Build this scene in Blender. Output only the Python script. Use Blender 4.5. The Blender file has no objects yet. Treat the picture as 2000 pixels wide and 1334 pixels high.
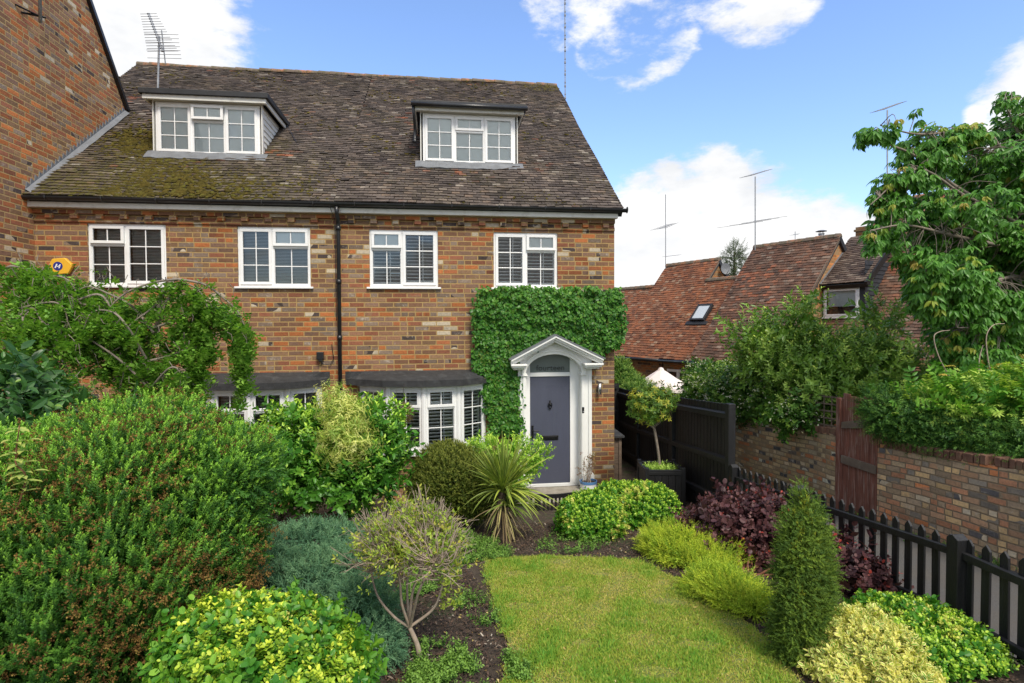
import bpy, math, random
import numpy as np
from mathutils import Vector, Matrix, noise as mnoise
random.seed(7); rng=np.random.default_rng(7)
S=bpy.context.scene; COL=S.collection
# ---------------------------------------------------------------- camera
F=1100.0; CW,CH=2000,1334
PSI=math.radians(7.25); TH=math.radians(1.6); RO=math.radians(.26)
CAM=np.array([0,0,3.1])
_f=np.array([math.sin(PSI)*math.cos(TH),math.cos(PSI)*math.cos(TH),-math.sin(TH)])
_r=np.array([math.cos(PSI),-math.sin(PSI),0.]); _u=np.cross(_r,_f)
_r,_u=_r*math.cos(RO)-_u*math.sin(RO),_u*math.cos(RO)+_r*math.sin(RO)
cd=bpy.data.cameras.new('camera'); cam=bpy.data.objects.new('camera',cd); COL.objects.link(cam)
cd.sensor_width=36; cd.lens=F/CW*36; cd.clip_end=3000; cd.clip_start=.05
cam.matrix_world=Matrix([[_r[0],_u[0],-_f[0],CAM[0]],[_r[1],_u[1],-_f[1],CAM[1]],[_r[2],_u[2],-_f[2],CAM[2]],[0,0,0,1]])
S.camera=cam
S.view_settings.view_transform='Standard'; S.view_settings.look='None'; S.view_settings.gamma=1; S.view_settings.exposure=1.15
# surveying helpers: where the sight line through a point of the photograph meets a real plane
def ray(x,y): return _f*F+_r*(x-CW/2)-_u*(y-CH/2)
def onY(x,y,Y): d=ray(x,y); return CAM+d*(Y/d[1])
def onX(x,y,X): d=ray(x,y); return CAM+d*(X/d[0])
def onZ(x,y,Z): d=ray(x,y); return CAM+d*((Z-CAM[2])/d[2])
def onPl(x,y,P,N):
    d=ray(x,y); N=np.array(N,float); return CAM+d*(((np.array(P)-CAM)@N)/(d@N))
def G(y): return np.maximum(0,.09*(10-np.asarray(y,float)))
def onG(x,y):
    d=ray(x,y); k=.09  # z = k*(10-y)
    t=(k*10-CAM[2])/(d[2]+k*d[1]); p=CAM+d*t
    return p if p[1]<10 else onZ(x,y,0)
# ---------------------------------------------------------------- node helpers
class NT:
    def __init__(s,tree): s.t=tree; s.n=tree.nodes; s.l=tree.links
    def new(s,typ,**kw):
        n=s.n.new(typ)
        for k,v in kw.items(): setattr(n,k,v)
        return n
    def put(s,sock,v):
        if isinstance(v,bpy.types.NodeSocket): s.l.new(v,sock)
        elif v is not None:
            if sock.type=='RGBA' and len(v)==3: v=(*v,1)
            sock.default_value=v
    def m(s,op,a,b=None,c=None,clamp=False):
        n=s.new('ShaderNodeMath',operation=op,use_clamp=clamp)
        for i,v in enumerate((a,b,c)):
            if v is not None: s.put(n.inputs[i],v)
        return n.outputs[0]
    def vm(s,op,a,b=None,out=0):
        n=s.new('ShaderNodeVectorMath',operation=op); s.put(n.inputs[0],a)
        if b is not None: s.put(n.inputs[1],b)
        return n.outputs[out]
    def noise(s,vec,scale,detail=4,rough=.55,out='Fac',dist=0):
        n=s.new('ShaderNodeTexNoise'); s.put(n.inputs['Vector'],vec)
        n.inputs['Scale'].default_value=scale; n.inputs['Detail'].default_value=detail; n.inputs['Roughness'].default_value=rough; n.inputs['Distortion'].default_value=dist
        return n.outputs[out]
    def ramp(s,fac,stops,interp='LINEAR'):
        n=s.new('ShaderNodeValToRGB'); r=n.color_ramp; r.interpolation=interp
        while len(r.elements)<len(stops): r.elements.new(.5)
        for e,(p,c) in zip(r.elements,stops):
            e.position=p; e.color=(*c,1) if not isinstance(c,(int,float)) else (c,c,c,1)
        s.put(n.inputs[0],fac); return n.outputs[0]
    def mix(s,f,a,b,mode='MIX'):
        n=s.new('ShaderNodeMix',data_type='RGBA',blend_type=mode); s.put(n.inputs[0],f); s.put(n.inputs[6],a); s.put(n.inputs[7],b); return n.outputs[2]
    def attr(s,name,out='Fac'): n=s.new('ShaderNodeAttribute',attribute_name=name); return n.outputs[out]
    def bump(s,h,st=.3,d=.01,normal=None):
        n=s.new('ShaderNodeBump'); s.put(n.inputs['Height'],h); n.inputs['Strength'].default_value=st; n.inputs['Distance'].default_value=d
        if normal: s.put(n.inputs['Normal'],normal)
        return n.outputs[0]
def newmat(name):
    m=bpy.data.materials.new(name); m.use_nodes=True; t=NT(m.node_tree)
    b=m.node_tree.nodes['Principled BSDF']; return m,t,b
def simple(name,col,rough=.5,var=.12,scale=6,metal=0,bump=.0,bscale=60,spec=.5,dirt=None,coord='Object',aniso=None):
    m,t,b=newmat(name)
    co=t.new('ShaderNodeTexCoord').outputs[coord]
    if aniso: co=t.vm('MULTIPLY',co,aniso)
    nf=t.noise(co,scale,5,.6); 
    c0=tuple(c*(1-var) for c in col); c1=tuple(min(1,c*(1+var)) for c in col)
    cc=t.ramp(nf,[(.3,c0),(.7,c1)])
    if dirt:
        d=t.ramp(t.noise(co,dirt[2],6,.65),[(dirt[1],0.),(min(1,dirt[1]+.15),1.)]); cc=t.mix(t.m('MULTIPLY',d,dirt[3] if len(dirt)>3 else .6),cc,dirt[0])
    t.put(b.inputs['Base Color'],cc); b.inputs['Roughness'].default_value=rough; b.inputs['Metallic'].default_value=metal; b.inputs['Specular IOR Level'].default_value=spec
    if bump: t.put(b.inputs['Normal'],t.bump(t.noise(co,bscale,4,.6),bump,.01))
    return m
# ---------------------------------------------------------------- sky, clouds, sun
W=bpy.data.worlds.new('World'); S.world=W; W.use_nodes=True
SUN_EL=math.radians(52); SUN_AZ=math.radians(163)   # azimuth from +Y towards +X (where the sun stands)
wt=NT(W.node_tree); bg=W.node_tree.nodes['Background']
sky=wt.new('ShaderNodeTexSky',sky_type='NISHITA'); sky.sun_disc=False; sky.sun_elevation=SUN_EL; sky.sun_rotation=SUN_AZ; sky.altitude=100; sky.air_density=1.25; sky.dust_density=.6; sky.ozone_density=2.5
gen=wt.new('ShaderNodeTexCoord').outputs['Generated']
def dirn(x,y): d=ray(x,y); return d/np.linalg.norm(d)
CL=[(270,40,150),(330,150,95),(150,-40,200),(230,120,130),(1130,-40,-95),(1200,0,-80),(1250,60,-85),(1290,75,-60),(1180,95,-50),(1490,-50,-95),(1400,-40,-60),
    (1395,400,115),(1330,415,105),(1270,430,95),(1225,450,80),(1470,430,75),(1350,470,150),(1400,470,120),(1280,520,130),(1500,470,100),(1580,520,120),(1250,600,160),(1660,480,70),(1650,560,130),(1900,600,200),
    (1970,220,50),(1910,228,24),(2000,270,60),(2060,200,100),(1800,470,70)]
best=None; CL=[(x,y,r*1.12) for x,y,r in CL]
for (x,y,r) in CL:
    c=dirn(x,y); dd=wt.vm('DISTANCE',gen,tuple(c),out='Value')
    v=wt.m('MINIMUM',wt.m('SUBTRACT',1.0,wt.m('POWER',wt.m('DIVIDE',dd,abs(r)/1150),2.0)),.24 if r<0 else 1.2)
    best=v if best is None else wt.m('MAXIMUM',best,v)
# unseen free clouds added over the rest of the sky as neutral fill light
cp=wt.vm('MULTIPLY',gen,(1,1,2.2))
n1=wt.m('ADD',wt.m('MULTIPLY',wt.noise(cp,5.5,9,.6,dist=.3),.55),wt.m('MULTIPLY',wt.noise(cp,14,8,.65),.45)); n2=wt.noise(cp,1.7,3,.5)
fr=wt.m('MULTIPLY',wt.m('SUBTRACT',n2,.40),6)
infront=wt.m('MULTIPLY',wt.m('SUBTRACT',wt.vm('DOT_PRODUCT',gen,tuple(dirn(1000,500)),out='Value'),.45),20,clamp=True)
fr=wt.m('SUBTRACT',fr,wt.m('MULTIPLY',infront,5))
best=wt.m('MAXIMUM',best,fr)
fld=wt.m('ADD',best,wt.m('MULTIPLY',wt.m('SUBTRACT',n1,.5),3.4))
al=wt.ramp(fld,[(.02,0.),(.62,1.)]); al.node.color_ramp.interpolation='EASE'
shade=wt.ramp(wt.m('ADD',wt.noise(wt.vm('ADD',cp,(.0,.0,.12)),4.0,6,.6),wt.m('MULTIPLY',fld,.10)),[(.36,(2.45,2.53,2.65)),(.60,(3.25,3.25,3.25))])
thin=wt.mix(al,wt.mix(1,sky.outputs[0],(.64,.68,.80),'MULTIPLY'),shade)
wt.put(bg.inputs['Color'],thin); bg.inputs['Strength'].default_value=.15
sl=bpy.data.lights.new('sun','SUN'); so=bpy.data.objects.new('sun',sl); COL.objects.link(so)
sl.energy=1.8; sl.angle=math.radians(16); sl.color=(1,.925,.80)
so.rotation_euler=Vector((math.sin(SUN_AZ)*math.cos(SUN_EL),math.cos(SUN_AZ)*math.cos(SUN_EL),math.sin(SUN_EL))).to_track_quat('Z','Y').to_euler(); so.location=(-3,-8,14)
# ---------------------------------------------------------------- objects
def tag(o,label=None,cat=None,group=None,kind=None):
    if label: o['label']=label
    if cat: o['category']=cat
    if group: o['group']=group
    if kind: o['kind']=kind
    return o
def thing(name,label,cat,loc,group=None):
    o=bpy.data.objects.new(name,None); COL.objects.link(o); o.location=tuple(float(v) for v in loc); o.empty_display_size=.2
    return tag(o,label,cat,group)
def wl(o):
    v=np.array(o.location); 
    while o.parent: o=o.parent; v=v+np.array(o.location)
    return v
def link(name,me,parent=None,mat=None,label=None):
    o=bpy.data.objects.new(name,me); COL.objects.link(o)
    if parent: o.parent=parent
    if mat: me.materials.append(mat)
    if label: o['label']=label
    return o
def npmesh(name,V,Fc,attrs=None,off=None,smooth=False):
    """V (n,3), Fc = array (m,3|4) or list of them"""
    me=bpy.data.meshes.new(name); V=np.asarray(V,np.float32)
    if off is not None: V=V-np.asarray(off,np.float32)
    if not isinstance(Fc,list): Fc=[Fc]
    me.vertices.add(len(V)); me.vertices.foreach_set('co',V.ravel())
    lt=sum(f.size for f in Fc); nf=sum(len(f) for f in Fc)
    me.loops.add(lt); me.polygons.add(nf)
    me.loops.foreach_set('vertex_index',np.concatenate([f.ravel() for f in Fc]).astype(np.int32))
    tot=np.concatenate([np.full(len(f),f.shape[1]) for f in Fc]); st=np.concatenate([[0],np.cumsum(tot)[:-1]])
    me.polygons.foreach_set('loop_start',st.astype(np.int32)); 
    me.update(calc_edges=True)
    for k,a in (attrs or {}).items():
        at=me.attributes.new(k,'FLOAT','POINT'); at.data.foreach_set('value',np.asarray(a,np.float32))
    me.polygons.foreach_set('use_smooth',np.full(nf,smooth))
    me.validate(); return me
class MB:
    """collects shapes, builds them as one mesh"""
    def __init__(s,T=None): s.v=[]; s.f=[]; s.T=T or (lambda u,v,w:(u,w,v))
    def add(s,vs,fs):
        b=len(s.v); s.v+= [tuple(map(float,p)) for p in vs]; s.f+=[tuple(i+b for i in f) for f in fs]
    def box(s,u0,u1,v0,v1,w0,w1,skew=0):
        p=[s.T(u,v,w) for w in (w0,w1) for v in (v0,v1) for u in (u0,u1)]
        s.add(p,[(0,1,3,2),(4,6,7,5),(0,4,5,1),(2,3,7,6),(0,2,6,4),(1,5,7,3)])
    def prism(s,poly,w0,w1):
        n=len(poly); p=[s.T(u,v,w0) for u,v in poly]+[s.T(u,v,w1) for u,v in poly]
        s.add(p,[tuple(range(n))[::-1],tuple(range(n,2*n))]+[(i,(i+1)%n,n+(i+1)%n,n+i) for i in range(n)])
    def tube(s,pts,rad,n=8,cap=True):
        pts=[Vector(p) for p in pts]; rr=rad if isinstance(rad,(list,tuple,np.ndarray)) else [rad]*len(pts); b=len(s.v)
        pv=None
        for i,p in enumerate(pts):
            d=(pts[min(i+1,len(pts)-1)]-pts[max(i-1,0)])
            if d.length<1e-9: d=Vector((0,0,1))
            d.normalize()
            a=Vector((0,0,1)) if abs(d.z)<.9 else Vector((1,0,0))
            if pv is not None: a=pv
            x=d.cross(a); 
            if x.length<1e-6: x=d.orthogonal()
            x.normalize(); y=x.cross(d); pv=y
            for k in range(n):
                t=2*math.pi*k/n; q=p+(x*math.cos(t)+y*math.sin(t))*rr[i]; s.v.append(tuple(q))
        for i in range(len(pts)-1):
            for k in range(n):
                s.f.append((b+i*n+k,b+i*n+(k+1)%n,b+(i+1)*n+(k+1)%n,b+(i+1)*n+k))
        if cap: s.f.append(tuple(b+k for k in range(n))[::-1]); s.f.append(tuple(b+(len(pts)-1)*n+k for k in range(n)))
    def lathe(s,c,prof,n=24):
        b=len(s.v); c=np.array(c,float)
        for r,z in prof:
            for k in range(n): t=2*math.pi*k/n; s.v.append((c[0]+r*math.cos(t),c[1]+r*math.sin(t),c[2]+z))
        for i in range(len(prof)-1):
            for k in range(n): s.f.append((b+i*n+k,b+i*n+(k+1)%n,b+(i+1)*n+(k+1)%n,b+(i+1)*n+k))
    def build(s,name,mat,parent=None,bevel=0,smooth=False,label=None,uv=True,recalc=True):
        off=wl(parent) if parent else np.zeros(3)
        me=bpy.data.meshes.new(name); me.from_pydata([tuple(np.array(p)-off) for p in s.v],[],s.f); 
        import bmesh
        bm=bmesh.new(); bm.from_mesh(me); recalc and bmesh.ops.recalc_face_normals(bm,faces=bm.faces); bm.to_mesh(me); bm.free()
        if uv:
            L=me.uv_layers.new(name='UVMap')
            for p in me.polygons:
                n=p.normal
                for li in p.loop_indices:
                    q=np.array(me.vertices[me.loops[li].vertex_index].co)+off
                    if abs(n.z)>.8: c=(q[0],q[1])
                    else:
                        h=Vector((-n.y,n.x,0)); h=h.normalized() if h.length>1e-6 else Vector((1,0,0))
                        if h.x<-1e-3 or (abs(h.x)<=1e-3 and h.y<0): h=-h
                        # keep brick courses running round corners
                        c=(q[0]*h.x+q[1]*h.y,q[2])
                    L.data[li].uv=c
        if smooth: me.polygons.foreach_set('use_smooth',[True]*len(me.polygons))
        o=link(name,me,parent,mat,label)
        if bevel:
            md=o.modifiers.new('Bevel','BEVEL'); md.width=bevel; md.segments=2; md.limit_method='ANGLE'
        return o
def TF(O,U,N):
    O=np.array(O,float);U=np.array(U,float);N=np.array(N,float)
    return lambda u,v,w: tuple(O+U*u+N*w+np.array([0,0,v]))
def wall_holes(mb,u0,u1,v0,v1,holes,th):
    """flat wall with rectangular openings; front at w=0, back at w=-th"""
    us=sorted({u0,u1,*[h[0] for h in holes],*[h[1] for h in holes]}); vs=sorted({v0,v1,*[h[2] for h in holes],*[h[3] for h in holes]})
    us=[u for u in us if u0<=u<=u1]; vs=[v for v in vs if v0<=v<=v1]
    inh=lambda a,b: any(h[0]<a<h[1] and h[2]<b<h[3] for h in holes)
    for i in range(len(us)-1):
        for j in range(len(vs)-1):
            a,b,c,d=us[i],us[i+1],vs[j],vs[j+1]
            if inh((a+b)/2,(c+d)/2): continue
            for w in (0,-th): mb.add([mb.T(a,c,w),mb.T(b,c,w),mb.T(b,d,w),mb.T(a,d,w)],[(0,1,2,3)])
    for (a,b,c,d) in holes+[(u0,u1,v0,v1)]:
        for (p,q) in (((a,c),(b,c)),((b,c),(b,d)),((b,d),(a,d)),((a,d),(a,c))):
            mb.add([mb.T(*p,0),mb.T(*q,0),mb.T(*q,-th),mb.T(*p,-th)],[(0,1,2,3)])
# ================================================================ materials
def brick(name,pal,mortar,bw=.262,bh=.087,jw=.012,big=None,bump=.5,off=(0,0),eff=.35,wob=0,stack=False):
    m,t,b=newmat(name)
    uv=t.new('ShaderNodeUVMap',uv_map='UVMap').outputs[0]
    if wob:
        w=t.vm('MULTIPLY',t.vm('SUBTRACT',t.noise(uv,1.6,2,.5,out='Color'),(.5,.5,.5)),(wob,wob,0)); uv=t.vm('ADD',uv,w)
    e=t.vm('MULTIPLY',t.vm('SUBTRACT',t.noise(uv,38,2,.5,out='Color'),(.5,.5,.5)),(.007,.006,0)); uve=t.vm('ADD',uv,e)
    sp=t.new('ShaderNodeSeparateXYZ'); t.put(sp.inputs[0],uve); u,v=sp.outputs[0],sp.outputs[1]
    rv=t.m('DIVIDE',t.m('ADD',v,off[1]),bh); row=t.m('FLOOR',rv); fv=t.m('FRACT',rv)
    wn=t.new('ShaderNodeTexWhiteNoise',noise_dimensions='1D'); t.put(wn.inputs['W'],row)
    sh=t.m('ADD',t.m('MULTIPLY',t.m('MODULO',t.m('ABSOLUTE',row),2.),.5),t.m('MULTIPLY',wn.outputs[0],.16))
    ru=t.m('ADD',t.m('DIVIDE',t.m('ADD',u,off[0]+100*bw),bw),sh); col=t.m('FLOOR',ru); fu=t.m('FRACT',ru)
    # now and then a brick is split into two headers
    cx=t.new('ShaderNodeCombineXYZ'); t.put(cx.inputs[0],col); t.put(cx.inputs[1],row)
    w2=t.new('ShaderNodeTexWhiteNoise',noise_dimensions='2D'); t.put(w2.inputs['Vector'],cx.outputs[0])
    split=t.m('LESS_THAN',w2.outputs[0],.16); f2=t.m('FRACT',t.m('MULTIPLY',fu,2)); half=t.m('MULTIPLY',split,t.m('FLOOR',t.m('MULTIPLY',fu,2)))
    fe=t.m('ADD',t.m('MULTIPLY',fu,t.m('SUBTRACT',1,split)),t.m('MULTIPLY',f2,split)); wid=t.m('SUBTRACT',bw,t.m('MULTIPLY',split,bw/2))
    du=t.m('MULTIPLY',t.m('MINIMUM',fe,t.m('SUBTRACT',1,fe)),wid); dv=t.m('MULTIPLY',t.m('MINIMUM',fv,t.m('SUBTRACT',1,fv)),bh)
    d=t.m('MINIMUM',du,dv); body=t.new('ShaderNodeMapRange',interpolation_type='SMOOTHSTEP'); t.put(body.inputs[0],d); body.inputs[1].default_value=jw*.38; body.inputs[2].default_value=jw*.75
    body=body.outputs[0]
    c3=t.new('ShaderNodeCombineXYZ'); t.put(c3.inputs[0],t.m('ADD',col,t.m('MULTIPLY',half,.37))); t.put(c3.inputs[1],row); c3.inputs[2].default_value=off[0]+3.3
    w3=t.new('ShaderNodeTexWhiteNoise',noise_dimensions='3D'); t.put(w3.inputs['Vector'],c3.outputs[0]); idv=w3.outputs[0]; idc=w3.outputs[1]
    sc=t.new('ShaderNodeSeparateXYZ'); t.put(sc.inputs[0],idc)
    # bricks of one firing tend to lie together
    reg=t.m('MULTIPLY',t.m('SUBTRACT',t.noise(uv,.55,3,.6),.5),big if big is not None else .9)
    sel=t.m('ADD',idv,reg,clamp=True)
    bc=t.ramp(sel,pal,'CONSTANT')
    # spread of tone between bricks and within each
    bc=t.mix(1,bc,t.ramp(sc.outputs[1],[(0,.72),(1,1.18)]),'MULTIPLY')
    mot=t.noise(uv,26,6,.7); bc=t.mix(1,bc,t.ramp(mot,[(.28,(.66,.66,.68)),(.52,(1,1,1)),(.78,(1.25,1.2,1.1))]),'MULTIPLY')
    # salts on the face of some bricks
    wmask=t.m('MULTIPLY',t.ramp(t.noise(uv,7,5,.75),[(.56,0.),(.66,1.)]),t.ramp(sc.outputs[0],[(.70,0.),(.78,1.)])); bc=t.mix(t.m('MULTIPLY',wmask,eff),bc,(.55,.50,.42))
    bc=t.mix(1,bc,t.ramp(t.noise(uv,.9,5,.65),[(.30,(.74,.74,.76)),(.5,(1,1,1)),(.72,(1.16,1.13,1.08))]),'MULTIPLY')
    mc=t.mix(t.noise(uv,14,5,.7),tuple(c*.62 for c in mortar),tuple(min(1,c*1.3) for c in mortar))
    fc=t.mix(body,mc,bc)
    t.put(b.inputs['Base Color'],fc); b.inputs['Roughness'].default_value=.9; b.inputs['Specular IOR Level'].default_value=.2
    h=t.m('ADD',t.m('MULTIPLY',body,.8),t.m('MULTIPLY',mot,.45)); h=t.m('ADD',h,t.m('MULTIPLY',t.noise(uv,120,3,.6),.15)); h=t.m('ADD',h,t.m('MULTIPLY',sc.outputs[2],.25))
    t.put(b.inputs['Normal'],t.bump(h,bump,.012))
    return m
OR=(.40,.14,.05); OR2=(.32,.115,.05); RB=(.25,.10,.058); BR=(.235,.125,.075); PU=(.215,.128,.088); GR=(.22,.16,.12); DK=(.075,.056,.052); WH=(.46,.39,.29); TAN=(.235,.14,.08)
PAL=[(0,OR),(.09,OR2),(.19,RB),(.33,BR),(.52,PU),(.69,TAN),(.79,GR),(.915,DK),(.955,WH)]
M={}
M['brick']=brick('house_brick',PAL,(.37,.25,.105),off=(.05,.03),big=1.0,jw=.0165,eff=.5)
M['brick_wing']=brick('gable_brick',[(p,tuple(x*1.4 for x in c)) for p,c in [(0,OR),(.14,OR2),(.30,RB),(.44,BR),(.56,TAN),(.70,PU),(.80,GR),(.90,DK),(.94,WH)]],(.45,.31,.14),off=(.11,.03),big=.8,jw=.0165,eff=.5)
M['brick_old']=brick('old_wall_brick',[(p,tuple(min(.75,x*1.95) for x in c)) for p,c in [(0,(.36,.14,.06)),(.08,(.28,.14,.08)),(.24,(.25,.155,.095)),(.46,(.22,.165,.11)),(.60,(.15,.13,.105)),(.68,(.36,.25,.13)),(.78,(.27,.20,.125)),(.92,(.36,.30,.21)),(.965,(.075,.07,.07))]],(.27,.21,.14),bw=.225,bh=.077,jw=.014,wob=.05,bump=.9,eff=.5)
M['brick_old2']=brick('old_wall_buff_brick',[(p,tuple(min(.75,x*1.8) for x in c)) for p,c in [(0,(.36,.15,.07)),(.12,(.29,.185,.10)),(.36,(.34,.26,.145)),(.60,(.24,.18,.11)),(.74,(.38,.31,.20)),(.88,(.13,.11,.09)),(.92,(.46,.40,.31)),(.965,(.06,.06,.06))]],(.36,.28,.18),bw=.225,bh=.077,jw=.016,wob=.06,bump=.9,eff=.9)
M['brick_nb']=brick('neighbour_brick',[(0,(.42,.17,.06)),(.3,(.34,.17,.08)),(.6,(.30,.19,.10)),(.85,(.12,.07,.05))],(.34,.24,.12),off=(.3,0))
def tilemat(name,cols,red=None,redc=(.30,.085,.04),lich=.5,moss=0):
    m,t,b=newmat(name); co=t.new('ShaderNodeTexCoord').outputs['Object']
    r=t.attr('rnd'); reg=t.noise(co,.55,3,.6)
    c=t.ramp(r,cols,'LINEAR')
    if red:
        k=t.m('MULTIPLY',t.m('SUBTRACT',t.m('ADD',reg,t.m('MULTIPLY',t.m('SUBTRACT',t.attr('rnd2'),.5),.42)),red),9,clamp=True)
        c=t.mix(k,c,t.mix(r,tuple(x*.7 for x in redc),tuple(min(1,x*1.35) for x in redc)))
    # rain streaks and age down the slope
    st=t.noise(t.vm('MULTIPLY',co,(1.4,.5,.5)),1.7,5,.65); c=t.mix(1,c,t.ramp(st,[(.3,(.68,.68,.70)),(.65,(1.12,1.1,1.08))]),'MULTIPLY')
    f=t.noise(co,22,6,.75); c=t.mix(1,c,t.ramp(f,[(.3,(.62,.62,.62)),(.7,(1.3,1.28,1.25))]),'MULTIPLY')
    li=t.m('MULTIPLY',t.ramp(t.noise(co,34,3,.6),[(.62,0.),(.70,1.)]),t.ramp(t.noise(co,1.1,3,.5),[(.40,0.),(.62,1.)])); c=t.mix(t.m('MULTIPLY',li,lich),c,(.40,.38,.34))
    li2=t.ramp(t.noise(t.vm('ADD',co,(7,3,1)),9,4,.7),[(.66,0.),(.74,1.)]); c=t.mix(t.m('MULTIPLY',li2,lich*.8),c,(.33,.30,.27))
    if moss:
        mm=t.m('MULTIPLY',t.ramp(t.noise(co,13,5,.7),[(.42,0.),(.56,1.)]),t.attr('moss')); c=t.mix(t.m('MULTIPLY',mm,moss),c,t.mix(t.noise(co,40,2,.5),(.05,.055,.012),(.13,.105,.02)))
    t.put(b.inputs['Base Color'],c); b.inputs['Roughness'].default_value=.82; b.inputs['Specular IOR Level'].default_value=.32
    t.put(b.inputs['Normal'],t.bump(t.noise(co,70,4,.7),.5,.008)); return m
M['tile']=tilemat('weathered_tile',[(0,(.040,.031,.029)),(.25,(.070,.055,.049)),(.5,(.094,.075,.067)),(.82,(.122,.098,.086)),(.94,(.145,.105,.08)),(1,(.26,.235,.205))],red=.745,moss=.9,lich=.55,redc=(.25,.085,.045))
M['tile_red']=tilemat('red_clay_tile',[(0,(.12,.055,.034)),(.3,(.21,.082,.042)),(.6,(.28,.105,.048)),(.85,(.20,.095,.055)),(1,(.32,.21,.14))],lich=.55)
M['tile_mid']=tilemat('brown_clay_tile',[(0,(.075,.047,.036)),(.3,(.12,.066,.045)),(.6,(.165,.082,.052)),(.85,(.14,.09,.066)),(1,(.24,.18,.14))],red=.62,lich=.5,redc=(.24,.092,.05))
M['tile_dark']=tilemat('dark_clay_tile',[(0,(.06,.042,.036)),(.4,(.10,.068,.055)),(.8,(.13,.095,.075)),(1,(.2,.16,.13))],lich=.5)
M['upvc']=simple('white_window_plastic',(.80,.80,.79),.32,.03,3,dirt=((.55,.54,.50),.62,2.2,.35))
M['paint']=simple('white_gloss_paint',(.80,.80,.77),.38,.03,4,bump=.06,bscale=30,dirt=((.50,.48,.42),.63,3.5,.4))
M['fascia']=simple('weathered_white_fascia',(.72,.71,.66),.5,.06,3,dirt=((.36,.33,.27),.56,4,.5),bump=.1,bscale=20)
M['plastic']=simple('black_rainwater_plastic',(.018,.019,.021),.32,.2,5,dirt=((.09,.085,.075),.62,6,.5))
M['lead']=simple('grey_lead_sheet',(.155,.165,.18),.55,.18,6,bump=.25,bscale=14,dirt=((.18,.185,.19),.55,8,.6))
M['felt']=simple('mineral_roofing_felt',(.030,.031,.033),.85,.35,9,bump=.8,bscale=170,dirt=((.075,.078,.08),.52,5,.6))
M['rubber']=simple('dormer_roof_sheet',(.018,.019,.022),.6,.3,5,bump=.2,bscale=30,dirt=((.12,.125,.12),.6,6,.5))
M['door']=simple('slate_blue_door_paint',(.066,.072,.106),.42,.05,3,bump=.12,bscale=45,aniso=(3,3,.5))
M['blackmetal']=simple('black_iron',(.012,.012,.013),.35,.2,8,metal=.4)
M['steel']=simple('brushed_steel',(.5,.5,.51),.32,.1,8,metal=.9)
M['galv']=simple('dull_grey_metal',(.32,.33,.34),.45,.2,12,metal=.6)
M['blackwood']=simple('black_stained_timber',(.0075,.0075,.0082),.55,.45,3,bump=.6,bscale=26,aniso=(6,6,.8),dirt=((.035,.035,.034),.60,4,.5))
M['gatewood']=simple('weathered_red_brown_timber',(.20,.075,.048),.75,.35,4,bump=.7,bscale=20,aniso=(9,9,.6),dirt=((.42,.32,.26),.52,5,.7))
M['greywood']=simple('silvered_timber',(.145,.11,.08),.85,.3,4,bump=.6,bscale=25,dirt=((.24,.21,.17),.55,6,.6))
M['boxwood']=simple('brown_storage_timber',(.13,.092,.065),.8,.25,5,bump=.5,bscale=25,aniso=(1,1,4))
M['cladding']=simple('white_cladding',(.80,.80,.77),.4,.03,3)
M['darkclad']=simple('dark_weatherboard',(.022,.025,.032),.6,.25,5,bump=.3,bscale=20)
M['twig']=simple('grey_bark',(.20,.165,.13),.85,.3,14,bump=.6,bscale=50)
M['twig_pale']=simple('pale_dry_twig',(.33,.26,.20),.85,.25,14)
M['bark']=simple('brown_bark',(.085,.060,.042),.9,.35,12,bump=.8,bscale=40)
M['stem_red']=simple('reddish_stem',(.20,.085,.045),.7,.3,10)
M['terrac']=simple('white_glazed_pot',(.72,.74,.76),.25,.04,8,dirt=((.3,.28,.24),.62,14,.6))
M['blueband']=simple('blue_glaze',(.08,.20,.42),.25,.1,8)
M['soil']=simple('dark_soil',(.035,.024,.017),.95,.4,12,bump=1,bscale=60)
M['matt']=simple('black_rubber_mat',(.022,.022,.022),.8,.3,20,bump=.8,bscale=120,dirt=((.16,.15,.13),.64,40,.5))
M['canvas']=simple('pale_pink_canvas',(.74,.66,.63),.85,.05,5)
M['yellow']=simple('yellow_plastic',(.75,.42,.035),.4,.06,5)
M['blue']=simple('dark_blue_print',(.02,.03,.22),.4,.05,5)
M['white']=simple('white_print',(.75,.75,.78),.4,.03,5)
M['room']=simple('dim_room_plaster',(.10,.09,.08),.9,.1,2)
M['blind']=simple('white_blind_slat',(.74,.74,.72),.5,.03,3)
M['rollblind']=simple('grey_roller_blind',(.84,.87,.86),.8,.03,3)
M['shutter']=simple('white_painted_shutter',(.78,.78,.77),.45,.03,3)
def glassmat(name,refl=1.0,tint=(.9,.93,.93)):
    m=bpy.data.materials.new(name); m.use_nodes=True; t=NT(m.node_tree)
    for n in list(t.n): t.n.remove(n)
    o=t.new('ShaderNodeOutputMaterial'); tr=t.new('ShaderNodeBsdfTransparent'); tr.inputs[0].default_value=(*tint,1)
    gl=t.new('ShaderNodeBsdfGlossy'); gl.inputs['Roughness'].default_value=.015; gl.inputs[0].default_value=(1,1,1,1)
    co=t.new('ShaderNodeTexCoord').outputs['Object']; t.put(gl.inputs['Normal'],t.bump(t.noise(co,1.3,2,.5),.25,.02))
    fr=t.new('ShaderNodeFresnel'); fr.inputs[0].default_value=1.6
    mx=t.new('ShaderNodeMixShader'); t.put(mx.inputs[0],t.m('MULTIPLY',fr.outputs[0],refl,clamp=True)); t.l.new(tr.outputs[0],mx.inputs[1]); t.l.new(gl.outputs[0],mx.inputs[2]); t.l.new(mx.outputs[0],o.inputs[0]); return m
M['glass']=glassmat('window_glass',1.1)
M['frost']=simple('etched_glass',(.135,.165,.16),.22,.06,3)
M['etch']=simple('dark_lettering',(.018,.026,.026),.3,.05,3)
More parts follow.
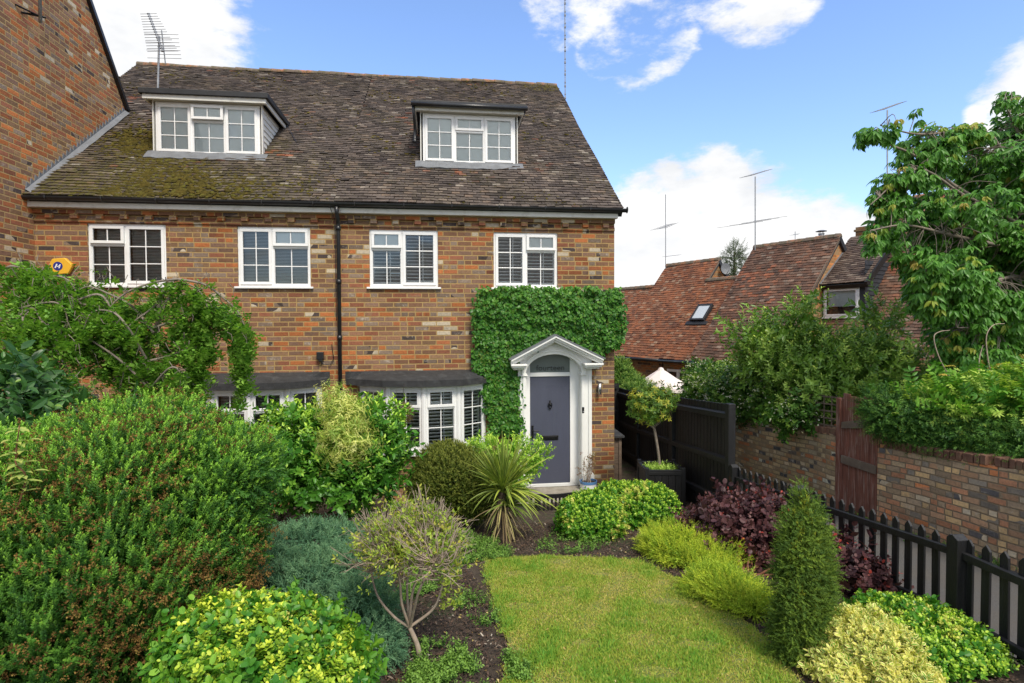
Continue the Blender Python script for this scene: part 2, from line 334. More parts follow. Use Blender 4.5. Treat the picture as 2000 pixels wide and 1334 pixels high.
M['skyglass']=simple('sky_toned_rooflight_glass',(.52,.57,.60),.06,.02,2,spec=1)  # pale base colour stands in for the sky reflected in the pane
def leafmat(name,cols,tip=None,rough=.42,transl=.28,spec=.45,vein=None,edge=None,noise=0):
    m=bpy.data.materials.new(name); m.use_nodes=True; t=NT(m.node_tree); b=m.node_tree.nodes['Principled BSDF']; o=m.node_tree.nodes['Material Output']
    KK=(1.30,1.30,1.0); cols=[tuple(min(.8,a*k) for a,k in zip(c_,KK)) for c_ in cols]; tip=tuple(min(.8,a*k) for a,k in zip(tip,KK)) if tip else None
    n=len(cols); c=t.ramp(t.attr('rnd'),[(i/(n-1) if n>1 else 0,c) for i,c in enumerate(cols)])
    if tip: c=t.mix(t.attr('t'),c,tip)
    if edge: c=t.mix(t.ramp(t.attr('e'),[(.45,0.),(.6,1.)]),c,edge)
    if noise:
        co=t.new('ShaderNodeTexCoord').outputs['Object']; c=t.mix(1,c,t.ramp(t.noise(co,noise,3,.6),[(.3,(.72,.78,.7)),(.7,(1.25,1.15,1.1))]),'MULTIPLY')
    t.put(b.inputs['Base Color'],c); b.inputs['Roughness'].default_value=rough; b.inputs['Specular IOR Level'].default_value=spec*.7; b.inputs['Roughness'].default_value=rough+.08
    tl=t.new('ShaderNodeBsdfTranslucent'); t.put(tl.inputs[0],t.mix(1,c,(1.25,1.35,.6),'MULTIPLY'))
    mx=t.new('ShaderNodeMixShader'); mx.inputs[0].default_value=transl; t.l.new(b.outputs[0],mx.inputs[1]); t.l.new(tl.outputs[0],mx.inputs[2]); t.l.new(mx.outputs[0],o.inputs[0]); return m
# ================================================================ foliage tools
def norm(a): return a/np.maximum(np.linalg.norm(a,axis=-1,keepdims=True),1e-9)
def leaf_tpl(L=1,Wd=.5,fold=.25,droop=.15,lod=1,blunt=.5,edge=False):
    """leaf along +Y, face +Z.  returns V,F,t,e (e = 1 on the rim)"""
    if lod==0:
        V=np.array([[0,0,0],[-Wd/2,.45*L,fold*Wd/2],[0,L,-droop*L],[Wd/2,.45*L,fold*Wd/2]],float); Fc=np.array([[0,2,1],[0,3,2]]); e=np.array([0,.5,.5,.5])
    else:
        k=.78+.16*blunt; w2=.30+.5*blunt
        V=np.array([[0,0,0],[-Wd*.42,.25*L,fold*Wd*.42],[0,.25*L,.0],[Wd*.42,.25*L,fold*Wd*.42],[-Wd/2,.52*L,fold*Wd/2-droop*L*.25],[0,.52*L,-droop*L*.25],[Wd/2,.52*L,fold*Wd/2-droop*L*.25],
          [-Wd/2*w2,k*L,fold*Wd/2*w2-droop*L*.6],[0,k*L,-droop*L*.62],[Wd/2*w2,k*L,fold*Wd/2*w2-droop*L*.6],[0,L,-droop*L]],float)
        Fc=np.array([[0,2,1],[0,3,2],[1,2,5],[1,5,4],[2,3,6],[2,6,5],[4,5,8],[4,8,7],[5,6,9],[5,9,8],[7,8,10],[8,9,10]]); e=np.array([.6,1,0,1,1,0,1,1,.2,1,1])
    t=np.clip(V[:,1]/L,0,1); return V,Fc,t,e
def frame(d,up,roll=0):
    """matrices (n,3,3) whose columns are x, y=d, z≈up"""
    d=norm(d); x=norm(np.cross(d,up)); z=np.cross(x,d)
    if not np.isscalar(roll) or roll:
        c,s=np.cos(roll)[:,None],np.sin(roll)[:,None]; x,z=x*c+z*s,z*c-x*s
    return np.stack([x,d,z],-1)
def inst(tpls,pick,pos,R,sc,rnd,tt=None,off=(0,0,0)):
    """merge instances: returns V,[F3],attrs"""
    Vs=[];Fs=[];r=[];t=[];e=[];b=0
    for k,tp in enumerate(tpls):
        V,Fc,tv,ev=tp[:4]; rr=tp[4] if len(tp)>4 else None
        ix=np.where(pick==k)[0]
        if not len(ix): continue
        s=sc[ix]; s=s[:,None,None] if s.ndim==1 else s[:,None,:]
        P=np.einsum('nij,nvj->nvi',R[ix],(V[None]*s))+pos[ix][:,None]
        n=len(ix);nv=len(V); Vs.append(P.reshape(-1,3)); Fs.append((Fc[None]+(np.arange(n)*nv)[:,None,None]+b).reshape(-1,Fc.shape[1])); b+=n*nv
        ra=np.repeat(rnd[ix],nv).reshape(n,nv)
        if rr is not None: ra=np.clip(ra+rr[None],0,1)
        r.append(ra.ravel()); t.append((np.tile(tv,n).reshape(n,nv)*(1 if tt is None else tt[ix][:,None])).ravel()); e.append(np.tile(ev,n))
    return np.concatenate(Vs),np.concatenate(Fs),dict(rnd=np.concatenate(r),t=np.concatenate(t),e=np.concatenate(e))
def foliage(name,parent,mat,parts,smooth=False,label=None):
    """parts = list of inst() results, merged to ONE mesh"""
    V=np.concatenate([p[0] for p in parts]); o=0; Fs=[]
    for p in parts: Fs.append(p[1]+o); o+=len(p[0])
    at={k:np.concatenate([p[2][k] for p in parts]) for k in ('rnd','t','e')}
    me=npmesh(name,V,[np.concatenate(Fs)],at,off=wl(parent) if parent else None,smooth=smooth)
    return link(name,me,parent,mat,label)
def rdir(n,up=0,axis=(0,0,1)):
    v=rng.normal(size=(n,3)); v=norm(v); return norm(v+np.array(axis)*up)
def shoot_tpl(L=.12,nl=16,leaf=(.022,.009),ang=50,pairs=True,tipup=.6,lod=0,curve=.1,tmin=0.0,start=.1,fold=.2,droop=.1,stem=.0012,blunt=.5,taper=.5,seed=0,edge=False):
    """a stem along +Y with leaves round it; t runs from stem foot to tip"""
    g=np.random.default_rng(seed); n=nl; s=np.linspace(start,1,n); y=s*L; az=(np.arange(n)//(2 if pairs else 1))*(math.pi/2 if pairs else 2.4)+(np.arange(n)%2*math.pi if pairs else 0)+g.uniform(-.35,.35,n)
    a=np.radians(ang)*(1-tipup*s**2)+g.uniform(-.15,.15,n)
    d=np.stack([np.sin(a)*np.cos(az),np.cos(a),np.sin(a)*np.sin(az)],-1); base=np.stack([np.zeros(n),y,curve*L*s**2],-1)
    R=frame(d,np.tile([0,1.,0],(n,1))+g.normal(size=(n,3))*.15)
    tp=leaf_tpl(leaf[0],leaf[1],fold,droop,lod,blunt); k=(1-taper*np.abs(s-.45)*1.2)*g.uniform(.85,1.15,n)
    V,Fc,at=inst([tp],np.zeros(n,int),base,R,k,g.uniform(-.12,.12,n))
    # keep signed per-leaf offsets
    off=np.repeat(g.uniform(-.16,.16,n),len(tp[0]))
    t=np.repeat(np.clip((s-tmin)/(1-tmin),0,1)**1.6,len(tp[0]))
    if stem:
        sv=np.array([[stem,0,0],[-stem,0,0],[-stem*.5,L*.9,curve*L],[stem*.5,L*.9,curve*L],[0,0,stem],[0,0,-stem],[0,L*.9,curve*L-stem*.5],[0,L*.9,curve*L+stem*.5]]); sf=np.array([[0,1,2],[0,2,3],[4,5,6],[4,6,7]])
        Fc=np.concatenate([Fc,sf+len(V)]); V=np.concatenate([V,sv]); off=np.concatenate([off,np.full(8,-.3)]); t=np.concatenate([t,np.zeros(8)]); ee=np.concatenate([at['e'],np.zeros(8)])
    else: ee=at['e']
    return V,Fc,t,ee,off
def cluster_tpl(n=9,L=.1,Wd=.042,spread=.9,droop=.5,lod=1,hang=.6,seed=0,fold=.25,ld=.3,blunt=.35,rad=.02):
    """a whorl of drooping leaves at a twig end; +Y is the twig's direction, -Z is down in place"""
    g=np.random.default_rng(seed); az=np.arange(n)*2.4+g.uniform(-.4,.4,n); a=g.uniform(.3,1,n)*spread
    d=np.stack([np.sin(a)*np.cos(az),np.cos(a)*.7,np.sin(a)*np.sin(az)*.6-hang],-1)
    R=frame(norm(d),np.tile([0,.4,1.],(n,1))+g.normal(size=(n,3))*.35); tp=leaf_tpl(L,Wd,fold,ld,lod,blunt)
    base=norm(d)*rad+np.stack([np.zeros(n),-g.uniform(0,.6,n)*L,np.zeros(n)],-1)
    V,Fc,at=inst([tp],np.zeros(n,int),base,R,g.uniform(.65,1.15,n),np.zeros(n)); off=np.repeat(g.uniform(-.2,.2,n),len(tp[0])); return V,Fc,at['t'],at['e'],off
class Lumps:
    """a crown or shrub body: the union of uneven ellipsoids given by photograph point, distance and radii"""
    def __init__(s,items,rough=.12,seed=1,world=False):
        s.c=[];s.r=[]
        for it in items:
            if world: s.c.append(it[0]); s.r.append(it[1])
            else:
                px,py,Y,rx,rz,ry=it; c=onY(px,py,Y); dep=(c-CAM)@_f; s.c.append(c); s.r.append((rx*dep/F,ry,rz*dep/F))
        s.c=np.array(s.c,float); s.r=np.array(s.r,float); g=np.random.default_rng(seed); s.k=g.normal(size=(5,3))*3.2; s.ph=g.uniform(0,6,5); s.rough=rough
    def bump(s,d,P):
        v=0
        for k,p in zip(s.k,s.ph): v=v+np.sin(P@k+p)
        return 1+s.rough*v/2.2
    def sample(s,n,shell=(.72,1.02),floor=True,front=None,low=None):
        area=(s.r[:,0]*s.r[:,1]*s.r[:,2])**(2/3); w=area/area.sum(); out=[];nn=[];dd=[]; got=0
        while got<n:
            k=rng.choice(len(s.c),size=n*2,p=w); d=rdir(n*2); rad=rng.uniform(*shell,size=n*2); P0=s.c[k]+d*s.r[k]; P=s.c[k]+d*s.r[k]*(rad*s.bump(d,P0))[:,None]; N=norm(d/s.r[k])
            # drop what is buried in another lump
            ok=np.ones(len(P),bool)
            for j in range(len(s.c)):
                q=np.linalg.norm((P-s.c[j])/s.r[j],axis=1); ok&=~((q<shell[0]*.92)&(k!=j))
            if floor: ok&=P[:,2]>G(P[:,1])+(low or .02)
            if front is not None: ok&=(N@np.array([-.1,-1,0]))>front-rng.uniform(0,.5,len(P))
            out.append(P[ok]);nn.append(N[ok]);dd.append(rad[ok]); got+=ok.sum()
        return np.concatenate(out)[:n],np.concatenate(nn)[:n],np.concatenate(dd)[:n]
def branches(mb,root,targets,r0,r1,k=3,wig=.12,seed=0,fork=.35):
    """tapered limbs from a root point to target points, forking from a shared stem"""
    g=np.random.default_rng(seed); root=np.array(root,float)
    for T in targets:
        T=np.array(T,float); n=7; L=np.linalg.norm(T-root); pts=[]
        b=g.normal(size=3)*wig*L; lift=np.array([0,0,.25*L*fork])
        for i in range(n+1):
            s=i/n; pts.append(root*(1-s)+T*s+(b+lift)*math.sin(math.pi*s)*(1-s*.3)+g.normal(size=3)*.012*L*(0<i<n))
        mb.tube(pts,[r0*(1-s)+r1*s for s in np.linspace(0,1,n+1)],6,cap=False)
class Columns:
    """upright pointed plumes standing together: (x, y, radius, foot, top)"""
    def __init__(s,it): s.it=np.array(it,float); s.c=s.it[:,[0,1,3]].copy(); s.c[:,2]=(s.it[:,3]+s.it[:,4])/2
    def sample(s,n,shell=(.72,1.02),front=None,low=None,floor=True):
        w=s.it[:,2]*(s.it[:,4]-s.it[:,3]); k=rng.choice(len(s.it),size=n,p=w/w.sum()); t=rng.uniform(0,1,n); a=rng.uniform(0,6.283,n); q_=rng.uniform(*shell,size=n)
        r=s.it[k,2]*np.clip(1-t**2.6,0,1)**.7*(.72+.28*np.minimum(t*5,1))*q_*(1+.13*np.sin(t*21+k))
        P=np.stack([s.it[k,0]+r*np.cos(a),s.it[k,1]+r*np.sin(a),s.it[k,3]+t*(s.it[k,4]-s.it[k,3])],-1); N=norm(np.stack([np.cos(a),np.sin(a),.15+t*.8],-1)); return P,N,q_
def shrub(name,label,cat,lumps,shoots,mat,n,dirup=.6,dirout=1.,jit=.45,sc=(.75,1.2),shell=(.7,1.02),base=None,stemmat=None,nst=4,group=None,rndlow=None,front=None,extra=None,hang=False,trim=None,r0=.018,fname='foliage',tt=None,low=None,clump=0,fill=.35):
    c=lumps.c.mean(0); b=np.array(base) if base is not None else np.array([c[0],c[1],float(G(c[1]))])
    if nst==0: b=np.array([c[0],c[1],float(G(c[1]))])
    root=thing(name,label,cat,b,group)
    P,N,rad=lumps.sample(n,shell,front=front,low=low)
    if clump: # gather shoots in tufts so that gaps open between them
        K=norm(rng.normal(size=(3,3))); v=sum(np.sin(P@(k*clump)+i*2) for i,k in enumerate(rng.normal(size=(4,3)))); keep=rng.uniform(0,1,len(P))<1/(1+np.exp(-(v*2.2+1.6))); P,N,rad=P[keep],N[keep],rad[keep]
    if trim is not None: k=trim(P); P,N,rad=P[k],N[k],rad[k]
    m=len(P); D=norm(N*dirout+np.array([0,0,dirup])+rng.normal(size=(m,3))*jit)
    R=frame(D,np.tile([0,0,1.],(m,1))+rng.normal(size=(m,3))*.2,rng.uniform(0,6.28,m) if not hang else rng.normal(size=m)*.4)
    lo=rng.uniform(0,1,m)
    s=rng.uniform(*sc,size=m)
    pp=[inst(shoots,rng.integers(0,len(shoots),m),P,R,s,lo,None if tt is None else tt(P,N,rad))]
    if fill:
        F_,FN,fr=lumps.sample(int(n*fill),(shell[0]-.22,shell[0]+.05),front=front,low=low); k=len(F_); FD=norm(FN+rng.normal(size=(k,3))*.8); pp.append(inst(shoots,rng.integers(0,len(shoots),k),F_,frame(FD,rng.normal(size=(k,3))),rng.uniform(1.2,1.9,k),rng.uniform(0,.6,k),np.zeros(k)))
    o=foliage(fname,root,mat,pp)
    mb=MB(); sub=P[rng.choice(m,min(nst,m),replace=False)]; sub=b+(sub-b)*.62
    branches(mb,b-np.array([0,0,.05]),sub,r0,.004,seed=n%97,fork=0,wig=.05)
    if nst: mb.build('stem',stemmat or M['bark'],root,uv=False,smooth=True)
    return root,(P,N,rad)
# ================================================================ ground
def poly_on_ground(px,dz,name,mat,kind='structure',sub=6):
    P=[onG(*p) for p in px]; me=bpy.data.meshes.new(name); import bmesh
    bm=bmesh.new(); vs=[bm.verts.new((p[0],p[1],float(G(p[1]))+dz)) for p in P]; bm.faces.new(vs); bm.normal_update(); bm.to_mesh(me); bm.free()
    o=link(name,me,None,mat); tag(o,kind=kind); return o,np.array(P)
def inpoly(x,y,P):
    c=np.zeros(len(x),bool); j=len(P)-1
    for i in range(len(P)):
        a=((P[i][1]>y)!=(P[j][1]>y))&(x<(P[j][0]-P[i][0])*(y-P[i][1])/(P[j][1]-P[i][1]+1e-12)+P[i][0]); c^=a; j=i
    return c
m,t,b=newmat('garden_earth'); co=t.new('ShaderNodeTexCoord').outputs['Object']
c=t.ramp(t.noise(co,9,8,.7),[(.3,(.030,.021,.015)),(.55,(.07,.05,.034)),(.8,(.12,.09,.06))]); c=t.mix(t.ramp(t.noise(co,2.2,5,.6),[(.55,0.),(.62,.7)]),c,(.035,.06,.014))
t.put(b.inputs['Base Color'],c); b.inputs['Roughness'].default_value=.95; t.put(b.inputs['Normal'],t.bump(t.noise(co,45,6,.7),.9,.03)); M['earth']=m
m,t,b=newmat('lawn_turf'); co=t.new('ShaderNodeTexCoord').outputs['Object']
c=t.ramp(t.noise(co,3.5,6,.7),[(.3,(.11,.17,.03)),(.5,(.17,.22,.045)),(.72,(.25,.24,.08))]); c=t.mix(t.ramp(t.noise(co,60,3,.6),[(.45,0.),(.7,.6)]),c,(.05,.06,.02))
t.put(b.inputs['Base Color'],c); b.inputs['Roughness'].default_value=.95; t.put(b.inputs['Normal'],t.bump(t.noise(co,90,4,.7),.8,.02)); M['turf']=m
m,t,b=newmat('concrete_paving'); co=t.new('ShaderNodeTexCoord').outputs['Object']
c=t.ramp(t.noise(co,7,8,.7),[(.3,(.21,.185,.15)),(.6,(.33,.30,.25)),(.8,(.40,.37,.31))]); c=t.mix(t.ramp(t.noise(co,70,2,.5),[(.62,0.),(.68,.7)]),c,(.09,.08,.06))
t.put(b.inputs['Base Color'],c); b.inputs['Roughness'].default_value=.9; t.put(b.inputs['Normal'],t.bump(t.noise(co,80,4,.7),.4,.01)); M['concrete']=m
m,t,b=newmat('tarmac_lane'); co=t.new('ShaderNodeTexCoord').outputs['Object']
c=t.ramp(t.noise(co,120,4,.8),[(.3,(.045,.043,.042)),(.6,(.105,.10,.095)),(.8,(.17,.16,.15))]); c=t.mix(t.ramp(t.noise(co,2,5,.6),[(.45,0.),(.75,.6)]),c,(.10,.085,.065))
t.put(b.inputs['Base Color'],c); b.inputs['Roughness'].default_value=.9; t.put(b.inputs['Normal'],t.bump(t.noise(co,140,3,.7),.5,.01)); M['tarmac']=m
# the ground: one sheet, falling gently from the camera towards the houses and level beyond
xs=np.concatenate([[-400,-100,-40,-20],np.linspace(-12,14,53),[20,40,100,400]]); ys=np.concatenate([[-400,-100,-30,-10,-4],np.linspace(-2,12,57),[20,40,100,400]])
X,Y=np.meshgrid(xs,ys); Z=np.where(Y>-4,G(Y),G(-4.)); nx,ny=len(xs),len(ys)
i=np.arange(nx-1); j=np.arange(ny-1); I,J=np.meshgrid(i,j); q=(J*nx+I).ravel(); fc=np.stack([q,q+1,q+nx+1,q+nx],-1)
tag(link('ground',npmesh('ground',np.stack([X.ravel(),Y.ravel(),Z.ravel()-.012*np.ones(X.size)],-1),[fc]),None,M['earth']),kind='structure')
LAWN=[(948,1092),(1060,1088),(1170,1091),(1250,1096),(1330,1137),(1400,1178),(1470,1225),(1520,1270),(1560,1334),(1630,1500),(700,1500),(905,1420),(985,1330),(1000,1285),(985,1230),(962,1170),(950,1120)]
_,LP=poly_on_ground(LAWN,.012,'lawn',M['turf'])
tag(_,kind='structure')
# paving in front of the door, one sheet with a stepped slab on it
mb=MB(lambda u,v,w:(u,v,w))
mb.box(.2,4.15,8.62,10.47,-.05,.03); mb.build('paving',M['concrete'],None,bevel=.01)['kind']='structure'
mb=MB(lambda u,v,w:(u,v,w)); 
for a,bb in ((4.28,5.0),(5.0,6.08)):
    n=24; 
V=[];Fq=[]
for k,y in enumerate(np.linspace(-3,16,40)):
    V+=[(4.3,y,float(G(y))+.004),(6.12,y,float(G(y))+.004)]
Fq=np.array([[2*k,2*k+1,2*k+3,2*k+2] for k in range(39)]); tag(link('lane',npmesh('lane',V,[Fq]),None,M['tarmac']),kind='structure')
# blades of grass
def grass():
    n=110000; lo=LP.min(0); hi=LP.max(0); x=rng.uniform(lo[0],hi[0],n*2); y=rng.uniform(max(lo[1],3.2),hi[1],n*2); k=inpoly(x+rng.normal(size=n*2)*.035+.03*np.sin(y*17)*np.sin(y*5),y+rng.normal(size=n*2)*.035,LP); x,y=x[k][:n],y[k][:n]; n=len(x)
    patch=sum(np.sin(x*a+y*b_+c_) for a,b_,c_ in ((2.1,1.3,0),(-1.9,2.4,1),(5.3,3.1,2),(-4.1,6.3,3),(9.7,-5.1,4),(7.9,11.3,5),(-13.1,8.3,1)))*.55+rng.normal(size=n)*.8; tuft=np.maximum(0,np.sin(x*6.1+y*2.3)+np.sin(y*8.7-x*4.9)+np.sin(x*17-y*3)-1.5); bare=np.sin(x*4.3-y*7.1+.5)+np.sin(x*9.1+y*5.7)+np.sin(y*15+x*2)<-1.75; h=np.clip(.020+.007*patch+rng.exponential(.006,n)+tuft*.018,.010,.085)*np.where(bare,.45,1); patch=patch+tuft*1.2-bare*1.5
    P=np.stack([x,y,G(y)+.010],-1); D=rdir(n,1.1); R=frame(D,rng.normal(size=(n,3))); 
    V=np.array([[-.0036,0,0],[.0036,0,0],[.0026,.55,.02],[0,1,.10],[-.0026,.55,.02]]); V[:,1:]*=1
    tp=(V,np.array([[0,1,2],[0,2,4],[4,2,3]]),np.array([0,0,.5,1,.5]),np.zeros(5))
    sc=np.stack([np.ones(n)*rng.uniform(.6,1.3,n),h,h],-1); r=np.clip(.45+.13*patch+rng.normal(size=n)*.2,0,1)
    o=foliage('grass',None,leafmat('grass_blade',[(.46,.36,.17),(.35,.34,.09),(.26,.33,.06),(.18,.30,.05),(.11,.26,.045)],tip=None,rough=.5,transl=.3,spec=.3),[inst([tp],np.zeros(n,int),P,R,sc,r)]); tag(o,'short mown lawn grass with yellowed patches','grass',kind='stuff')
grass()
# bark chippings on the beds
def bark():
    A=np.array([onG(*p) for p in [(905,1100),(950,1092),(1250,1096),(1340,1075),(1340,1010),(1040,1022),(900,1040),(880,1120),(840,1200),(860,1290),(930,1360),(985,1330),(1000,1285),(960,1170)]])[:, :2]
    B_=np.array([onG(*p) for p in [(1250,1096),(1300,1010),(1440,1000),(1560,1040),(1870,1240),(1990,1330),(2100,1500),(1600,1500),(1520,1270),(1400,1178)]])[:,:2]; C_=np.array([onG(*p) for p in [(560,1100),(900,1090),(880,1300),(940,1500),(520,1500)]])[:,:2]
    n=34000; AA=np.concatenate([A,B_,C_]); lo=AA.min(0);hi=AA.max(0); x=rng.uniform(lo[0],hi[0],n*4); y=rng.uniform(lo[1],hi[1],n*4); k=(inpoly(x,y,A)|inpoly(x,y,B_)|inpoly(x,y,C_))&~inpoly(x,y,LP); x,y=x[k][:n],y[k][:n]; n=len(x)
    V=np.array([[-1,-.4,0],[.8,-.5,.1],[1,.3,0],[-.7,.5,.1],[-.8,-.3,.35],[.7,-.3,.4],[.8,.25,.3],[-.6,.4,.4]])*.5; Fc=np.array([[4,5,6],[4,6,7],[0,1,5],[0,5,4],[1,2,6],[1,6,5],[2,3,7],[2,7,6],[3,0,4],[3,4,7]])
    a=rng.uniform(0,6.28,n); D=np.stack([np.cos(a),np.sin(a),rng.normal(size=n)*.25],-1); R=frame(D,np.tile([0,0,1.],(n,1))+rng.normal(size=(n,3))*.35); L=rng.uniform(.012,.038,n); sc=np.stack([L*rng.uniform(.5,1.3,n),L*rng.uniform(.6,1.1,n),L*rng.uniform(.3,.7,n)],-1)
    P=np.stack([x,y,G(y)+rng.uniform(0,.02,n)],-1); 
    m,t,b=newmat('bark_chip'); t.put(b.inputs['Base Color'],t.ramp(t.attr('rnd'),[(0,(.018,.011,.008)),(.5,(.05,.028,.018)),(.85,(.10,.058,.035)),(.97,(.18,.12,.08)),(1,(.42,.37,.30))])); b.inputs['Roughness'].default_value=.75
    o=foliage('bark_mulch',None,m,[inst([(V,Fc,np.zeros(8),np.zeros(8))],np.zeros(n,int),P,R,sc,rng.uniform(0,1,n))]); tag(o,'dark brown bark chippings spread over the flower bed round the lawn','mulch',kind='stuff')
bark()
# ================================================================ houses
def q(px,py,Y): p=onY(px,py,Y); return float(p[0]),float(p[2])
YF=10.5
def tiles(P0,U,Sl,N,width,length,keep=None,gauge=.104,tw=.158,moss=None,wav=.012,seed=0,lift=.021):
    """courses of plain tiles; P0 = eaves corner; returns arrays"""
    g=np.random.default_rng(seed); P0,U,Sl,N=[np.array(a,float) for a in (P0,U,Sl,N)]
    nu=int(math.ceil(width/tw))+1; ns=int(length/gauge)
    I,J=np.meshgrid(np.arange(nu),np.arange(ns)); I=I.ravel();J=J.ravel()
    u0=(I-.5*(J%2))*tw+g.normal(size=len(I))*.003; u1=u0+tw-.004-g.uniform(0,.004,len(I)); u0=np.clip(u0,0,width); u1=np.clip(u1,0,width); s0=J*gauge+g.normal(size=len(I))*.005
    ok=(u1-u0)>.02
    if keep is not None: 
        mid=P0+U*((u0+u1)/2)[:,None]+Sl*(s0+gauge/2)[:,None]; ok&=keep(mid)
    u0,u1,s0=u0[ok],u1[ok],s0[ok]; n=len(u0)
    th=.020; w0=lift+th+g.uniform(0,.005,n)+(g.uniform(0,1,n)<.05)*.010; skew=g.normal(size=n)*.0025; w1=w0-lift-.004
    s1=s0+gauge*1.55; tl=g.normal(size=n)*.004
    def pt(u,s,w): return P0+U*u[:,None]+Sl*s[:,None]+N*(w+wav*(np.sin(u*1.7+s*.9+seed)+np.sin(u*.6-s*1.6+2)))[:,None]
    V=np.stack([pt(u0,s0+tl,w0-skew),pt(u1,s0-tl,w0+skew),pt(u1,s1,w1),pt(u0,s1,w1),pt(u0,s0+tl,w0-skew-th),pt(u1,s0-tl,w0+skew-th),pt(u1,s1,w1-th),pt(u0,s1,w1-th)],1)
    Fc=np.array([[0,1,2,3],[4,5,1,0],[5,6,2,1],[7,4,0,3]]); Fa=(Fc[None]+(np.arange(n)*8)[:,None,None]).reshape(-1,4)
    r=np.repeat(g.uniform(0,1,n),8); r2=np.repeat(g.uniform(0,1,n),8); Vf=V.reshape(-1,3); ms=moss(Vf) if moss else np.zeros(len(Vf))
    return Vf,Fa,dict(rnd=r,rnd2=r2,moss=ms)
def tileobj(name,parent,mat,parts):
    V=np.concatenate([p[0] for p in parts]); o=0;Fs=[]
    for p in parts: Fs.append(p[1]+o); o+=len(p[0])
    return link(name,npmesh(name,V,[np.concatenate(Fs)],{k:np.concatenate([p[2][k] for p in parts]) for k in parts[0][2]},off=wl(parent)),parent,mat)
def slats(mb,u0,u1,v0,v1,pitch,dep,th,w,ang=12):
    v=v0+pitch/2; c,s=math.cos(math.radians(ang))*dep/2,math.sin(math.radians(ang))*dep/2
    while v<v1-pitch*.3:
        p=[mb.T(a,v+dv,w+dw) for a in (u0,u1) for dv,dw in ((s-th/2,c),(s+th/2,c),(-s+th/2,-c),(-s-th/2,-c))]
        mb.add(p,[(0,1,2,3),(7,6,5,4),(0,4,5,1),(1,5,6,2),(2,6,7,3),(3,7,4,0)]); v+=pitch
def window(parent,T,u0,u1,v0,v1,cols,blind='venetian',sill=True,fw=.045,w=-.02,bars=True,name='window',label=None,topblind=None,openw=.0):
    f=MB(T); pn=MB(T); bl=MB(T); rb=MB(T)
    D=.06
    f.box(u0,u1,v0,v0+fw,w-D,w); f.box(u0,u1,v1-fw,v1,w-D,w); f.box(u0,u0+fw,v0+fw,v1-fw,w-D,w-.001); f.box(u1-fw,u1,v0+fw,v1-fw,w-D,w-.001)
    a=u0+fw; tot=u1-u0-2*fw; m=.022
    for k,(fr,kind,*rest) in enumerate(cols):
        b=a+fr*tot
        if k: f.box(a-m,a+m,v0+fw,v1-fw,w-D,w-.002)
        lights=[(a+(m if k else 0),b-(m if k<len(cols)-1 else 0))]*1
        aa,bb=lights[0]; z0,z1=v0+fw,v1-fw
        cells=[]
        if kind=='tall': cells=[(z0,z1,2,3,True,False)]
        elif kind=='split': zt=z1-(z1-z0)*.315; f.box(aa,bb,zt-.02,zt+.02,w-D,w-.003); cells=[(z0,zt-.02,2,2,False,False),(zt+.02,z1,2,1,True,True)]
        elif kind=='plain': cells=[(z0,z1,1,1,True,False)]
        for (c,d,nx,nz,sash,top) in cells:
            sf=.042 if sash else .012; wo=w+(.018 if sash else -.012)+(openw if top else 0)
            f.box(aa-.008*sash,bb+.008*sash,c-.006*sash,c+sf,wo-.045,wo); f.box(aa-.008*sash,bb+.008*sash,d-sf,d+.006*sash,wo-.045,wo); f.box(aa-.008*sash,aa+sf,c+sf,d-sf,wo-.045,wo-.001); f.box(bb-sf,bb+.008*sash,c+sf,d-sf,wo-.045,wo-.001)
            g0,g1,h0,h1=aa+sf,bb-sf,c+sf,d-sf; pw=wo-.026
            pn.add([T(g0,h0,pw),T(g1,h0,pw),T(g1,h1,pw),T(g0,h1,pw)],[(0,1,2,3)])
            if bars:
                for i in range(1,nx): x=g0+(g1-g0)*i/nx; f.box(x-.009,x+.009,h0,h1,pw-.004,pw+.007)
                for i in range(1,nz): z=h0+(h1-h0)*i/nz; f.box(g0,g1,z-.009,z+.009,pw-.005,pw+.006)
            kd=topblind if (top and topblind) else blind
            if kd=='venetian': slats(bl,g0-.01,g1+.01,h0-.02,h1+.02,.026,.022,.0030,w-.10,32)
            elif kd=='shutter':
                W2=w-.10; slats(bl,g0-.01,g1+.01,h0,h1,.062,.058,.011 if T is TFAC else .02,W2,14 if T is TFAC else 30)
                if g1-g0>.2: x=g0+(g1-g0)*.5; bl.box(x+.05,x+.066,h0,h1,W2+.022,W2+.034)
                bl.box(g0-.03,g0+.012,h0-.02,h1+.02,W2-.015,W2+.015); bl.box(g1-.012,g1+.03,h0-.02,h1+.02,W2-.015,W2+.015); bl.box(g0,g1,h0-.02,h0+.03,W2-.014,W2+.014)
            elif kd=='roller': rb.box(g0-.012,g1+.012,h0-.01,h1+.012,pw-.03,pw-.026)
            elif kd=='halfroller': rb.box(g0-.02,g1+.02,h0+(h1-h0)*.33,h1+.02,w-.13,w-.125)
        a=b
    o=f.build(name,M['upvc'],parent,bevel=.004,uv=False,label=label)
    pn.build('pane',M['glass'],o,uv=False,recalc=False)
    if bl.f: bl.build('blind',M['shutter' if blind=='shutter' else 'blind'],o,uv=False)
    if rb.f: rb.build('blind',M['rollblind'],o,uv=False)
    if sill:
        s=MB(T); s.box(u0-.05,u1+.05,v0-.035,v0-.001,-.06,.055); s.build('sill',M['upvc'],o,bevel=.005,uv=False)
    return o
TFAC=TF((0,YF,0),(1,0,0),(0,-1,0))
RT=.7954; RA=math.atan(RT); SLP=np.array([0,math.cos(RA),math.sin(RA)]); RN=np.array([0,-math.sin(RA),math.cos(RA)])
EY,EZ=10.26,5.294-.04*RT; RIDY=16.33; RLEN=(RIDY-EY)/math.cos(RA)
D1=(-5.42,-3.45,11.70,6.44,7.46); D2=(-.35,1.60,11.65,6.41,7.44)
